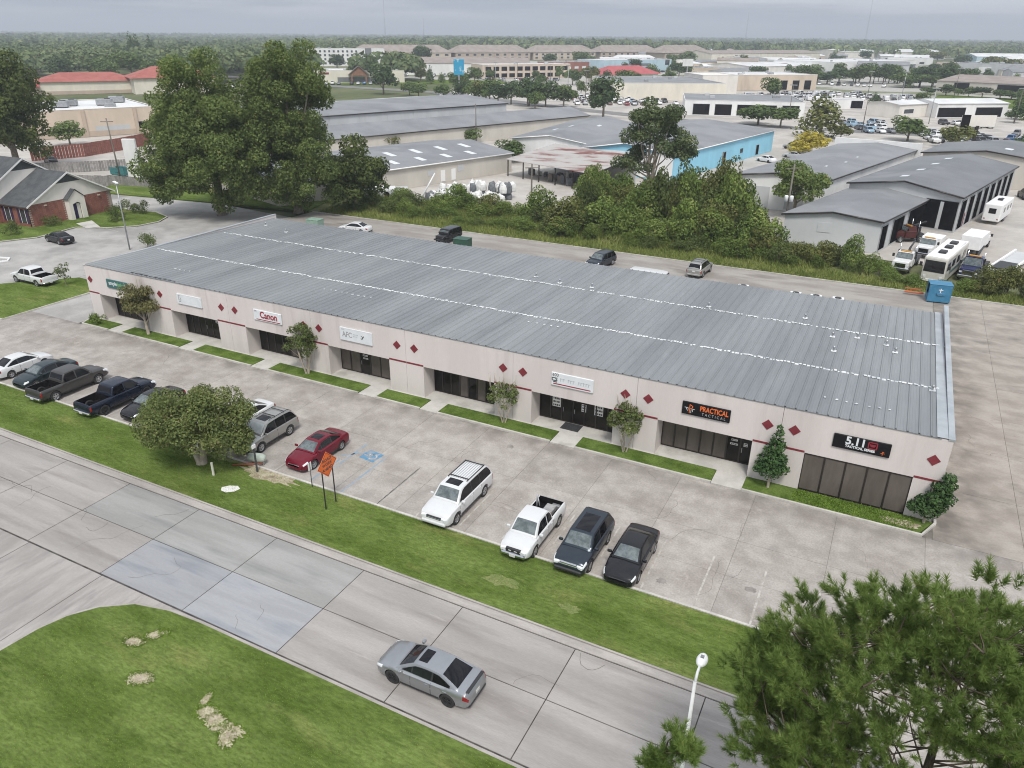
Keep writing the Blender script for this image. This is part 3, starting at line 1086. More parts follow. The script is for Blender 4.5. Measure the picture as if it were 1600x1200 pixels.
flat(s, 'underline', [bar2(-1.25, -.36, 1.4, -.36, .07)], M_red)
s = sign('white sign with the dark letters AFC and a dark tick', -37.8, -34.7, 3.62, 4.62, M_swhite, rim=M_swhite)
letters(s, 'AFC', 0.62, -0.85, -0.02, M_greyp, 0.012, 0.85)
letters(s, '5 5 0', 0.14, -1.25, 0.39, M_greyp)
flat(s, 'emblem', [bar2(.5, -.1, .62, -.16, .06), bar2(.6, -.16, .8, .12, .07), bar2(.55, .1, .72, .02, .05)], M_ink)
flat(s, 'faded_print', [bar2(-.25 + .13 * k, .1, -.18 + .13 * k, .1, .08) for k in range(4)] + [bar2(-.25 + .13 * k, -.06, -.17 + .13 * k, -.06, .07) for k in range(3)], M_faint)
s = sign('white sign numbered 600 with faded lettering over a red line', -19.2, -16.05, 3.63, 4.62, M_swhite)
letters(s, '600', 0.34, -1.25, 0.33, M_ink, 0.0, 0.95)
flat(s, 'emblem', [bar2(-1.5, .1, -1.1, .1, .06), bar2(-1.5, .1, -1.5, -.1, .06), bar2(-1.5, -.1, -1.1, -.1, .07), bar2(-1.25, .05, -1.1, -.05, .06), bar2(-1.42, -.2, -1.12, -.2, .07)], M_ink)
flat(s, 'faded_print', [bar2(-.85 + .19 * k, .12 if k % 3 else .16, -.85 + .19 * k, -.1, .05) for k in range(12) if k not in (2, 6)] +
     [bar2(-.85 + .19 * k, .1, -.72 + .19 * k, .1, .04) for k in range(12) if k not in (2, 6)], M_faint)
flat(s, 'underline', [bar2(-1.4, -.34, 1.4, -.34, .075)], M_red)
s = sign('black sign with orange PRACTICAL lettering and a rifle-sight emblem', -9.85, -6.75, 3.63, 4.53, M_sblack)
letters(s, 'PRACTICAL', 0.50, 0.52, 0.13, M_orange, 0.012, 0.70)
letters(s, 'TACTICAL', 0.27, 0.52, -0.23, M_greyp, 0.0, 0.85, 1.55)
flat(s, 'emblem', [bar2(-1.05, .3, -1.05, -.32, .05), bar2(-1.05, .3, -.85, .18, .05), bar2(-.85, .18, -.92, .02, .05), bar2(-.92, .02, -1.05, .0, .05)], M_orange)
flat(s, 'sight_lines', [bar2(-1.38, .05, -1.15, .05, .03), bar2(-.98, .0, -.72, .0, .03), bar2(-1.15, .05, -1.15, -.2, .03), bar2(-.95, -.05, -.95, -.28, .03), bar2(-.85, -.05, -.85, -.2, .03), bar2(-1.25, .05, -1.25, -.1, .03)], M_swhite)
s = sign('black sign with white 5.11 TACTICAL SERIES lettering and a red square emblem', -0.62, 2.53, 3.61, 4.52, M_sblack)
letters(s, '5.11', 0.70, -0.32, 0.14, M_swhite, 0.022, 0.95)
letters(s, 'TACTICAL SERIES', 0.215, -0.05, -0.22, M_swhite, 0.008, 0.98)
flat(s, 'emblem', [bar2(.37, .33, .83, .33, .06), bar2(.37, -.07, .83, -.07, .06), bar2(.37, .33, .37, -.07, .06), bar2(.83, .33, .83, -.07, .06), bar2(.5, .13, .7, .13, .16), bar2(.45, .22, .52, .04, .04), bar2(.75, .22, .68, .04, .04)], M_red)
flat(s, 'corner_emblem', [bar2(1.18, -.1, 1.18, -.34, .035), bar2(1.08, -.22, 1.3, -.22, .03), bar2(1.18, -.1, 1.27, -.16, .03)], M_orange)
tag(MB().prism([(-18.6, 44.45), (-17.2, 44.45), (-17.2, 45.5), (-18.6, 45.5)], 0.086, 0.105).build('door_mat', mat('mat_black', (0.02, 0.021, 0.024), (0.045, 0.047, 0.05), scale=12, rough=0.95)),
    'black rubber mat on the walk before the doors under the 600 sign', 'mat')


# ------------------------------------------------------------------ vehicles
def paint(name, c, metal=0.35, rough=0.32):
    return mat(name, c, rough=rough, metal=metal, coat=0.25, spec=0.35, coord='obj', fine=0.02, fscale=3)


M_glass = mat('car_glass', (0.010, 0.012, 0.014), (0.018, 0.021, 0.024), scale=2, rough=0.04, spec=0.4, coord='obj')
M_tint = mat('car_privacy_glass', (0.006, 0.006, 0.008), rough=0.05, spec=0.3)
M_screen = mat('car_windscreen', (0.07, 0.088, 0.090), (0.15, 0.175, 0.178), scale=3.0, rough=0.05, spec=0.7, coord='obj')
M_tyre = mat('tyre_rubber', (0.018, 0.018, 0.018), (0.03, 0.029, 0.028), scale=8, rough=0.85, coord='obj')
M_rim = mat('alloy_rim', (0.48, 0.48, 0.49), rough=0.3, metal=0.85)
M_rimd = mat('black_rim', (0.03, 0.03, 0.032), rough=0.35, metal=0.5)
M_lamp = mat('headlamp_lens', (0.70, 0.72, 0.73), rough=0.08, spec=0.8)
M_tail = mat('tail_lamp', (0.22, 0.012, 0.012), rough=0.15, spec=0.6)
M_plate = mat('licence_plate', (0.6, 0.6, 0.58), rough=0.5)


def interp(keys, x):
    ks = sorted(keys)
    xs = [k[0] for k in ks]
    return [float(np.interp(x, xs, [k[i] for k in ks])) for i in range(1, len(ks[0]))]


class Body:
    """Lofted vehicle body: lower shell with hood and deck, plus a glasshouse whose panes follow the pillars."""

    def __init__(s, low, gh):
        s.low, s.gh = low, gh
        s.x0, s.x1 = min(k[0] for k in low), max(k[0] for k in low)

    def sec(s, x):
        # gently smoothed section values
        e = 0.05
        r = [0.0] * 4
        for dx, w in ((-e, .25), (0, .5), (e, .25)):
            q = interp(s.low, min(max(x + dx, s.x0), s.x1))
            r = [a + b * w for a, b in zip(r, q)]
        return r

    def ring(s, x, t):
        zs, zt, w, zb = s.sec(x)
        P = [(0, zb), (.80 * w, zb), (.965 * w, zb + .06), (w * .995, zb + .33 * (zs - zb)), (w, zb + .70 * (zs - zb)), (.972 * w, zs), (.90 * w, zs + .62 * (zt - zs)), (.55 * w, zt), (0, zt + .015)]
        i = int(min(max(math.floor(t), 0), 7))
        f = t - i
        a, b = P[i], P[i + 1]
        return Vector((x, a[0] + (b[0] - a[0]) * f, a[1] + (b[1] - a[1]) * f))

    def shell(s, mb):
        xs = sorted(set([s.x0 + (s.x1 - s.x0) * i / 34 for i in range(35)] + [k[0] for k in s.low] + [s.x1 - .03, s.x1 - .08, s.x0 + .03, s.x0 + .08]))
        rings = []
        for x in xs:
            rr = [s.ring(x, t) for t in range(9)]
            full = rr + [Vector((p.x, -p.y, p.z)) for p in rr[-2:0:-1]]
            rings.append([mb.bm.verts.new(p) for p in full])
        n = len(rings[0])
        for i in range(len(rings) - 1):
            for k in range(n):
                mb.bm.faces.new((rings[i][k], rings[i][(k + 1) % n], rings[i + 1][(k + 1) % n], rings[i + 1][k])).material_index = mb.mi
        mb.bm.faces.new(rings[0]).material_index = mb.mi
        mb.bm.faces.new(rings[-1][::-1]).material_index = mb.mi

    # glasshouse
    def Z(s, x):
        g = s.gh
        tot = 0
        for dx in (-.10, -.05, 0, .05, .10):
            xx = x + dx
            if xx <= g['xd'] or xx >= g['xa']:
                z = g['z0']
            elif xx < g['xc']:
                z = g['z0'] + (g['zr'] - .03 - g['z0']) * ((xx - g['xd']) / (g['xc'] - g['xd'])) ** .85
            elif xx <= g['xb']:
                z = g['zr'] - .03 * abs((xx - (g['xb'] + g['xc']) / 2) / ((g['xb'] - g['xc']) / 2)) ** 2
            else:
                z = g['z0'] + (g['zr'] - .03 - g['z0']) * ((g['xa'] - xx) / (g['xa'] - g['xb'])) ** .88
            tot += z
        return tot / 5

    def W(s, z):
        g = s.gh
        return g['wb'] + (g['wr'] - g['wb']) * (z - g['z0']) / (g['zr'] - g['z0'])

    def top(s, x, y):
        z = s.Z(x)
        w = s.W(z)
        return z + .025 * (1 - min(1, abs(y) / w) ** 2)

    def cabin(s, mb):
        g = s.gh
        xs = [g['xd'] + (g['xa'] - g['xd']) * i / 30 for i in range(31)]
        rings = []
        zb = g['z0'] - .16
        for x in xs:
            z = max(s.Z(x), g['z0'] + .005)
            w = s.W(z)
            h = [(s.W(zb), zb), (s.W(g['z0']), g['z0'] - .01), (w + .004, z - .05 if z - .05 > g['z0'] else g['z0']), (w * .955, z - .006), (w * .6, z + .014), (0, z + .025)]
            full = [(x, p[0], p[1]) for p in h] + [(x, -p[0], p[1]) for p in h[-2::-1]]
            rings.append([mb.bm.verts.new(p) for p in full])
        n = len(rings[0])
        for i in range(len(rings) - 1):
            for k in range(n - 1):
                mb.bm.faces.new((rings[i][k], rings[i][k + 1], rings[i + 1][k + 1], rings[i + 1][k])).material_index = mb.mi
            mb.bm.faces.new((rings[i][n - 1], rings[i][0], rings[i + 1][0], rings[i + 1][n - 1])).material_index = mb.mi
        mb.bm.faces.new(rings[0]).material_index = mb.mi
        mb.bm.faces.new(rings[-1][::-1]).material_index = mb.mi

    def grid(s, fn, nu, nv, off):
        """Sheet of points pushed out along its own normals, with a skirt for thickness."""
        P = [[Vector(fn(i / nu, j / nv)) for j in range(nv + 1)] for i in range(nu + 1)]
        mb = MB()
        Q = []
        for i in range(nu + 1):
            row = []
            for j in range(nv + 1):
                du = P[min(i + 1, nu)][j] - P[max(i - 1, 0)][j]
                dv = P[i][min(j + 1, nv)] - P[i][max(j - 1, 0)]
                n = du.cross(dv)
                n = n.normalized() if n.length > 1e-9 else Vector((0, 0, 1))
                row.append((P[i][j], n))
            Q.append(row)
        c = sum((p for r in P for p in r), Vector()) / ((nu + 1) * (nv + 1))
        nn = Q[nu // 2][nv // 2][1]
        sg = 1 if nn.dot(c - Vector((c.x * .55, 0, .55))) > 0 else -1
        T = [[mb.bm.verts.new(p + n * off * sg) for p, n in r] for r in Q]
        Bk = [[mb.bm.verts.new(p - n * .02 * sg) for p, n in r] for r in Q]
        for i in range(nu):
            for j in range(nv):
                mb.bm.faces.new((T[i][j], T[i + 1][j], T[i + 1][j + 1], T[i][j + 1]))
        for j in range(nv):
            mb.bm.faces.new((T[0][j], T[0][j + 1], Bk[0][j + 1], Bk[0][j]))
            mb.bm.faces.new((T[nu][j + 1], T[nu][j], Bk[nu][j], Bk[nu][j + 1]))
        for i in range(nu):
            mb.bm.faces.new((T[i + 1][0], T[i][0], Bk[i][0], Bk[i + 1][0]))
            mb.bm.faces.new((T[i][nv], T[i + 1][nv], Bk[i + 1][nv], Bk[i][nv]))
        return mb

    def body_patch(s, x0, x1, t0, t1, sy, off=.008):
        return s.grid(lambda a, b: (lambda p: (p.x, p.y * sy, p.z))(s.ring(x0 + (x1 - x0) * a, t0 + (t1 - t0) * b)), 5, 5, off)

    def roof_patch(s, x0, x1, yf0, yf1, off=.008):
        def fn(a, b):
            x = x0 + (x1 - x0) * a
            w = s.W(s.Z(x))
            y = w * (yf0 + (yf1 - yf0) * b)
            return (x, y, s.top(x, y))
        return s.grid(fn, 8, 6, off)

    def side_pane(s, x0, x1, sy, lo=.035, hi=.085, off=.007, lead=.09):
        g = s.gh
        xs = [x0 + (x1 - x0) * i / 10 for i in range(11)]
        ok = [x for x in xs if min(s.Z(x), s.Z(x + lead), s.Z(x - lead * .4)) - hi > g['z0'] + lo + .03]
        if len(ok) < 2:
            return None
        a0, a1 = ok[0], ok[-1]

        def fn(a, b):
            x = a0 + (a1 - a0) * a
            zt = min(s.Z(x), s.Z(x + lead), s.Z(x - lead * .4)) - hi
            z = g['z0'] + lo + (zt - g['z0'] - lo) * b
            return (x, s.W(z) * sy, z)
        return s.grid(fn, 8, 3, off)


def apply_bool(me_obj, cutters):
    for c in cutters:
        md = me_obj.modifiers.new('cut', 'BOOLEAN')
        md.operation = 'DIFFERENCE'
        md.solver = 'EXACT'
        md.object = c
    bpy.context.view_layer.update()
    dg = bpy.context.evaluated_depsgraph_get()
    me = bpy.data.meshes.new_from_object(me_obj.evaluated_get(dg))
    for c in cutters:
        d = c.data
        bpy.data.objects.remove(c)
        bpy.data.meshes.remove(d)
    return me


def wheel_meshes(r, w, rim_m, key):
    k = ('wheel', r, w, key)
    if k in MATS:
        return MATS[k]
    t = MB()
    t.lathe([(r * .62, -w / 2 + .02), (r * .66, -w / 2), (r * .93, -w / 2), (r, -w / 2 + .035), (r, w / 2 - .035), (r * .93, w / 2), (r * .66, w / 2), (r * .62, w / 2 - .02)], 'y', n=22, closed=True)
    tm = t.mesh('tyre', M_tyre)
    m = MB()
    m.lathe([(r * .63, -w / 2 + .03), (r * .63, w / 2 - .01), (r * .57, w / 2 - .005), (r * .55, w / 2 - .05), (.02, w / 2 - .06)], 'y', n=22)
    m.mi = 0
    for i in range(5):
        a = 2 * PI * i / 5 + .3
        m.obox((math.cos(a) * r * .33, w / 2 - .035, math.sin(a) * r * .33), r * .56, .035, r * .15, ry=-a)
    m.lathe([(r * .14, w / 2 - .05), (r * .14, w / 2 - .012), (r * .08, w / 2 - .005)], 'y', n=12)
    m.mi = 1
    for i in range(5):
        a = 2 * PI * (i + .5) / 5 + .3
        m.obox((math.cos(a) * r * .40, w / 2 - .046, math.sin(a) * r * .40), r * .22, .012, r * .2, ry=-a)
    rm = m.mesh('rim', [rim_m, M_dark])
    MATS[k] = (tm, rm)
    return MATS[k]


SED_LOW = [(-2.40, .60, .64, .66, .40), (-2.36, .76, .84, .80, .32), (-2.22, .88, 1.01, .87, .26), (-1.7, .92, 1.055, .915, .22), (0, .92, .98, .925, .19), (1.0, .89, .985, .925, .19),
           (1.5, .83, .945, .912, .20), (2.05, .735, .83, .875, .21), (2.26, .66, .74, .80, .23), (2.36, .57, .62, .70, .26), (2.40, .50, .54, .60, .30)]
SED_GH = dict(xa=1.22, xb=.40, xc=-.85, xd=-1.80, z0=.965, zr=1.45, wb=.80, wr=.585)
HATCH_LOW = [(-2.2, .62, .66, .66, .38), (-2.15, .80, .90, .80, .30), (-1.9, .90, 1.03, .88, .24)] + [k for k in SED_LOW if -1 < k[0] < 1.3] + \
            [(1.35, .83, .95, .91, .20), (1.8, .74, .84, .87, .22), (2.02, .66, .74, .78, .24), (2.12, .56, .6, .66, .28)]
SUB_LOW = [(-2.78, .72, .78, .84, .46), (-2.74, 1.0, 1.1, .95, .38), (-2.6, 1.10, 1.15, .985, .32), (0, 1.12, 1.16, 1.0, .29), (1.2, 1.10, 1.17, 1.0, .29), (1.9, 1.05, 1.13, .985, .30),
           (2.45, .97, 1.06, .95, .32), (2.62, .86, .93, .90, .36), (2.72, .70, .76, .82, .38), (2.76, .58, .62, .76, .42)]
SUB_GH = dict(xa=1.42, xb=.78, xc=-2.30, xd=-2.72, z0=1.13, zr=1.86, wb=.90, wr=.735)
RUN_LOW = [(-2.36, .70, .76, .80, .46), (-2.32, .96, 1.06, .90, .40), (-2.2, 1.06, 1.11, .935, .34), (0, 1.08, 1.12, .945, .31), (1.0, 1.06, 1.13, .945, .31), (1.7, 1.0, 1.10, .935, .32),
           (2.15, .92, 1.02, .90, .34), (2.30, .80, .88, .84, .38), (2.38, .64, .70, .76, .42)]
RUN_GH = dict(xa=1.22, xb=.52, xc=-1.85, xd=-2.28, z0=1.09, zr=1.78, wb=.86, wr=.69)
PICK_LOW = [(-2.92, .78, .82, .88, .52), (-2.89, 1.05, 1.16, .96, .46), (-2.8, 1.10, 1.22, .985, .42), (-1.1, 1.10, 1.22, 1.0, .36), (-.95, 1.12, 1.18, 1.0, .34), (1.1, 1.10, 1.19, 1.0, .34),
            (1.9, 1.07, 1.17, .99, .36), (2.5, .99, 1.10, .96, .38), (2.70, .88, .97, .92, .42), (2.84, .66, .72, .86, .46), (2.88, .58, .62, .80, .50)]
PICK_GH = dict(xa=1.52, xb=.86, xc=-.72, xd=-.98, z0=1.15, zr=1.86, wb=.90, wr=.73)
FRON_LOW = [(-2.62, .74, .78, .80, .50), (-2.59, .98, 1.08, .87, .44), (-2.5, 1.02, 1.14, .905, .40), (-.9, 1.02, 1.14, .92, .34), (-.75, 1.05, 1.12, .92, .32), (1.1, 1.03, 1.12, .92, .32),
            (1.8, 1.0, 1.10, .905, .34), (2.3, .92, 1.02, .87, .36), (2.48, .82, .90, .82, .40), (2.6, .62, .68, .74, .44), (2.64, .54, .58, .68, .48)]
FRON_GH = dict(xa=1.46, xb=.78, xc=-.52, xd=-.78, z0=1.08, zr=1.76, wb=.83, wr=.67)
JEEP_LOW = [(-2.1, .80, .84, .84, .50), (-2.06, 1.12, 1.18, .88, .46), (0, 1.14, 1.18, .89, .44), (.95, 1.13, 1.18, .88, .44), (1.0, 1.10, 1.17, .80, .46), (1.9, 1.02, 1.10, .72, .5), (2.0, .9, .95, .7, .52),
            (2.08, .7, .75, .66, .55)]
JEEP_GH = dict(xa=1.05, xb=.78, xc=-2.0, xd=-2.12, z0=1.15, zr=1.84, wb=.83, wr=.76)
VAN_LOW = [(-2.9, .7, .76, .9, .42), (-2.86, 1.05, 1.1, .98, .36), (0, 1.1, 1.14, 1.0, .30), (1.9, 1.08, 1.16, 1.0, .30), (2.5, .98, 1.06, .95, .32), (2.75, .8, .88, .86, .36), (2.86, .6, .66, .74, .4)]
VAN_GH = dict(xa=2.25, xb=1.45, xc=-2.75, xd=-2.92, z0=1.12, zr=2.1, wb=.94, wr=.82)

TYPES = {
    'sedan': dict(low=SED_LOW, gh=SED_GH, r=.335, fx=1.42, rx=-1.40, panes=((-1.45, -.62), (-.53, .40), (.47, 1.15)), merge=True, screen=M_screen),
    'hatch': dict(low=HATCH_LOW, gh=dict(SED_GH, xc=-1.45, xd=-2.05, zr=1.5), r=.32, fx=1.32, rx=-1.32, panes=((-1.75, -.70), (-.60, .35), (.42, 1.1))),
    'suburban': dict(low=SUB_LOW, gh=SUB_GH, r=.39, fx=1.68, rx=-1.62, panes=((-2.52, -1.28), (-1.18, -.28), (-.18, 1.3)), rack=True),
    'suv': dict(low=RUN_LOW, gh=RUN_GH, r=.385, fx=1.42, rx=-1.36, panes=((-2.15, -1.18), (-1.08, -.25), (-.15, 1.1)), rack=True),
    'pickup': dict(low=PICK_LOW, gh=PICK_GH, r=.41, fx=1.86, rx=-1.80, panes=((-.82, .12), (.22, 1.4)), bed=(-2.80, -1.06, .84, .58, 1.4)),
    'smallpickup': dict(low=FRON_LOW, gh=FRON_GH, r=.375, fx=1.62, rx=-1.58, panes=((-.62, -.10), (0.0, 1.34)), bed=(-2.52, -.88, .76, .56, 1.3)),
    'jeep': dict(low=JEEP_LOW, gh=JEEP_GH, r=.43, fx=1.30, rx=-1.30, panes=((-2.0, -.95), (-.85, .0), (.1, .9)), fender=True),
    'van': dict(low=VAN_LOW, gh=VAN_GH, r=.37, fx=1.85, rx=-1.75, panes=((.7, 2.0),)),
}
BODY_CACHE = {}


def body_mesh(kind, pm, scale=(1, 1, 1)):
    key = (kind, pm.name)
    if key in BODY_CACHE:
        return BODY_CACHE[key]
    T = TYPES[kind]
    bd = Body(T['low'], T['gh'])
    mb = MB()
    bd.shell(mb)
    o = mb.build('shell', pm)
    cut = []
    if not T.get('fender'):
        for x in (T['fx'], T['rx']):
            for sy in (1, -1):
                w = bd.sec(x)[2]
                c = MB().lathe([(T['r'] * 1.13, -.17), (T['r'] * 1.13, .17)], 'y', (x, sy * (w - .10), T['r'] + .02), 22).build('cut', M_dark)
                cut.append(c)
    if 'bed' in T:
        a, b, w, zf, zt = T['bed']
        cut.append(MB().box(a, b, -w, w, zf, zt).build('cut', M_dark))
    me = apply_bool(o, cut) if cut else o.data.copy()
    d = o.data
    bpy.data.objects.remove(o)
    mb = MB()
    mb.bm.from_mesh(me)
    bd.cabin(mb)
    bpy.data.meshes.remove(me)
    out = mb.mesh('body', [pm, M_dark], sharp=38)
    BODY_CACHE[key] = (out, bd)
    return BODY_CACHE[key]


def vehicle(kind, name, label, cat, loc, heading, pm, rim='alloy', group=None, sun=None, trim=None, screen=None, rear_dark=True, extras=()):
    T = TYPES[kind]
    me, bd = body_mesh(kind, pm)
    g = bd.gh
    root = thing(name, label, cat, loc, math.radians(heading), group)
    link('body', me, root)

    def part(nm, mb, m, par=root, sharp=30):
        return mb.build(nm, m, par, sharp=sharp) if mb else None
    ws = screen or M_screen
    part('windscreen', bd.roof_patch(g['xb'] + .07, g['xa'] - .09, -.86, .86), ws)
    rl = (g['xc'] - g['xd'])
    if rl > .45:
        part('rear_window', bd.roof_patch(g['xd'] + .12, g['xc'] - .06, -.84, .84), M_tint)
    else:
        zz0, zz1 = g['z0'] + .1, g['zr'] - .13

        def fn(a, b):
            z = zz0 + (zz1 - zz0) * b
            x = g['xd'] + rl * ((z - g['z0']) / (g['zr'] - g['z0'])) ** 1.15 + .02
            return (x, bd.W(z) * .84 * (a * 2 - 1), z)
        part('rear_window', bd.grid(fn, 6, 4, .03), M_tint)
    if len(T['panes']) > 1 and 'bed' not in T and kind != 'jeep':
        for sy in (1, -1):
            part('window_surround', bd.side_pane(T['panes'][0][0] - .02, T['panes'][-1][1] + .02, sy, lo=.02, hi=.07, off=.0035), M_dark)
    for (a, b) in T['panes']:
        for sy in (1, -1):
            part('side_window', bd.side_pane(a, b, sy), M_tint if b < .3 or kind in ('suburban', 'jeep') else M_glass)
    tm, rm = wheel_meshes(T['r'], .25 if kind != 'jeep' else .28, M_rim if rim == 'alloy' else M_rimd, rim)
    for x in (T['fx'], T['rx']):
        w = bd.sec(x)[2]
        if kind == 'jeep':
            w = .92
        for sy in (1, -1):
            wo = link('wheel', tm, root)
            wo.location = (x, sy * (w - .135), T['r'])
            wo.rotation_euler = (0, 0, 0 if sy > 0 else PI)
            link('rim', rm, wo)
    x1, x0 = bd.x1, bd.x0
    for sy in (1, -1):
        part('headlight', bd.body_patch(x1 - .46, x1 - .10, 4.55, 5.75, sy, .012) if kind != 'jeep' else MB().lathe([(.1, 0), (.1, .03)], 'x', (x1 - .03, sy * .5, .92), 14), M_lamp)
        if 'bed' in T or kind in ('suburban', 'suv', 'van', 'jeep'):
            part('tail_light', bd.body_patch(x0 + .02, x0 + .13, 3.4, 5.2, sy, .014), M_tail)
        else:
            part('tail_light', bd.body_patch(x0 + .03, x0 + .26, 4.2, 5.4, sy, .012), M_tail)
        z0 = g['z0']
        part('mirror', MB().obox((g['xa'] - .30, sy * (bd.W(z0) + .17), z0 + .10), .13, .24, .16, bevel=.035), pm if kind not in ('jeep',) else M_dark)
        xs = [p[0] for p in T['panes']] + [T['panes'][-1][1]]
        for k, (a, b) in enumerate(T['panes']):
            if k == 0 and len(T['panes']) == 3 and kind in ('suburban', 'suv'):
                continue
            if k == 2 and kind in ('sedan', 'hatch', 'coupe'):
                continue
            hx = a + .16
            w = bd.ring(hx, 4.6)
            part('door_handle', MB().box(hx - .09, hx + .09, sy * w.y - .03, sy * w.y + .03, w.z - .015, w.z + .02, bevel=.008), pm)
            for xx in ((a - .05), (b + .05)):
                if xx < g['xa'] - .05 and abs(xx - T['rx']) > .36:
                    part('door_seam', bd.body_patch(xx - .011, xx + .011, 2.2, 5.6, sy, .003), M_dark)
        part('sill', bd.body_patch(T['rx'] + T['r'] * 1.2, T['fx'] - T['r'] * 1.2, 1.9, 2.6, sy, .01), M_dark)
    zs, zt, w, zb = bd.sec(x1 - .05)
    tr = trim or M_dark
    if kind in ('sedan', 'hatch', 'coupe'):
        part('grille', MB().obox((x1 - .045, 0, .52), .09, .92, .17, bevel=.02), tr)
        part('front_bumper', MB().obox((x1 - .13, 0, .31), .22, 1.36, .10, bevel=.04), M_dark)
        part('rear_bumper', MB().obox((x0 + .11, 0, .36), .24, 1.46, .2, bevel=.05), M_dark)
        part('licence_plate', MB().obox((x0 + .012, 0, .66), .03, .32, .16), M_plate)
    elif kind == 'jeep':
        part('grille', MB().obox((x1 - .02, 0, .92), .06, 1.18, .38, bevel=.02), M_dark)
        part('front_bumper', MB().obox((x1 + .14, 0, .62), .22, 1.55, .18, bevel=.03), M_dark)
        for x in (T['fx'], T['rx']):
            for sy in (1, -1):
                part('fender', MB().obox((x, sy * .90, .93), 1.0, .22, .06, bevel=.02), M_dark)
        part('spare_wheel', MB().lathe([(.36, -.12), (.38, 0), (.36, .12)], 'x', (x0 - .12, 0, 1.05), 18), M_tyre)
    else:
        part('grille', MB().obox((x1 - .10, 0, (zb + zs) / 2 + .22), .16, w * 1.22, .2 if kind == 'suburban' else .26, bevel=.03), tr)
        part('grille_bar', MB().obox((x1 - .03, 0, (zb + zs) / 2 + .22), .05, w * 1.2, .05, bevel=.01), pm if kind == 'smallpickup' else M_chrome)
        part('front_bumper', MB().obox((x1 - .08, 0, zb + .10), .30, w * 1.95, .22, bevel=.06), M_chrome if 'bed' in T else (pm if kind != 'suv' else M_dark))
        part('rear_bumper', MB().obox((x0 - .02, 0, zb + .08), .26, w * 2.02, .20, bevel=.05), M_chrome if 'bed' in T else pm)
        for sy in (1, -1):
            part('headlight', MB().obox((x1 - .085, sy * w * .80, (zb + zs) / 2 + .23), .16, .36, .2, rz=-sy * .25, bevel=.04), M_lamp)
        part('licence_plate', MB().obox((x0 - .16 if 'bed' in T else x0 - .0, 0, zb + .09 if 'bed' in T else .85), .03, .32, .16), M_plate)
        if kind == 'smallpickup':
            part('front_plate', MB().obox((x1 + .085, 0, zb + .10), .03, .34, .17), M_plate)
            for y in (-.34, 0, .34):
                part('grille_light', MB().lathe([(.085, 0), (.085, .05)], 'x', (x1 - .02, y, .82), 14), M_dark)
    if 'bed' in T:
        a, b, wb, zf, ztp = T['bed']
        m = MB()
        m.box(a + .004, b - .004, -wb + .004, wb - .004, zf + .002, zf + .03)
        m.box(a + .004, b - .004, -wb + .004, -wb + .03, zf + .031, 1.17 if kind == 'pickup' else 1.10)
        m.box(a + .004, b - .004, wb - .03, wb - .004, zf + .031, 1.17 if kind == 'pickup' else 1.10)
        m.box(b - .03, b - .004, -wb + .031, wb - .031, zf + .031, 1.17 if kind == 'pickup' else 1.10)
        m.box(a + .004, a + .03, -wb + .031, wb - .031, zf + .031, 1.15 if kind == 'pickup' else 1.08)
        part('bed_liner', m, M_void)
        for k in range(7):
            pass
    if sun:
        part('sunroof', bd.roof_patch(sun[0], sun[1], -.62, .62, .006), M_tint)
    if T.get('rack') and 'rack' in extras:
        for sy in (1, -1):
            part('roof_rail', MB().tube([(g['xc'] + .1, sy * g['wr'] * .86, bd.top(g['xc'] + .1, 0) + .02), (g['xc'] + .25, sy * g['wr'] * .86, g['zr'] + .06), (g['xb'] - .5, sy * g['wr'] * .86, g['zr'] + .06),
                                         (g['xb'] - .35, sy * g['wr'] * .86, g['zr'] + .0)], .022, 6), M_dark)
        for x in (g['xc'] + .5, g['xb'] - 1.0):
            part('cross_bar', MB().box(x - .03, x + .03, -g['wr'] * .85, g['wr'] * .85, g['zr'] + .05, g['zr'] + .075), M_dark)
    if 'ribs' in extras:
        for k in range(7):
            y = -.48 + .16 * k
            part('roof_rib', bd.roof_patch(g['xc'] + .15, g['xb'] - .9, y / g['wr'] - .018, y / g['wr'] + .018, .016), M_steel)
        for x in (g['xc'] + .25, g['xb'] - 1.0):
            part('cross_bar', MB().box(x - .03, x + .03, -g['wr'] * .9, g['wr'] * .9, g['zr'] + .05, g['zr'] + .08), M_dark)
        for sy in (1, -1):
            part('roof_rail', MB().box(g['xc'] + .15, g['xb'] - .8, sy * g['wr'] * .88 - .02, sy * g['wr'] * .88 + .02, g['zr'] - .01, g['zr'] + .055), M_dark)
    if 'spoiler' in extras:
        part('spoiler', MB().obox((x0 + .13, 0, 1.05), .16, 1.36, .03, bevel=.012), M_dark)
    return root


P_white = paint('white_car_paint', (0.60, 0.605, 0.605), 0.0, 0.3)
P_silver = paint('silver_car_paint', (0.36, 0.37, 0.38), 0.75, 0.33)
P_champ = paint('champagne_car_paint', (0.37, 0.365, 0.345), 0.6, 0.35)
P_black = paint('black_car_paint', (0.012, 0.012, 0.014), 0.2, 0.22)
P_navy = paint('blue_black_car_paint', (0.012, 0.018, 0.034), 0.3, 0.22)
P_grey = paint('slate_car_paint', (0.032, 0.042, 0.055), 0.5, 0.28)
P_dkgrey = paint('grey_brown_car_paint', (0.075, 0.072, 0.068), 0.55, 0.32)
P_green = paint('dark_green_car_paint', (0.03, 0.045, 0.05), 0.5, 0.28)
P_red = paint('dark_red_car_paint', (0.16, 0.006, 0.018), 0.35, 0.25)

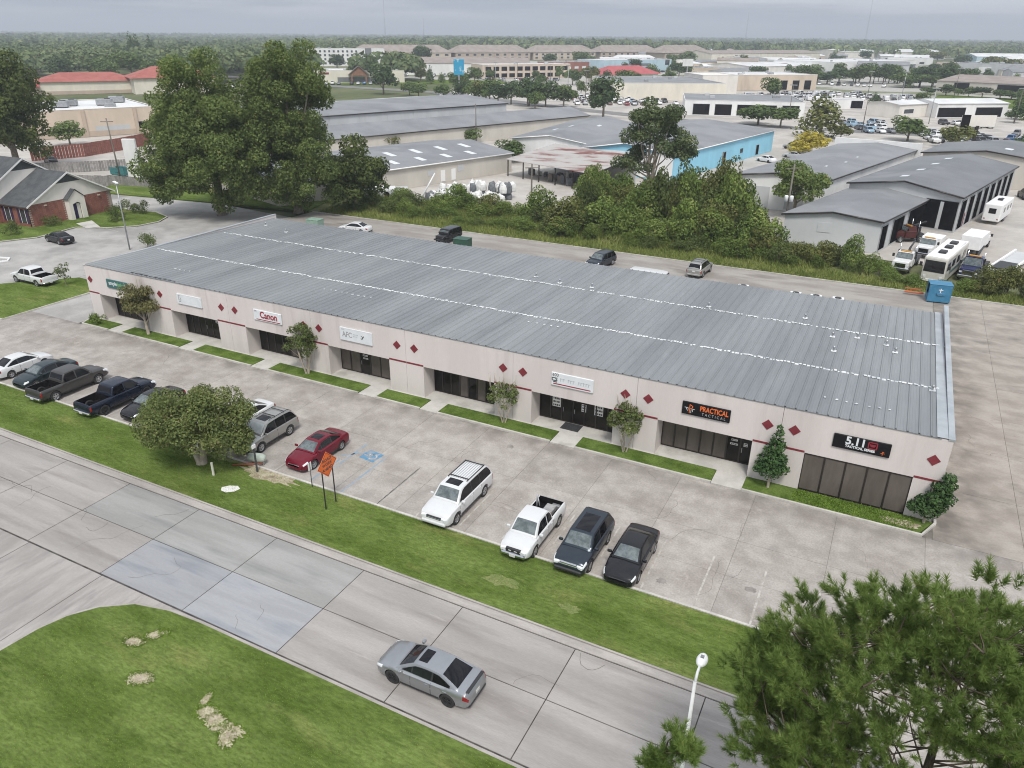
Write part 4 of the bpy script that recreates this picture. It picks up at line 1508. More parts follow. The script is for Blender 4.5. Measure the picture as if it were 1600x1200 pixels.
PARKED = 'vehicles parked nose or tail to the grass verge'
vehicle('suburban', 'parked_suv', 'long white older SUV with roof bars and a dark sunroof', 'SUV', (-20.15, 32.65, 0), -90, P_white, sun=(.02, .62), group=PARKED, extras=('ribs',))
wp = vehicle('smallpickup', 'pickup_truck', 'white pickup with an open bed of tools and three round grille lamps', 'pickup', (-14.72, 31.95, 0), -90, P_white, group=PARKED)
vehicle('suv', 'parked_suv', 'dark slate SUV with a glass roof between the white pickup and black sedan', 'SUV', (-11.62, 31.95, 0), -90, P_grey, rim='alloy', sun=(-1.2, .42), group=PARKED, trim=M_chrome)
vehicle('sedan', 'parked_car', 'small black sedan at the near end of the row of parked cars', 'car', (-9.02, 32.35, 0), -90, P_black, group=PARKED)
vehicle('sedan', 'parked_car', 'dark red sedan with a sunroof beside the blue disabled bay', 'car', (-31.5, 33.3, 0), -90, P_red, sun=(-.45, .2), group=PARKED, trim=M_chrome)
vehicle('suv', 'parked_suv', 'silver SUV with black roof bars half behind the round tree', 'SUV', (-36.1, 33.3, 0), -90, P_champ, sun=(-.35, .35), group=PARKED, extras=('rack',),
        screen=mat('sunshade_screen', (0.42, 0.45, 0.46), (0.55, 0.57, 0.58), scale=3, rough=0.12, coord='obj'))
vehicle('sedan', 'parked_car', 'white car mostly hidden by the round tree beside the silver SUV', 'car', (-39.2, 34.4, 0), -90, P_white, group=PARKED)
vehicle('sedan', 'parked_car', 'black sedan with its tail hidden by the round tree', 'car', (-46.95, 32.9, 0), -90, P_black, group=PARKED)
vehicle('pickup', 'pickup_truck', 'black crew cab pickup backed up to the grass, with a black bed', 'pickup', (-50.35, 32.4, 0), 90, P_navy, rim='black', group=PARKED)
vehicle('pickup', 'pickup_truck', 'grey brown crew cab pickup backed up to the grass with silver wheels', 'pickup', (-55.75, 32.2, 0), 90, P_dkgrey, group=PARKED)
vehicle('sedan', 'parked_car', 'dark green grey sedan nosed to the grass beside the white sedan', 'car', (-59.25, 32.6, 0), -90, P_green, group=PARKED)
vehicle('sedan', 'parked_car', 'white sedan at the far end of the row by the grass', 'car', (-62.85, 32.8, 0), 90, P_white, group=PARKED)
TYPES['coupe'] = dict(TYPES['sedan'], r=.355, gh=dict(SED_GH, xd=-1.92, xc=-.95, zr=1.42, wr=.60))
vehicle('coupe', 'driven_car', 'silver sedan with black wheels and sunroof driving on the street', 'car', (-14.2, 20.33, 0), 180, P_silver, rim='black', sun=(-.12, .32), extras=('spoiler',), screen=M_glass)
vehicle('sedan', 'parked_car', 'black sedan in a marked bay before the brick building', 'car', (-99.8, 61.4, 0), 174, P_black)
vehicle('pickup', 'pickup_truck', 'white crew cab pickup parked beside the grass corner', 'pickup', (-85.3, 48.5, 0), 180, P_white)
# behind the building
REAR = 'vehicles parked along the rear lane'
vehicle('jeep', 'off_roader', 'boxy black off-roader behind the roof by the green dumpster', 'off-roader', (-54.2, 87.2, 0), -95, P_black, rim='black', group=REAR)
vehicle('sedan', 'parked_car', 'white car showing its dark windscreen behind the far roof edge', 'car', (-68.6, 85.2, 0), 188, P_white, group=REAR)
vehicle('suv', 'parked_suv', 'dark grey hatch-backed car peeping over the rear roof edge', 'SUV', (-31.2, 85.6, 0), -100, P_grey, group=REAR)
vehicle('van', 'parked_van', 'white van showing only its roof above the rear roof edge', 'van', (-24.0, 79.9, 0), 178, P_white, group=REAR)
vehicle('suv', 'parked_suv', 'silver SUV seen from behind on the rear lane', 'SUV', (-19.6, 88.4, 0), 86, P_champ, group=REAR, extras=('rack',))
vehicle('sedan', 'parked_car', 'black car half hidden beside the building near the big tree', 'car', (-79.2, 71.5, 0), 60, P_black)
# tools in the white pickup's bed
t = thing('tool_box', 'grey tool boxes lying in the white pickup bed', 'toolbox', (-14.55, 33.9, 0.59))
MB().box(-.35, .25, -.5, .3, 0, .32, bevel=.03).build('case', mat('grey_case', (0.25, 0.25, 0.25), (0.35, 0.34, 0.33), scale=3), t)
MB().box(-.1, .4, .35, .6, 0, .25, bevel=.03).build('case', M_steel, t)
tag(MB().tube([(-15.35, 33.6, .6), (-15.3, 33.65, 1.7)], .05, 8).tube([(-15.3, 33.65, 1.66), (-15.0, 33.3, 1.2)], .03, 6).build('hand_winch', M_steel), 'steel post winch standing in the white pickup bed', 'winch')


# ------------------------------------------------------------------ trees
NR = np.random.default_rng(5)


def unit(n):
    d = NR.normal(size=(n, 3))
    return d / np.linalg.norm(d, axis=1, keepdims=True)


def cards(P, Nn, size, asp=.6, jit=.55):
    """One small folded rhombus per point, facing roughly along Nn."""
    n = len(P)
    Nn = Nn + NR.normal(size=(n, 3)) * jit
    Nn /= np.linalg.norm(Nn, axis=1, keepdims=True)
    r = unit(n)
    a = np.cross(Nn, r)
    a /= np.linalg.norm(a, axis=1, keepdims=True) + 1e-9
    b = np.cross(Nn, a)
    s = size * NR.uniform(.6, 1.35, size=(n, 1))
    V = np.empty((n, 4, 3))
    V[:, 0] = P - a * s * .5
    V[:, 1] = P + b * s * .5 * asp + Nn * s * .08
    V[:, 2] = P + a * s * .5
    V[:, 3] = P - b * s * .5 * asp + Nn * s * .08
    return V.reshape(-1, 3), np.arange(4 * n).reshape(n, 4)


def puff_leaves(puffs, n, size, bottom=-.55, asp=.6, inner=.72, jit=.55):
    pf = np.array(puffs, dtype=float)
    w = pf[:, 3] ** 2
    idx = NR.choice(len(pf), size=int(n * 1.25), p=w / w.sum())
    d = unit(len(idx))
    keep = d[:, 2] > bottom
    d, idx = d[keep][:n], idx[keep][:n]
    rad = pf[idx, 3] * (inner + (1.06 - inner) * NR.random(len(idx)) ** .6)
    P = pf[idx, :3] + d * rad[:, None] * np.array([1, 1, .86])
    return cards(P, d + np.array([0, 0, .25]), size, asp, jit)


def ell_puffs(c, rx, ry, rz, n, r0, r1, low=-.5):
    out = [(c[0], c[1], c[2], min(rx, rz) * .55)]
    while len(out) < n:
        d = unit(1)[0]
        if d[2] < low:
            continue
        k = NR.uniform(.45, .95)
        r = NR.uniform(r0, r1)
        out.append((c[0] + d[0] * rx * k, c[1] + d[1] * ry * k, c[2] + d[2] * rz * k, r))
    return out


def limbs(mb, base, top, r0, targets, n=7, lean=(0, 0)):
    bx, by, bz = base
    mid = (bx + lean[0] * .5, by + lean[1] * .5, bz + (top - bz) * .5)
    tp = (bx + lean[0], by + lean[1], top)
    mb.tube([(bx, by, bz - .1), (bx, by, bz + .25 * r0), mid, tp], [r0 * 1.35, r0, r0 * .75, r0 * .35], n)
    for (x, y, z, r) in targets:
        t = NR.uniform(.35, .85)
        s = (bx + lean[0] * t, by + lean[1] * t, bz + (top - bz) * t * .8)
        m = ((s[0] + x) / 2 + NR.uniform(-.1, .1) * r, (s[1] + y) / 2 + NR.uniform(-.1, .1) * r, (s[2] + z) / 2 - .08 * abs(z - s[2]))
        mb.tube([s, m, (x, y, z)], [r0 * .45, r0 * .28, r0 * .08], 5, cap=False)


def tree(name, label, cat, loc, puffs, n, size, lm, trunk_r, trunk_top, bark=None, group=None, ntar=7, bottom=-.55, lean=(0, 0), multi=1, bare=0, jit=.55, rz=0.0):
    t = thing(name, label, cat, loc, rz, group)
    mb = MB()
    tar = sorted(puffs, key=lambda p: -p[3])[:ntar] if ntar else []
    for k in range(multi):
        a = 2 * PI * k / max(multi, 1)
        off = (0, 0, 0) if multi == 1 else (.12 * math.cos(a), .12 * math.sin(a), 0)
        ln = lean if multi == 1 else (lean[0] + .5 * math.cos(a), lean[1] + .5 * math.sin(a))
        limbs(mb, off, trunk_top, trunk_r, tar[k::multi], lean=ln)
    for k in range(bare):          # bare whips standing out of the crown
        p = puffs[RN.randrange(len(puffs))]
        z = max(q[2] + q[3] for q in puffs)
        mb.tube([(p[0] * .6, p[1] * .6, p[2]), (p[0] + RN.uniform(-.1, .1), p[1], (p[2] + z) / 2 + .2), (p[0] * 1.15, p[1] * 1.15, z + RN.uniform(.0, .55))], [.03, .022, .012], 5)
    mb.build('trunk', bark or M_bark, t, fix=False)
    V, F = puff_leaves(puffs, n, size, bottom, jit=jit, inner=.5)
    link('crown', quads_mesh('crown', V, F, lm), t)
    return t


L_oak = leaf_mat('oak_leaves', (0.042, 0.062, 0.020), (0.132, 0.164, 0.060), (0.19, 0.18, 0.07), scale=.8, trans=.4)
L_oak2 = leaf_mat('dark_oak_leaves', (0.030, 0.044, 0.015), (0.098, 0.118, 0.042), scale=.4, trans=.35)
L_myrtle = leaf_mat('myrtle_leaves', (0.042, 0.056, 0.02), (0.125, 0.15, 0.06), (0.21, 0.20, 0.09), scale=1.2, trans=.35)
L_myrtle2 = leaf_mat('autumn_myrtle_leaves', (0.05, 0.045, 0.022), (0.125, 0.125, 0.055), (0.20, 0.13, 0.07), scale=1.2)
L_magn = leaf_mat('magnolia_leaves', (0.018, 0.040, 0.016), (0.055, 0.095, 0.035), scale=1.0, rough=.4)
L_bush = leaf_mat('round_tree_leaves', (0.044, 0.058, 0.022), (0.132, 0.152, 0.060), (0.25, 0.19, 0.13), scale=.9, trans=.4)
L_far = leaf_mat('distant_leaves', (0.030, 0.050, 0.018), (0.10, 0.130, 0.048), scale=.12)
L_fard = leaf_mat('distant_dark_leaves', (0.022, 0.038, 0.018), (0.065, 0.09, 0.038), scale=.12)
L_yel = leaf_mat('yellowing_leaves', (0.16, 0.14, 0.03), (0.33, 0.28, 0.07), scale=.5)
L_con = leaf_mat('brown_green_leaves', (0.04, 0.05, 0.018), (0.11, 0.115, 0.04), (0.15, 0.11, 0.05), scale=.5)
L_wild = leaf_mat('thicket_leaves', (0.038, 0.060, 0.016), (0.125, 0.16, 0.048), (0.20, 0.21, 0.09), scale=.3)
L_needle = leaf_mat('pine_needles', (0.055, 0.088, 0.024), (0.165, 0.215, 0.072), (0.22, 0.23, 0.09), scale=.9, trans=.45)

# crape myrtles in the beds and two small magnolias near the corner
MYR = 'small trees in the beds along the shop front'
tree('crape_myrtle', 'bronze leaved crape myrtle with a pale trunk below the teal sign', 'tree', (-60.4, 43.35, .1),
     ell_puffs((-.4, .1, 2.9), 2.3, 1.5, 1.9, 44, .35, .75), 8000, .17, L_myrtle2, .16, 2.2, M_palebark, MYR, lean=(-.2, 0), bare=5)
tree('crape_myrtle', 'leafy crape myrtle to the right of the Canon sign', 'tree', (-41.2, 43.4, .1),
     ell_puffs((-.25, .1, 2.75), 1.6, 1.2, 1.95, 34, .2, .46), 3300, .17, L_myrtle, .09, 2.3, M_palebark, MYR, multi=3, bare=3)
tree('crape_myrtle', 'thin vase shaped crape myrtle with many bare whips', 'tree', (-22.6, 43.35, .1),
     ell_puffs((0, .1, 2.05), 1.5, 1.0, 1.55, 26, .16, .36), 1500, .16, L_myrtle, .06, 1.8, M_palebark, MYR, multi=3, bare=16)
tree('crape_myrtle', 'crape myrtle with two tall bare shoots by the 600 sign', 'tree', (-13.3, 43.4, .1),
     ell_puffs((.1, .1, 2.2), 1.6, 1.1, 1.6, 28, .18, .42), 2100, .18, L_myrtle, .06, 1.8, M_palebark, MYR, multi=3, bare=6)
MAG = 'small dark magnolias at the near end'
pf = [(0, 0, 1.35, .75), (.3, .1, 1.5, .6), (-.45, 0, 1.4, .55), (.1, 0, 2.1, .68), (-.1, .1, 2.6, .55), (.15, 0, 3.0, .48), (.05, 0, 3.5, .38), (.15, 0, 3.95, .26), (.1, 0, 4.3, .18), (.55, -.1, 2.2, .4), (-.6, .1, 1.9, .35), (.7, 0, 1.5, .4), (-.75, 0, 1.2, .35), (.35, 0, 3.1, .35)]
tree('magnolia', 'narrow dark green magnolia between the two black signs', 'tree', (-3.75, 43.4, .1), pf, 2400, .20, L_magn, .09, 3.6, M_palebark, MAG, ntar=5, bottom=-.8)
pf = [(.1, 0, 1.0, .65), (.5, .1, 1.3, .55), (-.5, 0, 1.0, .5), (.3, 0, 1.8, .6), (.5, 0, 2.4, .5), (.75, 0, 2.8, .42), (.65, 0, 3.2, .36), (-.4, 0, 1.5, .35), (.95, 0, 1.9, .4), (.15, 0, 2.6, .3), (-.8, 0, .9, .3)]
tree('magnolia', 'dark green magnolia on the kerbed corner of the building', 'tree', (5.1, 43.75, .1), pf, 2200, .21, L_magn, .09, 2.8, M_palebark, MAG, ntar=5, bottom=-.8)

# round tree on the verge
pf = ell_puffs((-.1, .2, 3.1), 3.8, 3.4, 2.3, 90, .45, .95, low=-.6) + ell_puffs((-1.9, -.2, 1.8), 2.0, 1.8, 1.1, 22, .4, .7) + ell_puffs((2.0, .4, 1.9), 1.7, 1.8, 1.1, 18, .4, .7)
tree('round_tree', 'broad round olive green tree standing on the verge over the parked cars', 'tree', (-37.6, 28.9, .09), pf, 36000, .17, L_bush, .26, 2.6, M_palebark, None, ntar=12, multi=3, bottom=-.75)
tag(MB().tube([(-35.6, 29.6, .12), (-34.6, 29.9, .3), (-33.9, 30.6, .16)], [.05, .05, .04], 6).build('orange_pipe', mat('orange_pipe_paint', (0.45, 0.10, 0.04), (0.33, 0.09, 0.05), scale=3)),
    'orange pipe end lying under the round tree by the silver SUV', 'pipe')

# the big oaks beyond the far end
pf = (ell_puffs((-1, -1, 13.5), 8.4, 8.0, 10.6, 120, 1.0, 2.1, low=-.95) + ell_puffs((-4, -3, 7.0), 7.4, 6.5, 5.6, 50, 1.0, 1.8, low=-.95) +
      ell_puffs((5.5, -2, 9.5), 6.5, 6.0, 9.0, 60, 1.0, 2.0, low=-.95))
tree('oak_tree', 'huge broad oak rising over the far end of the building', 'tree', (-93.8, 84.2, 0), pf, 105000, .37, L_oak, .7, 17.0, M_bark, 'the two huge oaks', ntar=16, bottom=-.9, jit=.85)
pf = (ell_puffs((0, 0, 15.6), 7.4, 7.2, 10.6, 110, 1.0, 2.1, low=-.95) + ell_puffs((4.0, -2, 7.0), 6.6, 6.0, 5.8, 46, 1.0, 1.8, low=-.95) + ell_puffs((-4.5, -1, 11), 5, 5, 8, 40, 1.0, 1.9, low=-.95))
tree('oak_tree', 'taller of the two huge oaks, next to the low buff warehouse', 'tree', (-84.8, 91.5, 0), pf, 95000, .37, L_oak, .7, 18.0, M_bark, 'the two huge oaks', ntar=16, bottom=-.9, jit=.85)
pf = ell_puffs((0, 0, 6), 5.2, 5.0, 4.6, 26, 1.2, 2.2, low=-.9)
tree('oak_tree', 'lower oak at the foot of the huge oak above the hedge', 'tree', (-77.5, 97.0, 0), pf, 9000, .52, L_oak2, .35, 6.0, M_bark, None, ntar=8, bottom=-.9)
pf = ell_puffs((-1, 0, 11.5), 9.0, 9, 10.5, 60, 1.6, 3.0, low=-.95)
tree('oak_tree', 'dark oak at the edge of the view behind the brick building', 'tree', (-158.0, 92.5, 0), pf, 26000, .62, L_oak2, .7, 13, M_bark, None, ntar=14, bottom=-.9)
# tall pale trunked tree in the thicket
pf = ell_puffs((0, 0, 12.2), 5.8, 5.4, 5.4, 34, .9, 1.7, low=-.8) + ell_puffs((-3, 0, 8), 3.2, 3, 3, 10, .8, 1.4) + ell_puffs((4.6, 0, 9.5), 3.0, 3, 3, 10, .8, 1.4)
tree('gum_tree', 'tall airy tree with pale forking trunks rising from the thicket', 'tree', (-36.5, 121.0, 0), pf, 15000, .42, leaf_mat('airy_leaves', (0.030, 0.046, 0.022), (0.095, 0.115, 0.055), (0.17, 0.18, 0.11), scale=.4), .34, 12.5, M_palebark, None, ntar=18, multi=2, bottom=-.8)
pf = ell_puffs((0, 0, 5.2), 4.4, 4.2, 3.6, 24, 1.0, 1.8, low=-.8)
tree('broad_tree', 'round dark tree behind the transformer pole beside the grey sheds', 'tree', (-14.5, 128.0, 0), pf, 6000, .48, L_oak, .3, 5, M_bark, None, ntar=8)

# the pine in the near corner: limbs carrying clusters of bottle-brush needle tufts
def needle_tufts(P, D, k, length, width):
    m = len(P)
    ax = np.repeat(D, k, axis=0)
    rad = np.cross(ax, unit(m * k))
    rad /= np.linalg.norm(rad, axis=1, keepdims=True) + 1e-9
    q = NR.random((m * k, 1))
    base = np.repeat(P, k, axis=0) - ax * (1 - q) * length * 1.1
    d = ax * (.45 + .55 * q) + rad * (.95 - .45 * q) + unit(m * k) * .18
    d /= np.linalg.norm(d, axis=1, keepdims=True)
    ln = length * NR.uniform(.7, 1.1, size=(m * k, 1))
    side = np.cross(d, unit(m * k))
    side /= np.linalg.norm(side, axis=1, keepdims=True) + 1e-9
    V = np.empty((m * k, 3, 3))
    V[:, 0] = base - side * width * .5
    V[:, 1] = base + side * width * .5
    V[:, 2] = base + d * ln
    return V.reshape(-1, 3), np.arange(m * k * 3).reshape(-1, 3)


def pine(label, loc, height, clusters, per, needles=60, size=.27, width=.018):
    t = thing('pine_tree', label, 'tree', loc, 0)
    mb = MB()
    f = height / 14.6 if len(clusters) > 50 else .3
    mb.tube([(0, 0, -.1), (.08, 0, height * .4), (-.05, .08, height * .72), (0, 0, height * .93)], [.26 * f, .19 * f, .07 * f, .015 * f], 9)
    P, D = [], []
    hubs = []
    for i, (x, y, z, r) in enumerate(clusters):
        c = Vector((x, y, z))
        zs = max(2.5, min(height - .4, z - .42 * math.hypot(x, y)))
        s = Vector((0, 0, zs))
        if i % 7 and hubs:
            s = min(hubs, key=lambda h: (h - c).length).copy()
        else:
            hubs.append(c)
        m1 = s.lerp(c, .5) + Vector((0, 0, -.12 * (c - s).length)) + Vector(NR.normal(size=3) * .08)
        mb.tube([tuple(s), tuple(m1), tuple(c)], [.028, .018, .008], 4, cap=False)
        out = Vector((x, y, .8 + .35 * math.hypot(x, y))).normalized()
        for k in range(per // 2):
            d = Vector(unit(1)[0])
            if d.dot(out) < -.35:
                d = -d
            e = c + Vector((d.x * r, d.y * r, d.z * r * .75))
            ax = (d * .7 + out * .55 + Vector((0, 0, .65))).normalized()
            for q in (.45, 1.0):
                P.append(tuple(c.lerp(e, q)))
                D.append(tuple(ax))
    mb.build('trunk', mat('pine_bark', (0.07, 0.05, 0.038), (0.14, 0.105, 0.08), scale=4, rough=.95, coord='obj'), t, fix=False)
    V, F = needle_tufts(np.array(P), np.array(D), needles, size, width)
    link('needles', quads_mesh('needles', V, F, L_needle), t)
    return t


cl = []
while len(cl) < 470:
    d = unit(1)[0]
    if d[2] < -.7 or (d[1] > .5 and NR.random() < .5):
        continue
    k = NR.uniform(.25, 1.0) ** .5
    q = (d[0] * 4.9 * k, d[1] * 4.6 * k, 9.4 + d[2] * 4.8 * k)
    if q[2] > 12 and math.hypot(q[0], q[1]) > 3.2:
        continue
    cl.append((*q, NR.uniform(.4, .7)))
for (x, z) in ((-4.5, 10.2), (-4.9, 10.6), (-4.3, 11.2), (-4.2, 9.6), (-4.1, 8.8), (-3.9, 11.6), (-3.4, 11.8), (-3.8, 10.4), (-4.6, 11.0), (-.3, 12.2), (.4, 12.8), (.5, 11.8), (-.6, 11.4), (.2, 13.4), (-.2, 14.2), (.9, 12.4), (-.9, 12.8), (-.9, 14.6), (.1, 14.9), (.9, 14.4), (-.4, 13.9), (.5, 13.8), (1.4, 13.6), (2.2, 13.9), (2.6, 13.2), (-1.4, 13.6), (-2.0, 13.0)):
    cl.append((x, NR.uniform(-.5, .7), z, NR.uniform(.45, .7)))
pine('big long needled pine filling the near corner over the driveway', (3.6, 16.8, 0), 14.6, cl, 18, 64, .205, .017)
cl = [(NR.normal() * .3, NR.normal() * .3, z, .36) for z in np.linspace(8.2, 11.1, 12)]
pine('slim young pine tip poking up beside the white street lamp', (-2.1, 13.2, 0), 11.1, cl, 24, 60, .2)


# ------------------------------------------------------------------ street furniture
lamp = thing('street_lamp', 'white street lamp with an oval head beside the near pine', 'street lamp', (-2.55, 17.35, 0))
M_lampw = mat('lamp_white', (0.70, 0.71, 0.71), (0.78, 0.79, 0.79), scale=2, rough=.4)
lamp.location = (-2.55, 17.35, 0)
LH = 8.45
MB().tube([(0, 0, 0), (0, 0, LH)], [.09, .05], 10).build('pole', M_lampw, lamp)
mb = MB()
mb.tube([(0, 0, LH), (.0, .25, LH + .18), (0, .55, LH + .2)], [.05, .045, .04], 8)
mb.build('arm', M_lampw, lamp)
mb = MB()
mb.lathe([(.03, -.16), (.12, -.13), (.17, -.03), (.175, .0), (.15, .06), (.10, .11), (.02, .135)], 'z', (0, 0, 0), 18)
h = mb.build('lamp_head', M_lampw, lamp)
h.location = (0, .75, LH + .2)
h.scale = (1.0, 1.75, .9)
MB().box(-.05, .05, .70, .80, LH + .32, LH + .36).build('photo_cell', mat('cell_grey', (0.2, 0.2, 0.21)), lamp)

# road-work sign: orange diamond on two black posts, facing along the street
rs = thing('road_sign', 'orange diamond road work sign on two black posts in the verge', 'sign', (-26.85, 28.95, .085))
for y in (-.46, .46):
    MB().box(-.025, .025, y - .03, y + .03, -.1, 3.3).build('post', M_dark, rs)
M_osign = mat('orange_sign_sheet', (0.72, 0.125, 0.012), (0.80, 0.155, 0.02), scale=1.5, rough=.45)
r = .86
mb = MB()
mb.slab_poly([(.03, 0, 2.9 - r), (.03, r, 2.9), (.03, 0, 2.9 + r), (.03, -r, 2.9)], (.02, 0, 0))
pl = mb.build('sign_plate', M_osign, rs)
for k, (tx, zz, sz) in enumerate((('ROAD', 3.22, .27), ('WORK', 2.92, .27), ('AHEAD', 2.62, .27))):
    o = link('lettering', text_mesh(tx, sz, .003, M_ink, 'lettering', .006), pl)
    o.location = (.054, 0, zz)
    o.rotation_euler = (PI / 2, 0, PI / 2)
mb = MB()
q = .78
for (a, b) in (((0, -q), (q, 0)), ((q, 0), (0, q)), ((0, q), (-q, 0)), ((-q, 0), (0, -q))):
    d = Vector((b[0] - a[0], b[1] - a[1]))
    n = Vector((-d.y, d.x)).normalized() * .012
    mb.face([(.0535, a[0] - n.x, 2.9 + a[1] - n.y), (.0535, b[0] - n.x, 2.9 + b[1] - n.y), (.0535, b[0] + n.x, 2.9 + b[1] + n.y), (.0535, a[0] + n.x, 2.9 + a[1] + n.y)])
mb.build('border', M_ink, pl, fix=False)
# thin posts: disabled-bay sign seen edge on, short stake signs
p = thing('sign_post', 'slim grey sign post with a white plate before the red sedan', 'sign', (-29.25, 30.05, .085))
MB().tube([(0, 0, -.1), (0, 0, 1.75)], .03, 6).build('post', mat('post_grey', (0.12, 0.12, 0.12)), p)
MB().box(-.02, .0, -.15, .15, 1.2, 1.75).build('sign_plate', M_white, p)
p = thing('sign_post', 'dark square post with a white plate beside the pale pipe box', 'sign', (-33.55, 29.75, .085))
MB().box(-.045, .045, -.045, .045, -.1, 1.75).build('post', mat('post_dark', (0.055, 0.06, 0.06)), p)
MB().box(-.03, .03, -.15, .15, 1.76, 2.0).build('sign_plate', M_white, p)
tag(MB().box(-.07, .07, -.05, .05, -.1, .95, bevel=.02).build('marker_post', mat('cream_plastic', (0.66, 0.66, 0.55), (0.72, 0.72, 0.62), scale=3), None, (-35.75, 28.15, .085), .3), 'cream flat marker post in the grass below the round tree', 'post')
b = thing('backflow_preventer', 'pale green insulated pipe hood on the bare ground beside the round tree', 'pipe box', (-34.35, 30.6, .09), .3)
M_pale = mat('pale_green_cover', (0.42, 0.47, 0.40), (0.50, 0.55, 0.48), scale=2, rough=.6)
MB().lathe([(.05, -.62), (.26, -.55), (.30, -.2), (.30, .35), (.2, .55), (.05, .6)], 'x', (0, 0, .42), 14).build('hood', M_pale, b)
MB().tube([(-.35, 0, -.1), (-.35, 0, .3)], .08, 8).tube([(.4, 0, -.1), (.4, 0, .3)], .08, 8).tube([(-.62, 0, .42), (-.95, 0, .45)], .04, 6).build('pipe', M_steel, b)
blob('white_utility_lid', (-33.6, 27.45), .62, .42, .10, mat('white_concrete_lid', (0.62, 0.61, 0.58), (0.70, 0.69, 0.66), scale=2, rough=.8, fine=.06, fscale=10), .5, n=7, rag=.1)
o = bpy.data.objects['white_utility_lid']
del o['kind']
tag(o, 'white irregular concrete lid lying in the verge', 'utility lid')

ll = thing('car_park_lamp', 'pale steel car park lamp with two heads before the brick building', 'street lamp', (-88.4, 63.3, 0))
MB().tube([(0, 0, 0), (0, 0, 8.6)], [.10, .07], 8).build('pole', M_steel, ll)
for s in (-1, 1):
    MB().obox((.45 * s - .05, -.2 * s, 8.62), .62, .36, .16, rz=-.4, bevel=.05).build('lamp_head', M_lampw, ll)


def utility_pole(label, loc, h, lean=(0, 0), arm=True, cans=0, m=None, group=None, cat='utility pole'):
    t = thing('utility_pole', label, cat, loc, 0, group)
    m = m or M_wood
    MB().tube([(0, 0, -.2), (lean[0], lean[1], h)], [.16, .11], 8).build('pole', m, t)
    if arm:
        MB().obox((lean[0], lean[1], h - .6), 2.2, .1, .12, rz=.6).build('crossarm', m, t)
    for k in range(cans):
        MB().lathe([(.05, 0), (.26, .02), (.27, .75), (.2, .85), (.05, .88)], 'z', (.35 if k else -.35, -.3, h * .5), 12).build('transformer', M_lampw, t)
    return t


utility_pole('dark leaning utility pole in front of the white pylon by the oak', (-131.0, 95.0, 0), 11.5, (-.6, 0))
utility_pole('utility pole grown over with creeper before the white yard', (-53.0, 111.0, 0), 7.3, arm=True)
utility_pole('short white leaning pole beside the stacked white bags', (-71.9, 106.3, 0), 4.9, (2.3, 2.0), arm=False, m=M_lampw)
utility_pole('thin dark pole behind the thicket by the blue building', (-25.9, 124.0, 0), 9.5, arm=False)
utility_pole('pole carrying two pale transformers beside the grey shed', (-13.6, 112.0, 0), 10.2, cans=2)
utility_pole('tall dark pole against the long pale warehouse', (-103.0, 181.0, 0), 9.5, arm=False)


# ------------------------------------------------------------------ dumpsters, sacks and yard things
def dumpster(label, loc, rz, m, w=2.2, d=1.7, h=2.0, mark=False, lid=True):
    t = thing('dumpster', label, 'dumpster', loc, rz)
    mb = MB()
    mb.slab_poly([(-w / 2, -d / 2, .12), (w / 2, -d / 2, .12), (w / 2, -d / 2, h), (-w / 2, -d / 2, h)], (0, .05, 0))
    mb.slab_poly([(-w / 2, d / 2 - .05, .12), (w / 2, d / 2 - .05, .12), (w / 2, d / 2 - .05, h), (-w / 2, d / 2 - .05, h)], (0, .05, 0))
    mb.box(w / 2 - .05, w / 2, -d / 2 + .051, d / 2 - .051, .12, h)
    # side with the loading hatch
    mb.box(-w / 2, -w / 2 + .05, -d / 2 + .051, d / 2 - .051, .12, h * .42)
    mb.box(-w / 2, -w / 2 + .05, -d / 2 + .051, -d / 2 + .3, h * .42, h)
    mb.box(-w / 2, -w / 2 + .05, d / 2 - .3, d / 2 - .051, h * .42, h)
    mb.box(-w / 2 + .051, w / 2 - .051, -d / 2 + .051, d / 2 - .051, .12, .16)
    mb.build('bin', m, t)
    if lid:
        MB().obox((0, 0, h + .03), w + .08, d + .08, .06, bevel=.02).build('lid', m, t)
    MB().box(-w / 2 + .06, w / 2 - .06, -d / 2 + .06, d / 2 - .06, .17, h * .5).build('rubbish', M_void, t)
    for s in (-1, 1):
        MB().box(-.3, .5, s * (d / 2 + .06) - .055, s * (d / 2 + .06) + .055, h * .45, h * .57, bevel=.01).build('lift_sleeve', m, t)
        MB().box(-w / 2 + .1, w / 2 - .1, s * d * .3 - .08, s * d * .3 + .08, 0, .119).build('skid', M_dark, t)
    if mark:
        mb = MB()
        y = -d / 2 - .012
        for q in ([(-.02, y, 1.15), (.06, y, 1.15), (.06, y, 1.62), (-.02, y, 1.62)], [(-.18, y, 1.42), (-.021, y, 1.42), (-.021, y, 1.5), (-.18, y, 1.5)], [(.061, y, 1.42), (.24, y, 1.42), (.24, y, 1.5), (.061, y, 1.5)],
                  [(-.2, y, .85), (.26, y, .85), (.14, y, 1.149), (-.08, y, 1.149)]):
            mb.slab_poly(q, (0, .01, 0))
        mb.build('emblem', M_white, t)
    return t


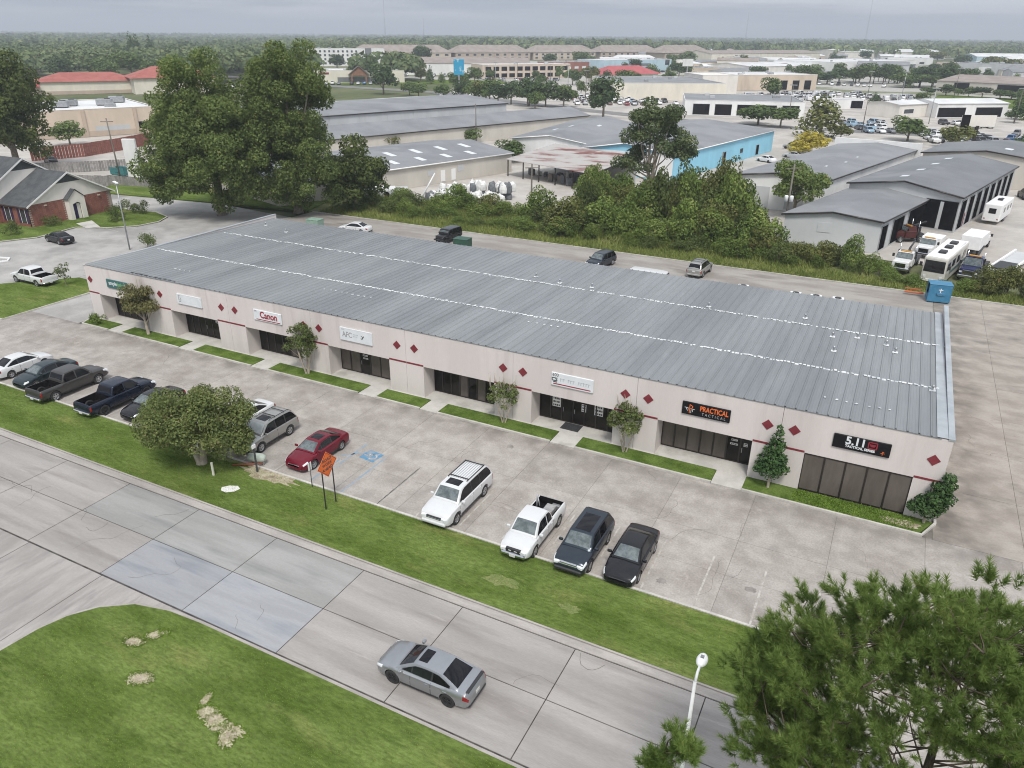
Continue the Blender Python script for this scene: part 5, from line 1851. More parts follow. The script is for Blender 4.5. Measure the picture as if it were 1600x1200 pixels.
dumpster('blue steel dumpster with a white emblem at the end of the rear lane', (5.9, 90.6, 0), .12, mat('dumpster_blue', (0.035, 0.17, 0.30), (0.055, 0.21, 0.35), scale=1.5, rough=.5, c3=(0.10, 0.12, 0.13), scale3=1.4, lo3=.62, hi3=.8), mark=True)
dumpster('dark green dumpster beside the black off-roader', (-50.4, 84.6, 0), .05, mat('dumpster_green', (0.02, 0.07, 0.045), (0.03, 0.09, 0.06), scale=2, rough=.5), 2.0, 1.6, 1.4)
dumpster('pale green bin container behind the far roof edge', (-74.6, 83.6, 0), .1, mat('pale_green_paint', (0.20, 0.31, 0.24), (0.26, 0.36, 0.29), scale=2, rough=.5), 2.0, 1.5, 1.5)
dumpster('teal skip standing by the timber fence of the neighbour', (-138.6, 100.8, 0), .1, mat('teal_skip', (0.03, 0.14, 0.15), (0.05, 0.2, 0.2), scale=2, rough=.5), 3.6, 1.8, 1.5, lid=False)
tag(MB().obox((3.6, 91.6, .35), 1.9, .35, .14, rz=.05, bevel=.03).obox((3.5, 92.0, .6), 1.7, .12, .1, rz=-.05).build('orange_barrier', mat('barrier_orange', (0.5, 0.13, 0.05), (0.4, 0.1, 0.05), scale=2)),
    'orange plastic barrier lying beside the blue dumpster', 'barrier')
for k, (x, y) in enumerate(((-11.6, 73.5), (-6.8, 73.6), (-5.0, 73.6), (-3.1, 73.8))):
    t = thing('condenser_unit', 'pale condenser unit top just showing past the rear eave', 'air conditioner', (x, y - 1.6, 3.4), .1, 'condensers on the rear wall')
    MB().box(-.5, .5, -.4, .4, 0, .9, bevel=.04).build('casing', M_lampw, t)
    MB().lathe([(.3, .901), (.3, .93), (.05, .94)], 'z', (0, 0, 0), 14).build('fan_guard', M_dark, t)
    MB().box(-.5, .5, -2.4, .4, -.06, -.002).build('shelf', M_steel, t)


def bulk_bag(loc, s, m, label, group, rz):
    t = thing('bulk_bag', label, 'bulk bag', loc, rz, group)
    mb = MB()
    n = 10
    rings = []
    for (z, r, j) in ((0, .48, .0), (.15, .54, .03), (.55, .55, .05), (.85, .50, .05), (1.0, .40, .09)):
        rings.append([mb.bm.verts.new((math.cos(2 * PI * k / n) * r * s * RN.uniform(1 - j * 2, 1 + j * 2), math.sin(2 * PI * k / n) * r * s * RN.uniform(1 - j * 2, 1 + j * 2),
                                       z * s + (RN.uniform(.1, .6) * s * .6 * (k % 3 == 0) if z == 1.0 else 0))) for k in range(n)])
    for i in range(4):
        for k in range(n):
            mb.bm.faces.new((rings[i][k], rings[i][(k + 1) % n], rings[i + 1][(k + 1) % n], rings[i + 1][k]))
    mb.bm.faces.new(rings[-1])
    mb.bm.faces.new(rings[0][::-1])
    mb.build('sack', m, t)
    return t


M_bagw = mat('white_woven_sack', (0.62, 0.62, 0.60), (0.74, 0.74, 0.72), scale=2, rough=.8)
M_bagg = mat('grey_woven_sack', (0.10, 0.11, 0.12), (0.16, 0.17, 0.18), scale=2, rough=.8)
for k in range(74):
    a = k / 74
    row = k % 4
    x = -73.0 + 12.5 * RN.random()
    y = 110.5 + row * 1.9 + RN.uniform(-.4, .4) + (x + 71) * .35
    z = 1.15 if row > 1 and RN.random() < .6 else 0
    wht = RN.random() < (.72 if row > 0 else .55)
    bulk_bag((x, y, z - .3), RN.uniform(1.0, 1.45), M_bagw if wht else M_bagg, 'lumpy white bulk bag piled in the yard' if wht else 'lumpy dark grey bulk bag piled in the yard', 'bulk bags heaped in the yard', RN.uniform(0, 3))


# ------------------------------------------------------------------ buildings round about
def wall_mat(n, c, rough=.85):
    return mat(n, c, tuple(min(1, x * 1.12) for x in c), scale=.25, rough=rough, c3=tuple(x * .82 for x in c), scale3=.15, lo3=.55, hi3=.8, stretch=(1, 1, .4), spec=.25)


M_shedw = wall_mat('pale_shed_cladding', (0.46, 0.47, 0.475))
M_shedb = wall_mat('buff_shed_cladding', (0.50, 0.47, 0.42))
M_cream = wall_mat('cream_render', (0.66, 0.62, 0.53))
M_tan = wall_mat('tan_render', (0.44, 0.36, 0.29))
M_beige = wall_mat('beige_render', (0.55, 0.46, 0.37))
M_pale = wall_mat('pale_render', (0.66, 0.63, 0.58))
M_whitew = wall_mat('white_cladding', (0.70, 0.70, 0.69))
M_sky = wall_mat('sky_blue_cladding', (0.27, 0.55, 0.70))
M_blu = wall_mat('pale_blue_cladding', (0.42, 0.55, 0.62))
M_brickf = wall_mat('far_brick', (0.28, 0.12, 0.09))
M_greyr = mat('grey_sheet_roof', (0.185, 0.19, 0.197), (0.24, 0.245, 0.252), scale=.12, rough=.55, c3=(0.16, .165, .17), scale3=.08, fine=.03, fscale=4)
M_dgreyr = mat('dark_grey_sheet_roof', (0.135, 0.14, 0.147), (0.18, 0.186, 0.193), scale=.1, rough=.55, c3=(0.21, .21, .215), scale3=.07, fine=.03, fscale=4)
M_paler = mat('pale_sheet_roof', (0.55, 0.55, 0.55), (0.68, 0.68, 0.67), scale=.08, rough=.6)
M_tanr = mat('taupe_shingle_roof', (0.245, 0.205, 0.18), (0.31, 0.265, 0.235), scale=.2, rough=.9)
M_redr = mat('red_tile_roof', (0.30, 0.085, 0.065), (0.36, 0.115, 0.09), scale=.3, rough=.8)
M_redm = mat('red_metal_roof', (0.36, 0.06, 0.065), (0.42, 0.085, 0.085), scale=.2, rough=.5)
M_rust = mat('rusted_sheet_roof', (0.17, 0.06, 0.05), (0.40, 0.38, 0.36), scale=.35, rough=.85, lo=.36, hi=.52, c3=(0.22, .11, .085), scale3=.5, stretch=(.4, 1.6, 1))
M_sky_l = mat('skylight_sheet', (0.66, 0.68, 0.70), rough=.4)
M_trim = mat('white_trim', (0.78, 0.77, 0.75), (0.82, 0.81, 0.79), scale=1, rough=.6)
M_win = mat('far_window_glass', (0.03, 0.035, 0.04), (0.06, 0.07, 0.08), scale=.5, rough=.1)


def quad_pt(c, a, b):
    """Bilinear point of a footprint c0..c3 (front left, front right, back right, back left)."""
    p = [Vector(q) for q in c]
    return (p[0] * (1 - a) + p[1] * a) * (1 - b) + (p[3] * (1 - a) + p[2] * a) * b


QUADS = []


def shed(name, label, c, h, wm, rm, roof='gable_b', rise=1.0, over=.35, cat='building', openings=(), skylights=(), parapet=None, seams=0, group=None, fascia=None, walls=True):
    """Footprint quad with walls, roof and openings. gable_b: ridge runs front to back; gable_a: ridge runs along the front; flat: low parapet."""
    o = quad_pt(c, .5, .5)
    QUADS.append([Vector(q) for q in c])
    t = thing(name, label, cat, (o.x, o.y, -.28), 0, group)
    L = [(Vector(q) - o) for q in c]
    H = h + .28
    mid0, mid1 = (L[0] + L[1]) / 2, (L[3] + L[2]) / 2
    if roof == 'gable_a':
        mid0, mid1 = (L[0] + L[3]) / 2, (L[1] + L[2]) / 2
    mb = MB()
    b = [mb.bm.verts.new((p.x, p.y, 0)) for p in L]
    tp = [mb.bm.verts.new((p.x, p.y, H)) for p in L]
    R0 = R1 = None
    if roof.startswith('gable'):
        R0 = mb.bm.verts.new((mid0.x, mid0.y, H + rise - .02))
        R1 = mb.bm.verts.new((mid1.x, mid1.y, H + rise - .02))
    for i in range(4):
        j = (i + 1) % 4
        f = [b[i], b[j], tp[j], tp[i]]
        if roof == 'gable_b' and i == 0:
            f = [b[0], b[1], tp[1], R0, tp[0]]
        if roof == 'gable_b' and i == 2:
            f = [b[2], b[3], tp[3], R1, tp[2]]
        if roof == 'gable_a' and i == 1:
            f = [b[1], b[2], tp[2], R1, tp[1]]
        if roof == 'gable_a' and i == 3:
            f = [b[3], b[0], tp[0], R0, tp[3]]
        mb.bm.faces.new(f)
    mb.build('wall', wm, t)

    def ext(p, q, d):
        v = (p - q)
        return p + v.normalized() * d
    th = .10
    if roof.startswith('gable'):
        if roof == 'gable_b':
            halves = ((L[0], mid0, mid1, L[3]), (L[1], mid0, mid1, L[2]))
        else:
            halves = ((L[0], mid0, mid1, L[1]), (L[3], mid0, mid1, L[2]))
        for (e0, m0, m1, e1) in halves:
            ee0, ee1 = ext(e0, m0, over), ext(e1, m1, over)
            a0, a1 = ext(ee0, ee1, over), ext(ee1, ee0, over)
            n0, n1 = ext(m0, m1, over), ext(m1, m0, over)
            dz = rise / max((e0 - m0).length, .1) * over
            mb = MB()
            mb.slab_poly([(a0.x, a0.y, H - dz), (n0.x, n0.y, H + rise), (n1.x, n1.y, H + rise), (a1.x, a1.y, H - dz)], (0, 0, th))
            mb.build('roof', rm, t)
            if seams:
                mb = MB()
                for k in range(1, seams):
                    f = k / seams
                    p, q = a0.lerp(a1, f), n0.lerp(n1, f)
                    w = (a1 - a0).normalized() * .05
                    mb.slab_poly([(p.x - w.x, p.y - w.y, H - dz + th + .002), (p.x + w.x, p.y + w.y, H - dz + th + .002), (q.x + w.x, q.y + w.y, H + rise + th + .002), (q.x - w.x, q.y - w.y, H + rise + th + .002)], (0, 0, .05))
                s = mb.build('roof_seams', rm, t)
                s['kind'] = 'stuff'
            if fascia:
                mb = MB()
                d = Vector((0, 0, 1))
                for (p, q, zp, zq) in ((a0, n0, H - dz, H + rise), (a1, n1, H - dz, H + rise), (a0, a1, H - dz, H - dz)):
                    mb.tube([(p.x, p.y, zp - .05), (q.x, q.y, zq - .05)], .13, 4)
                mb.build('fascia', fascia, t)

        def roof_at(a, bb):
            p = quad_pt(c, a, bb) - o
            f = (1 - abs(a - .5) * 2) if roof == 'gable_b' else (1 - abs(bb - .5) * 2)
            return Vector((p.x, p.y, H + rise * f + th + .012))
    elif roof == 'hip':
        e = [ext(p, (L[0] + L[2]) / 2, over * 1.4) for p in L]
        la = (L[1] - L[0]).length
        lb = (L[3] - L[0]).length
        if la > lb:
            r0 = (e[0] + e[3]) / 2 + (e[1] - e[0]).normalized() * lb * .5
            r1 = (e[1] + e[2]) / 2 - (e[1] - e[0]).normalized() * lb * .5
            faces = ((e[0], e[1], r1, r0), (e[2], e[3], r0, r1), (e[1], e[2], r1), (e[3], e[0], r0))
        else:
            r0 = (e[0] + e[1]) / 2 + (e[3] - e[0]).normalized() * la * .5
            r1 = (e[3] + e[2]) / 2 - (e[3] - e[0]).normalized() * la * .5
            faces = ((e[0], e[1], r0), (e[1], e[2], r1, r0), (e[2], e[3], r1), (e[3], e[0], r0, r1))
        mb = MB()
        for f in faces:
            mb.face([(p.x, p.y, H + (rise if (p is r0 or p is r1) else 0)) for p in f])
        mb.face([(p.x, p.y, H - .01) for p in e])
        mb.build('roof', rm, t)

        def roof_at(a, bb):
            p = quad_pt(c, a, bb) - o
            return Vector((p.x, p.y, H + rise * .6))
    else:
        mb = MB()
        mb.slab_poly([(p.x * .995, p.y * .995, H - .25) for p in L], (0, 0, .12))
        mb.build('roof', rm, t)
        mb = MB()
        for i in range(4):
            p, q = L[i], L[(i + 1) % 4]
            n = (q - p).normalized()
            m = Vector((n.y, -n.x)) * .12
            mb.slab_poly([(p.x - m.x, p.y - m.y, H + .003), (q.x - m.x, q.y - m.y, H + .003), (q.x + m.x * .6, q.y + m.y * .6, H + .003), (p.x + m.x * .6, p.y + m.y * .6, H + .003)], (0, 0, .12))
        mb.build('coping', parapet or M_trim, t)

        if (L[1] - L[0]).length > 25:
            for k in range(RN.randint(3, 7)):
                p = quad_pt(c, RN.uniform(.1, .9), RN.uniform(.15, .85)) - o
                w = RN.uniform(.8, 1.9)
                mb = MB()
                mb.obox((p.x, p.y, H + .35), w * 1.5, w, 1.0, rz=math.atan2(L[1].y - L[0].y, L[1].x - L[0].x), bevel=.06)
                mb.build('roof_unit', M_steel if k % 2 else M_shedw, t)

        def roof_at(a, bb):
            p = quad_pt(c, a, bb) - o
            return Vector((p.x, p.y, H - .12))
    # openings: (side, from, to, z0, z1, kind)
    for (sd, a, b_, z0, z1, kind) in openings:
        p, q = L[sd], L[(sd + 1) % 4]
        d = q - p
        n = Vector((d.y, -d.x)).normalized()
        A, Bq = p + d * a, p + d * b_
        nm, m, off = {'door': ('bay_shade_panel', M_void, .05), 'win': ('window', M_win, .05), 'shut': ('roller_door', M_shedw, .06), 'pil': ('pilaster', M_tan, .35), 'band': ('wall_band', M_tan, .08),  # 'door' is a flat panel with an open bay's shade put into its colour
                      'wdoor': ('roller_door', M_whitew, .06), 'red': ('door', M_band, .06), 'wht': ('pilaster', M_whitew, .3), 'grey': ('wall_panel', M_dgreyr, .08)}[kind]
        mb = MB()
        mb.slab_poly([(A.x, A.y, z0 + .28), (Bq.x, Bq.y, z0 + .28), (Bq.x, Bq.y, z1 + .28), (A.x, A.y, z1 + .28)], (n.x * off, n.y * off, 0))
        w = mb.build(nm, m, t)
        if kind in ('door', 'win') and (z1 - z0) > 1.0:
            mb = MB()
            e2 = d.normalized() * .09
            zz = z1 + .28
            for (P_, Q_) in ((A - e2, A), (Bq, Bq + e2)):
                mb.slab_poly([(P_.x, P_.y, z0 + .28), (Q_.x, Q_.y, z0 + .28), (Q_.x, Q_.y, zz + .09), (P_.x, P_.y, zz + .09)], (n.x * .11, n.y * .11, 0))
            mb.slab_poly([(A.x, A.y, zz + .002), (Bq.x, Bq.y, zz + .002), (Bq.x, Bq.y, zz + .09), (A.x, A.y, zz + .09)], (n.x * .11, n.y * .11, 0))
            mb.build('frame', M_trim if kind == 'win' else M_steel, w)
    for (a, bb, wa, wb) in skylights:
        pts = [roof_at(a - wa, bb - wb), roof_at(a + wa, bb - wb), roof_at(a + wa, bb + wb), roof_at(a - wa, bb + wb)]
        mb = MB()
        mb.slab_poly([tuple(p) for p in pts], (0, 0, .06))
        mb.build('skylight', M_sky_l, t)
    return t


def rect(A, B, depth, away=True):
    A, B = Vector(A), Vector(B)
    d = (B - A).normalized()
    n = Vector((-d.y, d.x)) * depth
    return [tuple(A), tuple(B), tuple(B + n), tuple(A + n)]


def row_open(side, n, a0, a1, z0, z1, kind, fill=.6):
    out = []
    for k in range(n):
        s = (a1 - a0) / n
        out.append((side, a0 + s * (k + .5 - fill / 2), a0 + s * (k + .5 + fill / 2), z0, z1, kind))
    return out


# right-hand industrial cluster
shed('workshop', 'small grey gabled shed with dark bays facing the trucks', [(-13.4, 109.2), (-1.3, 110.1), (4.2, 131.0), (-7.4, 132.6)], 4.0, M_shedw, M_greyr, 'gable_b', .75, cat='workshop', fascia=M_frame,
     openings=[(1, .02, .13, 0, 3.2, 'door'), (1, .24, .46, 0, 3.3, 'door'), (1, .56, .97, 0, 3.5, 'door'), (0, .36, .50, 1.9, 3.2, 'shut')], seams=0)
shed('workshop', 'large dark roofed shed with four skylights and a row of open bays', [(-7.4, 133.2), (8.2, 128.3), (17.9, 166.5), (2.4, 170.5)], 5.0, M_shedw, M_dgreyr, 'gable_b', 1.3, cat='workshop', fascia=M_frame,
     openings=row_open(1, 8, .0, .98, 0, 4.2, 'door', .62) + [(0, .72, .99, 0, 4.2, 'door'), (0, .84, .87, 0, 4.0, 'shut'), (1, .11, .125, 0, 2.0, 'red')],
     skylights=[(.40, .14, .035, .02), (.40, .36, .035, .02), (.40, .58, .035, .02), (.40, .80, .035, .02)])
shed('workshop', 'furthest dark roofed shed of the row running out of view', [(2.6, 176.5), (24, 173.5), (30, 196), (7.0, 196)], 5.2, M_shedb, M_dgreyr, 'gable_b', 1.2, cat='workshop', fascia=M_frame,
     openings=row_open(1, 4, .05, .98, 0, 4.0, 'door', .6), skylights=[(.62, .3, .03, .05)])
shed('warehouse', 'broad grey warehouse with a white parapet at its far end', [(-25.3, 131.9), (-11.0, 132.4), (1.1, 180.4), (-13.6, 183.0)], 5.0, M_whitew, M_greyr, 'gable_b', .8, cat='warehouse', fascia=M_frame,
     openings=[(0, .25, .42, 0, 3.4, 'shut'), (0, .6, .8, 0, 3.4, 'shut')], skylights=[(.7, .25, .01, .01), (.75, .4, .01, .01), (.72, .55, .01, .01)])
tag(MB().slab_poly([(-14.8, 183.4, -.3), (2.2, 180.7, -.3), (2.2, 180.7, 6.3), (-14.8, 183.4, 6.3)], (.08, .5, 0)).build('parapet_wall', M_whitew), 'white parapet wall standing up at the far end of the broad grey warehouse', 'wall')

# middle warehouses
shed('warehouse', 'low buff warehouse with slanting strips of skylight in a grey roof', [(-90.0, 93.0), (-73.6, 144.2), (-98.3, 152.0), (-114.7, 100.8)], 3.6, M_shedb, M_greyr, 'gable_a', 1.4, cat='warehouse', fascia=M_trim,
     openings=[(0, .58, .61, 1.4, 2.4, 'shut'), (0, .72, .75, 1.5, 2.6, 'shut'), (0, .64, .66, 0, 2.1, 'wdoor'), (0, .69, .71, 0, 2.1, 'wdoor')],
     skylights=[(.36 + .12 * k, .13, .012, .05) for k in range(5)] + [(.42 + .12 * k, .34, .012, .06) for k in range(5)])
shed('warehouse', 'long pale grey lean-to warehouse stretching across behind', [(-122.5, 128.0), (-88.5, 224.5), (-104.0, 230.0), (-139.0, 134.0)], 3.9, M_shedb, M_greyr, 'gable_a', 1.9, cat='warehouse', fascia=M_frame)
shed('warehouse', 'tall grey warehouse rising behind the long lean-to', [(-133.5, 136.0), (-108.0, 208.0), (-142.0, 220.0), (-167.5, 148.0)], 7.6, M_shedw, M_greyr, 'gable_a', 1.3, cat='warehouse', fascia=M_frame,
     openings=row_open(0, 9, .0, 1, 4.8, 7.4, 'shut', .95), skylights=[(.3, .7, .15, .05), (.75, .8, .1, .05)])
shed('workshop', 'grey roofed building with a sky blue side wall', [(-61.0, 150.0), (-41.0, 150.5), (-31.0, 205.0), (-66.0, 206.0)], 4.8, M_sky, M_greyr, 'gable_b', 1.6, cat='building', fascia=M_trim,
     openings=[(1, .44, .47, 0, 2.6, 'door'), (1, .62, .65, 1.4, 2.4, 'win'), (1, .80, .83, 0, 2.2, 'door'), (0, .0, .999, 0, 4.79, 'wdoor')], skylights=[(.2, .5, .02, .015), (.3, .6, .02, .015), (.4, .4, .015, .01)])
shed('workshop', 'white walled workshop adjoining the sky blue building', [(-81.5, 160.0), (-62.0, 158.5), (-67.0, 204.0), (-84.0, 205.0)], 4.5, M_whitew, M_greyr, 'gable_b', 1.2, cat='building', fascia=M_trim,
     skylights=[(.3, .3, .02, .03), (.4, .45, .02, .03), (.7, .6, .02, .03)])
# rusted canopy in front of them
t = thing('open_canopy', 'open sided canopy with a rusty red and grey sheet roof', 'canopy', (-61, 141, -.28))
cc = [(-72.3, 139.0), (-50.5, 131.0), (-46.0, 143.0), (-67.0, 151.5)]
ctr = Vector((-61, 141))
mb = MB()
q = [Vector(p) - ctr for p in cc]
mb.slab_poly([(q[0].x, q[0].y, 3.3), (q[1].x, q[1].y, 3.3), (q[2].x, q[2].y, 5.3), (q[3].x, q[3].y, 5.3)], (0, 0, .08))
mb.build('roof', M_rust, t)
for k in range(6):
    p = q[0].lerp(q[1], .02 + .192 * k)
    MB().box(p.x - .09, p.x + .09, p.y + .3, p.y + .48, 0, 3.35).build('post', M_frame, t)
mb = MB()
mb.slab_poly([(q[3].x, q[3].y - .3, 0), (q[2].x, q[2].y - .3, 0), (q[2].x, q[2].y - .3, 5.2), (q[3].x, q[3].y - .3, 5.2)], (.1, .25, 0))
mb.build('wall', M_shedw, t)
YARD = 'odds and ends stored under the rusty canopy'
for k in range(15):
    p = q[0].lerp(q[1], RN.uniform(.05, .95)) + ctr + Vector((RN.uniform(.5, 3), RN.uniform(1.5, 6)))
    w, d, h = RN.uniform(.6, 1.6), RN.uniform(.6, 1.4), RN.uniform(.7, 1.9)
    tt = thing('yard_crate', 'stacked crate or drum standing in the shade of the rusty canopy', 'crate', (p.x, p.y, -.28), RN.uniform(0, 3), YARD)
    m = RN.choice((M_bagg, M_wood, M_bagw, M_shedb))
    MB().box(-w / 2, w / 2, -d / 2, d / 2, .12, h, bevel=.04).build('crate', m, tt)
    MB().box(-w / 2 + .05, w / 2 - .05, -d / 2 + .05, d / 2 - .05, 0, .119).build('pallet', M_wood, tt)
t = thing('tank_box', 'grey flat topped tank housing beside the buff warehouse', 'tank', (-80.5, 108.6, -.28), .62)
MB().box(-4.2, 4.2, -1.8, 1.8, 0, 1.6, bevel=.05).build('housing', M_shedw, t)
MB().box(-4.0, 2.0, -1.7, 1.7, 1.601, 1.75).build('lid', M_paler, t)
MB().lathe([(.5, -.05), (.5, 0)], 'y', (.5, -1.81, .9), 16).build('port', M_void, t)

# the brick offices on the far side of the neighbour's car park
M_brick = mat('red_brick', (0.22, 0.075, 0.055), (0.30, 0.115, 0.085), scale=1.2, rough=.9, fine=.16, fscale=9)
M_shing = mat('asphalt_shingles', (0.055, 0.06, 0.063), (0.085, 0.09, 0.092), scale=.8, rough=.95, fine=.15, fscale=6, c3=(0.15, .15, .14), scale3=.35, lo3=.66, hi3=.75)
M_gable = wall_mat('cream_gable_render', (0.76, 0.72, 0.67))
M_mortar = mat('mortar', (0.36, 0.31, 0.27), rough=.95)


def brick_office():
    t = thing('brick_office', 'red brick office with cream gables and dark shingle roofs', 'building', (-110.9, 71.5, .05), math.radians(92))
    # local x runs along the front (from near corner to far corner), local y goes back
    W, D, H, PK = 13.6, 6.5, 3.15, 6.8
    mb = MB()
    mb.box(-W / 2, W / 2, 0, D, 0, H)
    mb.build('wall', M_mortar, t)
    # courses of brick: long stretchers standing proud of the mortar
    bm_ = MB().box(-.52, .52, -.012, .03, 0, .135).mesh('brick', M_brick)
    rows = 20
    cnt = 0
    for r in range(rows):
        z = .02 + r * .156
        x = -W / 2 + .52 + (.28 if r % 2 else 0)
        while x < W / 2 - .5:
            if not (-1.35 < x < 1.75):
                o = link('brick', bm_, t)
                o.location = (x, 0, z)
                cnt += 1
            x += 1.07
    mb = MB()
    for r in range(rows):
        z = .02 + r * .156
        y = .06 + (.28 if r % 2 else 0)
        while y < D - .2:
            mb.box(-W / 2 - .02, -W / 2 + .01, y, min(y + 1.04, D), z, z + .135)
            mb.box(W / 2 - .01, W / 2 + .02, y, min(y + 1.04, D), z, z + .135)
            y += 1.07
    s = mb.build('brick_courses', M_brick, t)
    s['kind'] = 'stuff'
    mb = MB()
    mb.slab_poly([(-W / 2 - .05, -.04, H), (W / 2 + .05, -.04, H), (0, -.04, PK)], (0, .2, 0))
    mb.build('gable', M_gable, t)
    mb = MB()
    mb.slab_poly([(-2.1, -.06, PK - 1.35), (2.1, -.06, PK - 1.35), (0, -.06, PK - .15)], (0, .015, 0))
    mb.build('gable_vent', M_shing, t)
    for s in (-1, 1):
        mb = MB()
        mb.slab_poly([(s * (W / 2 + .5), -.45, H - .27), (0, -.45, PK), (0, D + .2, PK), (s * (W / 2 + .5), D + .2, H - .27)], (0, 0, .12))
        mb.build('roof', M_shing, t)
        mb = MB()
        mb.slab_poly([(s * (W / 2 + .52), -.5, H - .33), (0, -.5, PK - .06), (0, -.5, PK + .17), (s * (W / 2 + .52), -.5, H - .1)], (0, .045, 0))
        mb.build('barge_board', M_trim, t)
    # entrance bay
    mb = MB()
    mb.slab_poly([(-1.15, -.9, 0), (-.55, -.9, 0), (-.55, -.9, 2.3), (.25, -.9, 2.55), (.75, -.9, 2.3), (.75, -.9, 0), (1.55, -.9, 0), (1.55, -.9, 3.2), (.2, -.9, 4.3), (-1.15, -.9, 3.2)], (0, .2, 0))
    mb.box(-1.15, -1.0, -.699, -.01, 0, 3.2)
    mb.box(1.4, 1.55, -.699, -.01, 0, 3.2)
    mb.build('porch', M_gable, t)
    MB().box(-.54, .2, -.62, -.58, 0, 2.25).build('door', mat('indigo_door', (0.035, 0.025, 0.10), rough=.4), t)
    MB().box(.22, .74, -.62, -.58, 0, 2.25).build('sidelight', M_gable, t)
    for s in (-1, 1):
        mb = MB()
        mb.slab_poly([(s * 1.55 + .2, -1.05, 3.05), (.2, -1.05, 4.4), (.2, .2, 4.4), (s * 1.55 + .2, .2, 3.05)], (0, 0, .07))
        mb.build('porch_roof', M_shing, t)
    for x in (-4.3, 4.6):
        MB().box(x - .22, x + .22, -.22, -.03, 2.65, 2.85, bevel=.03).build('wall_light', M_tan, t)
    # side wing toward the camera with shuttered windows
    for k, y in enumerate((1.5, 4.9)):
        w = MB().box(-W / 2 - .06, -W / 2 - .025, y - .5, y + .5, .55, 2.5).build('window', M_win, t)
        MB().box(-W / 2 - .08, -W / 2 - .03, y - .58, y - .51, .5, 2.55).box(-W / 2 - .08, -W / 2 - .03, y + .51, y + .58, .5, 2.55).build('frame', M_trim, w)
        for q in (-1, 1):
            MB().box(-W / 2 - .07, -W / 2 - .025, y + q * .88 - .27, y + q * .88 + .27, .5, 2.55).build('shutter', mat('plum_shutter', (0.045, 0.022, 0.065), rough=.5), w)
    MB().tube([(-W / 2 - .08, .15, .05), (-W / 2 - .08, .15, H - .2)], .05, 6).build('downpipe', M_dark, t)
    # second, taller gable behind it
    mb = MB()
    mb.box(-10.4, 6.4, D + .01, D + 14, 0, H)
    mb.build('rear_wall', M_brick, t)
    c0, c1 = -10.8, 6.8
    cm = (c0 + c1) / 2
    mb = MB()
    mb.slab_poly([(c0, D - .1, H + .01), (c1, D - .1, H + .01), (cm, D - .1, 8.5)], (0, .2, 0))
    mb.build('gable', M_gable, t)
    mb = MB()
    mb.slab_poly([(cm - 2.3, D - .12, 7.05), (cm + 2.3, D - .12, 7.05), (cm, D - .12, 8.35)], (0, .015, 0))
    mb.build('gable_vent', M_shing, t)
    for e in (c0 - .4, c1 + .4):
        mb = MB()
        mb.slab_poly([(e, D - .5, H - .2), (cm, D - .5, 8.6), (cm, D + 14, 8.6), (e, D + 14, H - .2)], (0, 0, .12))
        mb.build('roof', M_shing, t)
        mb = MB()
        mb.slab_poly([(e, D - .54, H - .28), (cm, D - .54, 8.52), (cm, D - .54, 8.76), (e, D - .54, H - .04)], (0, .04, 0))
        mb.build('barge_board', M_trim, t)


brick_office()


def shrub(label, loc, r, h, lm, group=None, n=900, size=.16, name='shrub', cat='shrub', rz=0):
    pf = ell_puffs((0, 0, h * .5), r, r, h * .55, 10, min(r, h) * .35, min(r, h) * .55, low=-.6)
    return tree(name, label, cat, loc, pf, n, size, lm, .05, h * .6, M_bark, group, ntar=3, bottom=-.85, rz=rz)


CLIP = 'clipped shrubs round the brick office'
shrub('long clipped shrub against the brick wall by the porch', (-109.6, 67.0, .1), 1.25, 1.3, L_oak2, CLIP, 1200)
shrub('clipped shrub on the lawn by the path to the porch', (-103.6, 73.2, .1), 1.1, 1.2, L_oak2, CLIP, 1000)
shrub('large low shrub at the corner of the brick office', (-107.2, 76.8, .1), 2.3, 1.7, L_oak2, CLIP, 1800)
shrub('rounded shrub at the far corner beside the large low one', (-105.6, 79.0, .1), 2.0, 1.5, L_oak2, CLIP, 1500)
shrub('dark shrub under the shuttered windows', (-109.0, 60.5, .1), 1.2, 1.9, L_oak2, CLIP, 1100)
shrub('sparse shrub behind the building corner near the lamp', (-86.8, 64.8, 0), 1.5, 2.0, L_myrtle, None, 1300)
tree('young_tree', 'thin young tree on the grass corner beside the white pickup', 'tree', (-81.0, 49.3, .1), ell_puffs((0, 0, 1.7), .8, .7, 1.2, 9, .22, .42, low=-.9), 750, .15, L_oak2, .04, 2.4, M_bark, None, ntar=4)
tree('young_tree', 'small dark tree at the edge of the view before the brick office', 'tree', (-109.5, 57.2, .1), ell_puffs((0, 0, 1.8), .9, .9, 1.4, 9, .3, .5, low=-.9), 900, .17, L_oak2, .05, 2.4, M_bark, None, ntar=4)
shrub('low clipped box shrub at the far end of the shop front', (-67.3, 43.2, .1), .8, .75, L_wild, None, 1100, .12)

# fences, pylon
def board_fence(label, pts, h, m, w=.42):
    t = thing('timber_fence', label, 'fence', (pts[0][0], pts[0][1], -.28))
    base = Vector(pts[0])
    bmsh = MB().box(-w / 2 + .02, w / 2 - .02, -.02, .02, 0, h).mesh('board', m)
    n_made = 0
    for i in range(len(pts) - 1):
        a, b = Vector(pts[i]) - base, Vector(pts[i + 1]) - base
        d = b - a
        n = int(d.length / w)
        ang = math.atan2(d.y, d.x)
        for k in range(n):
            p = a + d * ((k + .5) / n)
            o = link('board', bmsh, t)
            o.location = (p.x, p.y, RN.uniform(-.05, .03))
            o.rotation_euler = (0, 0, ang)
        mb = MB()
        for z in (h * .25, h * .75):
            mb.tube([(a.x, a.y + .06, z), (b.x, b.y + .06, z)], .05, 4)
        mb.build('rail', m, t)


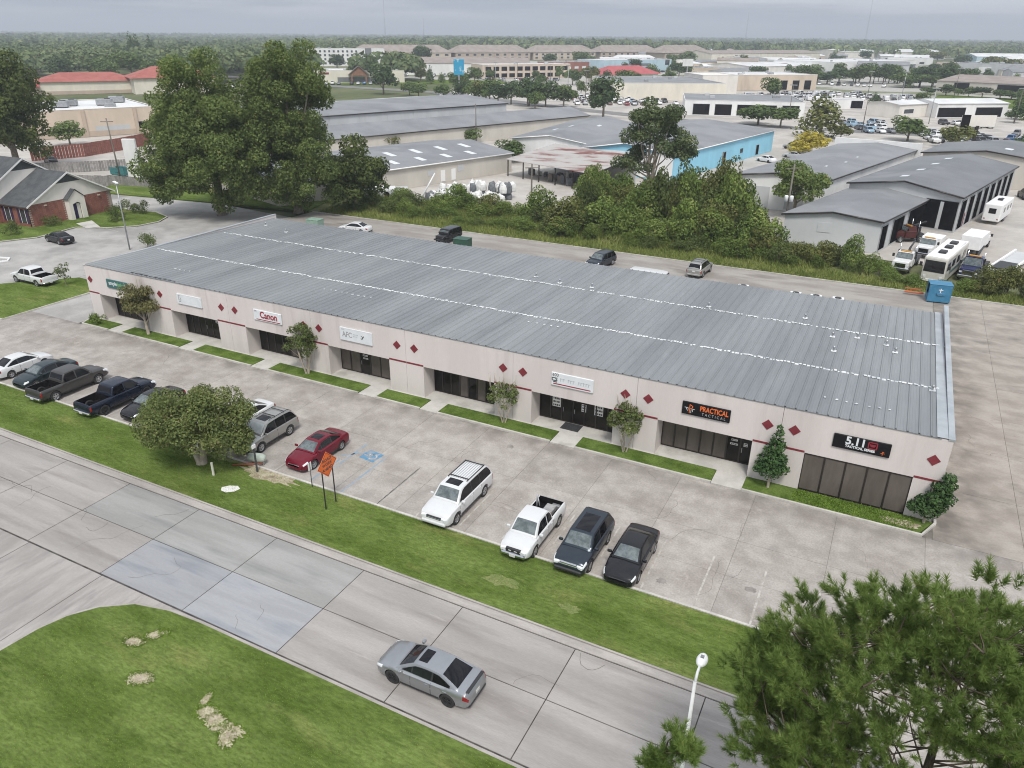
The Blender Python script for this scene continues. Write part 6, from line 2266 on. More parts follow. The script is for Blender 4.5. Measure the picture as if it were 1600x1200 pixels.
M_greyw = mat('grey_fence_timber', (0.21, 0.20, 0.19), (0.29, 0.275, 0.26), scale=1.5, rough=.95, rnd=.15)
M_redw = mat('red_brown_timber', (0.20, 0.07, 0.05), (0.26, 0.10, 0.075), scale=1, rough=.9, rnd=.12)
board_fence('weathered grey board fence behind the brick office lawn', [(-141, 88.5), (-128, 93.2), (-119.5, 94.8), (-112, 96.5)], 2.0, M_greyw, .5)
board_fence('weathered grey board fence beyond the teal skip', [(-158, 92), (-150, 100), (-143.5, 108.5)], 2.1, M_greyw, .5)
board_fence('long red brown board fence behind the neighbouring yard', [(-172, 104), (-168, 114), (-170, 126), (-172.5, 135.5)], 2.9, M_redw, .6)
t = thing('sign_pylon', 'plain white pylon slab standing beside the leaning utility pole', 'pylon', (-131.5, 98.6, -.28), .5)
MB().box(-1.2, 1.2, -.35, .35, 0, 7.8, bevel=.05).build('slab', M_whitew, t)
MB().box(-1.5, 1.5, -.6, .6, 0, .5).build('plinth', M_walk, t)


# ------------------------------------------------------------------ further buildings
bb = [(-222, 88.5), (-191.5, 153.8), (-222, 168.0), (-252.5, 102.7)]
shed('big_store', 'long beige store with brown pilasters and a white flat roof', bb, 6.8, M_beige, M_paler, 'flat', cat='store',
     openings=[(0, x, x + .012, -.2, 6.8, 'pil') for x in (.02, .2, .38, .56, .74, .92)] + [(0, 0.0, 1.0, -.2, 1.2, 'band'), (0, .93, .99, 0, 3, 'door'), (0, .78, .9, 0, 2.4, 'shut')])
for k, (a, b_) in enumerate(((.35, .3), (.42, .62), (.55, .35), (.7, .3), (.74, .42), (.86, .35), (.93, .6), (.5, .8))):
    p = quad_pt(bb, a, b_)
    t = thing('roof_unit', 'grey rooftop air conditioner on the white store roof', 'air conditioner', (p.x, p.y, 6.72), .7, 'air conditioners on the white store roof')
    MB().box(-2.0, 2.0, -1.3, 1.3, .2, 1.7, bevel=.05).build('casing', M_steel, t)
    MB().box(-1.8, 1.8, -1.1, 1.1, 0, .199).build('kerb_frame', M_dark, t)
    MB().lathe([(.8, 1.701), (.8, 1.85), (.2, 1.86)], 'z', (.8, 0, 0), 12).build('fan_guard', M_dark, t)
shed('restaurant', 'cream restaurant with a low red hipped roof behind the store', [(-348, 222), (-327, 256), (-345, 267), (-366, 233)], 5.0, M_cream, M_redr, 'hip', 3.5, over=1.2, cat='restaurant',
     openings=[(0, 0, 1, -.3, 1.2, 'band')])
shed('restaurant', 'taller cream restaurant block with a red hipped roof', [(-318, 247), (-300, 278), (-320, 290), (-338, 259)], 6.5, M_cream, M_redr, 'hip', 4.5, over=1.2, cat='restaurant')
t = thing('striped_awning', 'row of red and white striped awnings on the low tan wing', 'awning', (-352, 214, -.3), math.radians(62))
for k in range(9):
    MB().obox((-8 + k * 2, -1, 4.2), 1.9, 2.6, .25, rx=.5).build('awning_stripe', M_redm if k % 2 == 0 else M_whitew, t)
MB().box(-9, 9, 0, 8, 0, 5.0).build('wing', M_beige, t)
MB().box(-13.5, -9.5, 0, 4, 0, 8.5).build('tower', M_tan, t)
shed('department_store', 'tan blocky store at the edge of the view with a pale cap', [(-560, 268), (-512, 328), (-548, 352), (-596, 292)], 11, wall_mat('mauve_tan_render', (0.42, 0.33, 0.28)), M_paler, 'flat', cat='store', openings=[(0, 0, 1, -.3, 4, 'band'), (0, .3, .45, 0, 8, 'pil')])
hb = [(-470, 539), (-420, 580), (-432, 594), (-482, 553)]
ho = []
for z in (1.2, 4.4, 7.6, 10.6):
    ho += row_open(0, 11, .02, .66, z, z + 1.7, 'win', .42)
ho += [(0, .745, .83, 4.2, 14, 'grey'), (0, .66, .86, 0, 4.1, 'grey')] + [(0, .87, .89, z, z + 1.6, 'win') for z in (4.4, 7.6)]
shed('hotel', 'white four storey hotel block with rows of small windows', hb, 13.5, M_whitew, M_paler, 'flat', cat='hotel', openings=ho)
GB = [(-312, 362), (-272, 394), (-290, 417), (-330, 385)]
shed('shop', 'cream shop with a brown gabled entrance and red letters', GB, 6.2, M_cream, M_paler, 'flat', cat='shop', openings=[(0, .25, .9, 0, 2.6, 'grey'), (0, .06, .16, 4.1, 5.2, 'red')])
t = thing('gabled_porch', 'brown timber gabled porch on the cream shop', 'porch', (-292, 377, -.3), math.radians(38))
mb = MB()
mb.slab_poly([(-4.5, -3, 0), (-3.6, -3, 0), (-3.6, -3, 4), (3.6, -3, 4), (3.6, -3, 0), (4.5, -3, 0), (4.5, -3, 5.0), (0, -3, 8.6), (-4.5, -3, 5)], (0, .4, 0))
mb.build('gable', mat('redwood', (0.22, 0.10, 0.06), (0.28, 0.14, 0.09), scale=.5), t)
for s in (-1, 1):
    mb = MB()
    mb.slab_poly([(s * 6, -3.8, 4.3), (0, -3.8, 9.0), (0, 3, 9.0), (s * 6, 3, 4.3)], (0, 0, .3))
    mb.build('roof', M_tanr, t)
# motel rows under taupe hip roofs
for k, (A_, B_, lab) in enumerate((((-520, 668), (-455, 748), 'first long taupe roofed motel block beside the white hotel'), ((-452, 752), (-400, 828), 'second taupe roofed motel block of the row'),
                                   ((-398, 832), (-352, 905), 'third taupe roofed motel block of the row'), ((-348, 912), (-300, 990), 'last taupe roofed motel block of the row, nearest the red roof'))):
    shed('motel_block', lab, rect(A_, B_, 26), 7.5, M_tan if k % 2 else M_beige, M_tanr, 'hip', 7.5, over=1.5, cat='motel', openings=row_open(0, 10, 0, 1, 1, 3, 'win', .4) + row_open(0, 10, 0, 1, 4.4, 6.4, 'win', .4), group='taupe motel blocks')
shed('motel_block', 'lone taupe hip roofed block in front of the woods', rect((-268, 905), (-232, 975), 30), 8, M_tan, M_tanr, 'hip', 8, over=1.5, cat='motel', openings=row_open(0, 8, 0, 1, 4.4, 6.4, 'win', .4))
shed('warehouse', 'very long white warehouse under a taupe roof band', [(-330, 464), (-247, 512), (-285, 578), (-368, 530)], 7.2, M_whitew, M_tanr, 'gable_a', 3, cat='warehouse')
mo = row_open(0, 11, .02, .98, .5, 2.9, 'door', .7) + row_open(0, 11, .02, .98, 4.4, 6.9, 'door', .7)
shed('motel_block', 'two storey motel with dark balcony bays', [(-252, 452), (-214, 505), (-228, 515), (-266, 462)], 8.2, M_beige, M_paler, 'flat', cat='motel', openings=mo)
shed('shop', 'small grey walled shop with paired dark windows before the motels', rect((-232, 640), (-196, 720), 25), 6.5, M_pale, M_paler, 'flat', cat='shop', openings=row_open(0, 5, .1, .9, 3, 4.6, 'win', .7))
shed('shop', 'red brick shop row with pale sign letters', rect((-246, 565), (-228, 628), 25), 7, M_brickf, M_tanr, 'flat', cat='shop', openings=row_open(0, 6, .05, .9, 2.2, 3.8, 'wht', .5))
shed('shop', 'white and blue store with a dark entrance', rect((-222, 590), (-190, 662), 30), 8.2, M_blu, M_paler, 'flat', cat='store', openings=[(0, .5, .68, 3.5, 5.5, 'grey'), (0, .05, .45, 0, 3, 'win'), (0, .9, .97, 4, 8, 'win')])
shed('shop', 'shop under a bright red hipped roof', rect((-171, 462), (-150, 496), 20), 4.2, M_cream, M_redm, 'hip', 4.6, over=1.5, cat='shop')
shed('warehouse', 'cream walled warehouse under a low grey roof behind the broad tree', [(-122, 338), (-78, 362), (-108, 412), (-152, 388)], 6.8, M_cream, M_greyr, 'flat', cat='warehouse')
shed('warehouse', 'plain white box beside the cream warehouse', rect((-97, 395), (-82, 405), 28), 8.5, M_pale, M_pale, 'flat', cat='warehouse', openings=[(1, .2, .6, 3, 5, 'shut')])
shed('dealership', 'white service bays with big dark openings under a grey roof', [(-76, 287), (-36, 299), (-46, 333), (-86, 321)], 4.8, M_whitew, M_greyr, 'flat', cat='garage', openings=row_open(0, 5, .05, .98, 0, 3.6, 'door', .74))
shed('garage', 'tan garage with three dark bays behind the service bays', [(-96, 427), (-52, 464), (-74, 490), (-118, 453)], 7.4, M_beige, M_paler, 'flat', cat='garage', openings=row_open(0, 3, .6, .97, 0, 4.6, 'door', .55))
shed('warehouse', 'low warehouse with a bright white roof among the trees', [(-118, 630), (-66, 722), (-110, 748), (-162, 656)], 5, M_pale, M_paler, 'gable_a', 2, cat='warehouse')
shed('warehouse', 'big white walled warehouse with a small dark dock', [(-66, 686), (-10, 796), (-60, 822), (-116, 712)], 8, M_whitew, M_paler, 'flat', cat='warehouse', openings=[(0, .34, .42, 1.5, 3.2, 'door'), (0, .93, 1.0, 0, 5, 'grey')])
shed('warehouse', 'wide buff shed with two black openings at the edge of the view', [(6, 490), (75, 460), (96, 508), (27, 538)], 5.2, M_shedb, M_tanr, 'gable_a', 2.5, cat='warehouse', openings=[(0, .12, .22, 1, 4.6, 'door'), (0, .40, .56, 1.5, 4.6, 'door'), (0, .70, .9, .3, 2, 'pil')])
shed('warehouse', 'mottled grey metal works with a round emblem behind the buff shed', [(14, 690), (62, 672), (80, 720), (32, 738)], 9, M_shedw, M_greyr, 'flat', cat='works', openings=[(0, .03, .16, .5, 4, 'door'), (0, .4, .56, 3, 7, 'wht')])
shed('warehouse', 'pale long warehouse beyond the metal works', [(70, 655), (140, 625), (160, 680), (90, 705)], 8, M_pale, M_paler, 'gable_a', 2, cat='warehouse')
shed('garage', 'white garage with two open black bays among the parked cars', [(6, 324), (29, 341), (19, 356), (-4, 339)], 4.6, M_whitew, M_paler, 'gable_a', 1.0, cat='garage', openings=[(0, .02, .40, 0, 3.2, 'door'), (0, .55, .92, 0, 3.2, 'door')])
shed('garage', 'small white garage with blue awnings beside the open bays', [(-6, 316), (9, 338), (-2, 346), (-17, 324)], 4.2, M_pale, M_paler, 'gable_a', .8, cat='garage', openings=[(0, .1, .3, 1.2, 2.6, 'win'), (0, .7, .9, 1.2, 2.6, 'win')])
shed('site_cabin', 'white cabin with a dark open end in the car lot', [(-36, 344), (-20, 349), (-22, 357), (-38, 352)], 3.3, M_whitew, M_paler, 'flat', cat='cabin', openings=[(0, .72, .98, 0, 2.8, 'door')])
shed('warehouse', 'distant long white roofed shed by the woods', [(-100, 1150), (20, 1300), (-30, 1340), (-150, 1190)], 8, M_pale, M_paler, 'gable_a', 3, cat='warehouse')
shed('warehouse', 'distant pale blue roofed shed at the edge of the woods', [(45, 1010), (110, 1040), (95, 1075), (30, 1045)], 8, M_blu, M_paler, 'gable_a', 3, cat='warehouse')
shed('warehouse', 'distant cream shed past the row of trees', [(-215, 905), (-120, 1060), (-160, 1085), (-255, 930)], 8, M_cream, M_tanr, 'gable_a', 3, cat='warehouse')
shed('house', 'small white roofed house among distant trees at the far side', [(130, 1130), (170, 1120), (176, 1150), (136, 1160)], 7, M_whitew, M_paler, 'gable_a', 3, cat='house')
shed('house', 'long pale roofed shed among distant trees at the far side', [(90, 900), (150, 880), (160, 915), (100, 935)], 7, M_pale, M_tanr, 'gable_a', 4, cat='shed')


def pylon(label, loc, h, w, ph, m, rz=.47):
    t = thing('pole_sign', label, 'sign', loc, rz)
    MB().box(-.3, .3, -.3, .3, 0, h).build('pole', M_steel, t)
    MB().box(-w / 2, w / 2, -.4, .4, h - ph, h, bevel=.1).build('panel', m, t)
    return t


pylon('bright blue pole sign above the line of street trees', (-186, 312, -.3), 16, 4.6, 6.5, mat('sign_blue', (0.03, 0.30, 0.50), (0.3, 0.5, 0.6), scale=.4, lo=.55, hi=.6))
pylon('white round topped pole sign near the red roof', (-125, 470, -.3), 14, 6, 4, M_whitew)
for k, (x, y, h) in enumerate(((-212, 395, 12), (-200, 398, 12), (-165, 365, 13), (-150, 352, 13), (-40, 292, 11), (-14, 262, 10), (4, 300, 11), (30, 318, 11), (-22, 402, 12), (-8, 408, 12), (14, 440, 13), (-132, 330, 12))):
    t = thing('light_pole', 'tall thin light pole in the distant car parks', 'street lamp', (x, y, -.3), 0, 'light poles in the distant car parks')
    MB().tube([(0, 0, 0), (0, 0, h)], [.16, .1], 6).build('pole', M_wood if k % 3 else M_steel, t)
    MB().box(-1.2, 1.2, -.25, .25, h, h + .25).build('lamp_head', M_steel, t)
for k, (x, y, h, lab) in enumerate(((-930, 1290, 85, 'faint lattice radio mast over the woods, taller one'), (-830, 1270, 52, 'faint slim radio mast just beside the taller one'), (-395, 1980, 75, 'lone mast over the woods near the middle of the skyline'), (-150, 2200, 120, 'tall thin mast over the woods above the car lots'))):
    t = thing('radio_mast', lab, 'mast', (x, y, -.4))
    mb = MB()
    for a in range(3):
        mb.tube([(1.6 * math.cos(a * 2.09), 1.6 * math.sin(a * 2.09), 0), (.4 * math.cos(a * 2.09), .4 * math.sin(a * 2.09), h)], .13, 4)
    for z in range(0, int(h), 6):
        mb.tube([(1.3 * (1 - z / h) + .3, 0, z), (-.7 * (1 - z / h) - .1, .9 * (1 - z / h), z + 6)], .08, 4)
    mb.build('lattice', M_steel, t)


HS = 'small pale roofed buildings scattered in the far district'
hn = 0
while hn < 78:
    x, y = RN.uniform(-330, 330), RN.uniform(540, 1250)
    a_ = math.degrees(math.atan2(y, x))
    if not (74 < a_ < 114):
        continue
    an = RN.choice((0.1, .5, 1.1))
    w, d = RN.uniform(10, 46), RN.uniform(9, 18)
    e1, e2 = Vector((math.cos(an), math.sin(an))), Vector((-math.sin(an), math.cos(an)))
    o_ = Vector((x, y))
    shed('small_building', 'small pale roofed building scattered in the far district', [tuple(o_), tuple(o_ + e1 * w), tuple(o_ + e1 * w + e2 * d), tuple(o_ + e2 * d)], RN.uniform(3.5, 6.5), RN.choice((M_whitew, M_pale, M_beige, M_cream, M_shedw)),
         RN.choice((M_paler, M_paler, M_tanr, M_greyr)), RN.choice(('gable_a', 'flat', 'hip')), RN.uniform(1.2, 3), cat='building', group=HS, openings=row_open(0, 3, .1, .9, .5, 2.4, 'win', .4))
    hn += 1
sheet('road', [(-215, 330), (-120, 282), (-60, 258), (60, 262), (60, 270), (-58, 267), (-118, 292), (-211, 341)], -.285, mat('road_asphalt', (0.16, 0.155, 0.15), (0.21, 0.205, 0.20), scale=.2, rough=.95), .03)
sheet('road', [(-520, 430), (-330, 345), (-215, 330), (-213, 340), (-326, 356), (-515, 441)], -.285, MATS['road_asphalt'], .03)


# ------------------------------------------------------------------ thicket behind the rear lane
TH = 'wild shrubs of the thicket behind the lane'
protos = []
for k in range(4):
    pf = ell_puffs((0, 0, 1.5), 1.9, 1.7, 1.6, 26, .35, .8, low=-.8)
    V, F = puff_leaves(pf, 3600, .20, -.95)
    cm_ = quads_mesh('crown', V, F, L_wild)
    mb = MB()
    limbs(mb, (0, 0, 0), 1.6, .09, pf[:5])
    protos.append((cm_, mb.mesh('trunk', M_bark, fix=False)))
pl2 = []
for (cm_, tm_) in protos:
    c2 = cm_.copy()
    c2.materials.clear()
    c2.materials.append(L_oak2)
    pl2.append((c2, tm_))
    c3 = cm_.copy()
    c3.materials.clear()
    c3.materials.append(L_con)
    pl2.append((c3, tm_))
TONES = (('bright green', protos), ('dark green', pl2[0::2]), ('brownish green', pl2[1::2]))


def bush(x, y, s, sz, tone, z=-.1, label=None, name='wild_shrub', cat='shrub', group=TH):
    nm, pr = TONES[tone]
    cm_, tm_ = pr[RN.randrange(4)]
    pl_ = 'at the foot of the huge oaks'
    for lim, txt in ((-62, pl_), (-48, 'behind the black off-roader'), (-36, 'before the tall airy tree'), (-26, 'under the tall airy tree'), (-15, 'behind the silver SUV on the lane'), (-5, 'against the grey shed end'), (4, 'before the tow truck and motorhome'), (99, 'beside the blue dumpster')):
        if x < lim:
            pl_ = txt
            break
    lb = label or '%s %s shrub in the thicket %s' % ('tall' if sz > 1.25 else 'low' if sz < .75 else 'mid-high', nm, pl_)
    t = thing(name, lb, cat, (x, y, z), RN.uniform(0, 6.28), group)
    t.scale = (s, s, sz)
    link('trunk', tm_, t)
    link('crown', cm_, t)
    return t


for k in range(34):                    # low front row
    x = -83 + 84 * (k + RN.random()) / 34
    d = 1 + .25 * math.sin(x * .25)
    bush(x, RN.uniform(97, 100.5), RN.uniform(.65, 1.0) * d, RN.uniform(.45, .8) * d, RN.choice((0, 0, 0, 1)))
for k in range(26):
    x = -80 + 58 * (k + RN.random()) / 26
    bush(x, RN.uniform(101, 107), RN.uniform(.9, 1.3), RN.uniform(.55, .95), RN.choice((0, 0, 1)))
for k in range(30):                    # the tall clump around the airy tree
    x = RN.uniform(-46, -15)
    y = RN.uniform(99, 116) if x < -20 else RN.uniform(98, 107)
    bush(x, y, RN.uniform(1.2, 1.9), RN.uniform(1.2, 2.3) * (1.35 if y > 104 else .85), RN.choice((0, 0, 1, 2)))
for (x, y, s, sz, tone) in ((-9.5, 99.5, 1.1, 1.0, 2), (-6.5, 101, 1.2, .9, 2), (-3.6, 99.3, .9, 1.35, 0), (-1.6, 98.8, .8, .8, 0), (1.0, 96.2, .7, .5, 0), (3.4, 95.8, .8, .42, 0), (6.6, 96.0, .6, .35, 2), (-12, 98.5, 1.0, .9, 1),
                            (11, 96.4, 1.0, 1.0, 2), (13, 97.6, 1.1, 1.2, 2), (15.5, 96, 1.0, .9, 1), (8.8, 96.0, .7, .5, 0), (17, 98, 1.2, 1.1, 2), (-14.6, 101, 1.2, 1.2, 2), (20, 97, 1.2, 1.0, 1), (10.2, 96.2, .8, .6, 2)):
    bush(x, y, s, sz, tone)
for (x, y, s, sz, tone) in ((-44, 117, 1.9, 2.4, 0), (-41, 111, 1.7, 1.9, 2), (-30, 119, 1.8, 2.5, 1), (-27.5, 113, 1.8, 2.2, 0), (-24, 109, 1.6, 2.3, 1), (-20, 111, 1.5, 2.4, 0), (-22, 104, 1.6, 1.8, 2), (-17, 106, 1.4, 1.9, 1), (-33, 106, 1.9, 2.0, 0),
                            (-38, 103, 1.6, 1.5, 1), (-64, 106, 1.5, 1.3, 0), (-57, 104, 1.4, 1.1, 2), (-49, 106, 1.7, 1.5, 0)):
    bush(x, y, s, sz, tone)
# weeds and long grass on the bank and along the kerb
def tufts(name, xs, ys, n, hmin, hmax, m, z=0.0, w=.05, splay=.5):
    x = NR.uniform(*xs, n)
    y = NR.uniform(*ys, n)
    if name == 'grass' and ys[1] < 18:       # keep off the rounded kerb corner
        k = (x > -26.3) | (y < 11.7) | (np.hypot(x + 26.3, y - 11.7) < 6.2)
        x, y = x[k], y[k]
        n = len(x)
    P = np.stack([x, y, np.full(n, z)], 1)
    a = NR.uniform(0, 2 * PI, n)
    side = np.stack([np.cos(a), np.sin(a), np.zeros(n)], 1) * w
    h = NR.uniform(hmin, hmax, n)
    tip = P + np.stack([NR.normal(size=n) * splay * h, NR.normal(size=n) * splay * h, h], 1)
    V = np.stack([P - side, P + side, tip], 1).reshape(-1, 3)
    o = link(name, quads_mesh(name, V, np.arange(3 * n).reshape(n, 3), m))
    o['kind'] = 'stuff'
    return o


L_weed = leaf_mat('weed_blades', (0.06, 0.085, 0.022), (0.17, 0.185, 0.065), (0.27, 0.25, 0.13), scale=.3)
L_blade = leaf_mat('lawn_blades', (0.06, 0.10, 0.018), (0.115, 0.165, 0.036), (0.17, 0.18, 0.06), scale=.6, trans=.2)
tufts('long_grass', (-82, 45), (93.0, 97.2), 26000, .15, .7, L_weed, -.06, .05)
tufts('long_grass', (-82, -6), (97, 108), 22000, .3, 1.1, L_weed, -.06, .07)
tufts('grass', (-32, 4), (8, 17.9), 70000, .02, .05, L_blade, .074, .018, .6)
tufts('grass', (-66, 0.4), (25.75, 30.1), 60000, .02, .055, L_blade, .084, .018, .6)
tufts('grass', (-2.2, 4.6), (42.5, 44.0), 3500, .03, .12, L_blade, .108, .03, .6)

for (c, rx, ry, rot) in RINGS:
    a = NR.uniform(0, 2 * PI, 420)
    q = NR.uniform(.72, 1.3, 420)
    x, y = rx * q * np.cos(a), ry * q * np.sin(a)
    PR = np.stack([c[0] + x * math.cos(rot) - y * math.sin(rot), c[1] + x * math.sin(rot) + y * math.cos(rot), np.full(420, .078)], 1)
    sd = unit(420) * np.array([1, 1, 0]) * .025
    tp = PR + np.stack([NR.normal(size=420) * .04, NR.normal(size=420) * .04, NR.uniform(.03, .09, 420)], 1)
    o = link('grass', quads_mesh('grass', np.stack([PR - sd, PR + sd, tp], 1).reshape(-1, 3), np.arange(1260).reshape(420, 3), L_blade))
    o['kind'] = 'stuff'

# ------------------------------------------------------------------ trees among the roofs
PT = []
for k in range(5):
    pf = ell_puffs((0, 0, .62), .36, .36, .34, 18, .12, .22, low=-.8)
    V, F = puff_leaves(pf, 1500, .085, -.9, jit=.4)
    tmb = MB()
    limbs(tmb, (0, 0, 0), .6, .028, pf[:4], n=5)
    PT.append((V, F, tmb))
PC = []
for k in range(2):                     # conical crowns
    pf = [(NR.normal() * .05, NR.normal() * .05, .2 + .75 * q, .30 * (1 - q) + .05) for q in np.linspace(0, 1, 12)] + \
         [(.18 * math.cos(a) * (1 - q), .18 * math.sin(a) * (1 - q), .2 + .7 * q, .15) for a in (0, 1.5, 3, 4.5) for q in (.1, .35, .6)]
    V, F = puff_leaves(pf, 1000, .075, -.9, jit=.4)
    tmb = MB()
    tmb.tube([(0, 0, 0), (0, 0, .6)], [.025, .01], 5)
    PC.append((V, F, tmb))
TM = {}


def merge_tree(V, F, tmb, lm, name):
    cm_ = quads_mesh('crown', V, F, lm)
    return (cm_, tmb)


tr_cache = {}
for nm, lst in (('r', PT), ('c', PC)):
    for i, (V, F, tmb) in enumerate(lst):
        tm_ = tmb.mesh('trunk', M_bark, fix=False)
        for ln_, lm in (('g', L_far), ('d', L_fard), ('y', L_yel), ('b', L_con)):
            tr_cache[(nm, i, ln_)] = (quads_mesh('crown', V, F, lm), tm_)


def ftree(x, y, h, w, tone='g', shape='r', label=None, group=None, cat='tree'):
    n = 5 if shape == 'r' else 2
    cm_, tm_ = tr_cache[(shape, RN.randrange(n), tone)]
    t = thing('distant_tree', label, cat, (x, y, -.35), RN.uniform(0, 6.28), group)
    t.scale = (w / .85, w / .85, h)
    link('trunk', tm_, t)
    link('crown', cm_, t)
    return t


for row in ((-227, 311, 13.7, 14.5, 'd', 'r', 'tall dark tree beside the long lean-to roof'), (-96, 257, 14.2, 14.2, 'd', 'r', 'broad dark tree behind the grey warehouses'),
            (-24, 244, 13.0, 16, 'b', 'c', 'large conical brownish tree before the service bays'), (-22, 205, 5.4, 9, 'y', 'r', 'yellowing tree between the blue building and grey warehouse'),
            (-24, 199, 3.8, 6, 'y', 'r', 'low yellow shrub tree before the larger yellowing tree'), (-1, 246, 6.6, 10.5, 'g', 'r', 'round tree beyond the white parapet'),
            (11, 236, 6.2, 8.5, 'b', 'r', 'yellow green tree beside the dark billboard frame'), (27, 232, 5.2, 9.5, 'd', 'r', 'round tree at the edge of the view over the furthest shed'),
            (-18, 240, 4, 6, 'b', 'r', 'small ragged tree beside the conical brownish tree'), (-46, 268, 6.5, 13, 'g', 'r', 'wide low tree in front of the dark service bays'), (-38, 262, 6.5, 10, 'g', 'r', 'bushy tree at the end of the dark service bays'),
            (-180, 429, 9, 10.5, 'g', 'r', 'tree before the motel with balconies'), (-150, 520, 5, 11, 'g', 'r', 'low round tree to the side of the red roof'), (-189, 125, 6.0, 8, 'g', 'r', 'pale young tree before the beige store'),
            (-114, 157, 3.9, 5.5, 'b', 'r', 'yellow green bush between the warehouses'), (-104, 180, 3.8, 6, 'g', 'r', 'dark palm like bush against the lean-to wall'), (-80.5, 157, 4.8, 8, 'g', 'r', 'rounded bush beside the rusty canopy'),
            (-268, 405, 8, 8, 'b', 'r', 'small brown tree on the grass before the white warehouse'), (-253, 392, 10.5, 6.2, 'd', 'c', 'conifer on the grass before the white warehouse'), (-254, 406, 6, 6, 'g', 'c', 'small conifer beside the taller one'),
            (-419, 514, 11, 16, 'd', 'r', 'round tree hiding part of the white hotel'), (-500, 735, 10, 8, 'd', 'c', 'conifer beside the white hotel')):
    ftree(*row[:6], label=row[6])
ST = 'street trees along the road behind the warehouses'
for (x, y, h, w) in ((-179, 301, 6.5, 6), (-169, 296, 6.6, 7), (-160, 293, 8, 8), (-155, 291, 7, 7), (-150, 293, 7.5, 8), (-140, 288, 9, 8.5), (-133, 290, 8, 9), (-126, 292, 7, 8.5), (-190, 305, 5, 6), (-204, 306, 5, 7), (-213, 312, 5, 6)):
    ftree(x, y, h * 1.25, w * 1.3, RN.choice('gd'), 'r', 'street tree in the line behind the long warehouse roofs', ST)
BK = 'trees behind the white vans'
for k in range(24):
    q = k / 24
    ftree(-66 + 92 * q + RN.uniform(-3, 3), 560 - 30 * q + RN.uniform(-30, 35), RN.uniform(7, 12), RN.uniform(10, 15), RN.choice('ggd'), 'r', 'tree in the green belt behind the white vans', BK)
BG = 'bushes before the wide buff shed'
for k in range(12):
    ftree(4 + 70 * k / 12 + RN.uniform(-2, 2), 462 - 26 * k / 12 + RN.uniform(-3, 3), RN.uniform(3, 6), RN.uniform(6, 10), RN.choice('gd'), 'r', 'bush growing before the wide buff shed', BG)
ftree(12, 520, 13, 18, 'd', 'r', 'big dark tree at the end of the mottled metal works')
sheet('meadow', [(2, 400), (60, 375), (90, 420), (80, 446), (8, 462)], -.27, M_lawn, .05)
sheet('meadow', [(-300, 350), (-215, 415), (-240, 452), (-325, 385)], -.27, M_lawn, .05)
sheet('meadow', [(-560, 330), (-380, 280), (-330, 340), (-400, 400), (-600, 400)], -.33, mat('pale_meadow', (0.13, 0.155, 0.06), (0.19, 0.20, 0.09), scale=.05, rough=1), .05)
def inside(x, y, pad=4.0):
    for Q in QUADS:
        c_ = (Q[0] + Q[2]) / 2
        ok = True
        for i in range(4):
            d = Q[(i + 1) % 4] - Q[i]
            if (d.x * (y - Q[i].y) - d.y * (x - Q[i].x)) / d.length < -pad:
                ok = False
                break
        if ok:
            return True
    return False


cnt = 0
while cnt < 62:
    r, a = RN.uniform(300, 660), math.radians(RN.uniform(76, 121))
    x, y = r * math.cos(a), r * math.sin(a)
    if inside(x, y):
        continue
    h = RN.uniform(4.5, 10.5)
    ftree(x, y, h, h * RN.uniform(.7, 1.4), RN.choice('ggdbg'), RN.choice('rrrrc'), 'tree growing between the nearer roofs and car lots', 'trees between the nearer roofs and car lots')
    cnt += 1
# woods on the far side of the beige store, out to the hotel
WD = 'trees of the wood behind the beige store'
cnt = 0
while cnt < 62:
    r = RN.uniform(470, 900)
    a = math.radians(RN.uniform(123, 154))
    x, y = r * math.cos(a), r * math.sin(a)
    if -620 < x < -330 and r < 520 and RN.random() < .5:
        continue
    if -480 < x < -280 and 340 < y < 620:
        continue
    h = RN.uniform(9, 17)
    tn = RN.choice('gggdd')
    ftree(x, y, h, h * RN.uniform(.9, 1.3), tn, 'r', '%s %s tree of the wood spreading behind the beige store' % ('tall' if h > 14 else 'low' if h < 11 else 'middling', 'dark' if tn == 'd' else 'green'), WD)
    cnt += 1
for (x, y, h) in ((-560, 440, 27), (-548, 446, 24), (-570, 452, 25), (-580, 440, 22), (-590, 462, 24), (-600, 456, 21)):
    ftree(x, y, h, h * .5, 'd', 'c', 'tall dark pine standing above the wood behind the beige store', 'tall pines above the wood')
cnt = 0
while cnt < 56:                        # scattered among the roofs of the far side
    x, y = RN.uniform(-300, 260), RN.uniform(560, 1100)
    a = math.degrees(math.atan2(y, x))
    if not (76 < a < 118):
        continue
    h = RN.uniform(7, 14)
    ftree(x, y, h, h * RN.uniform(.9, 1.5), RN.choice('ggdb'), RN.choice('rrrc'), 'tree scattered among the distant roofs', 'trees scattered among the distant roofs')
    cnt += 1
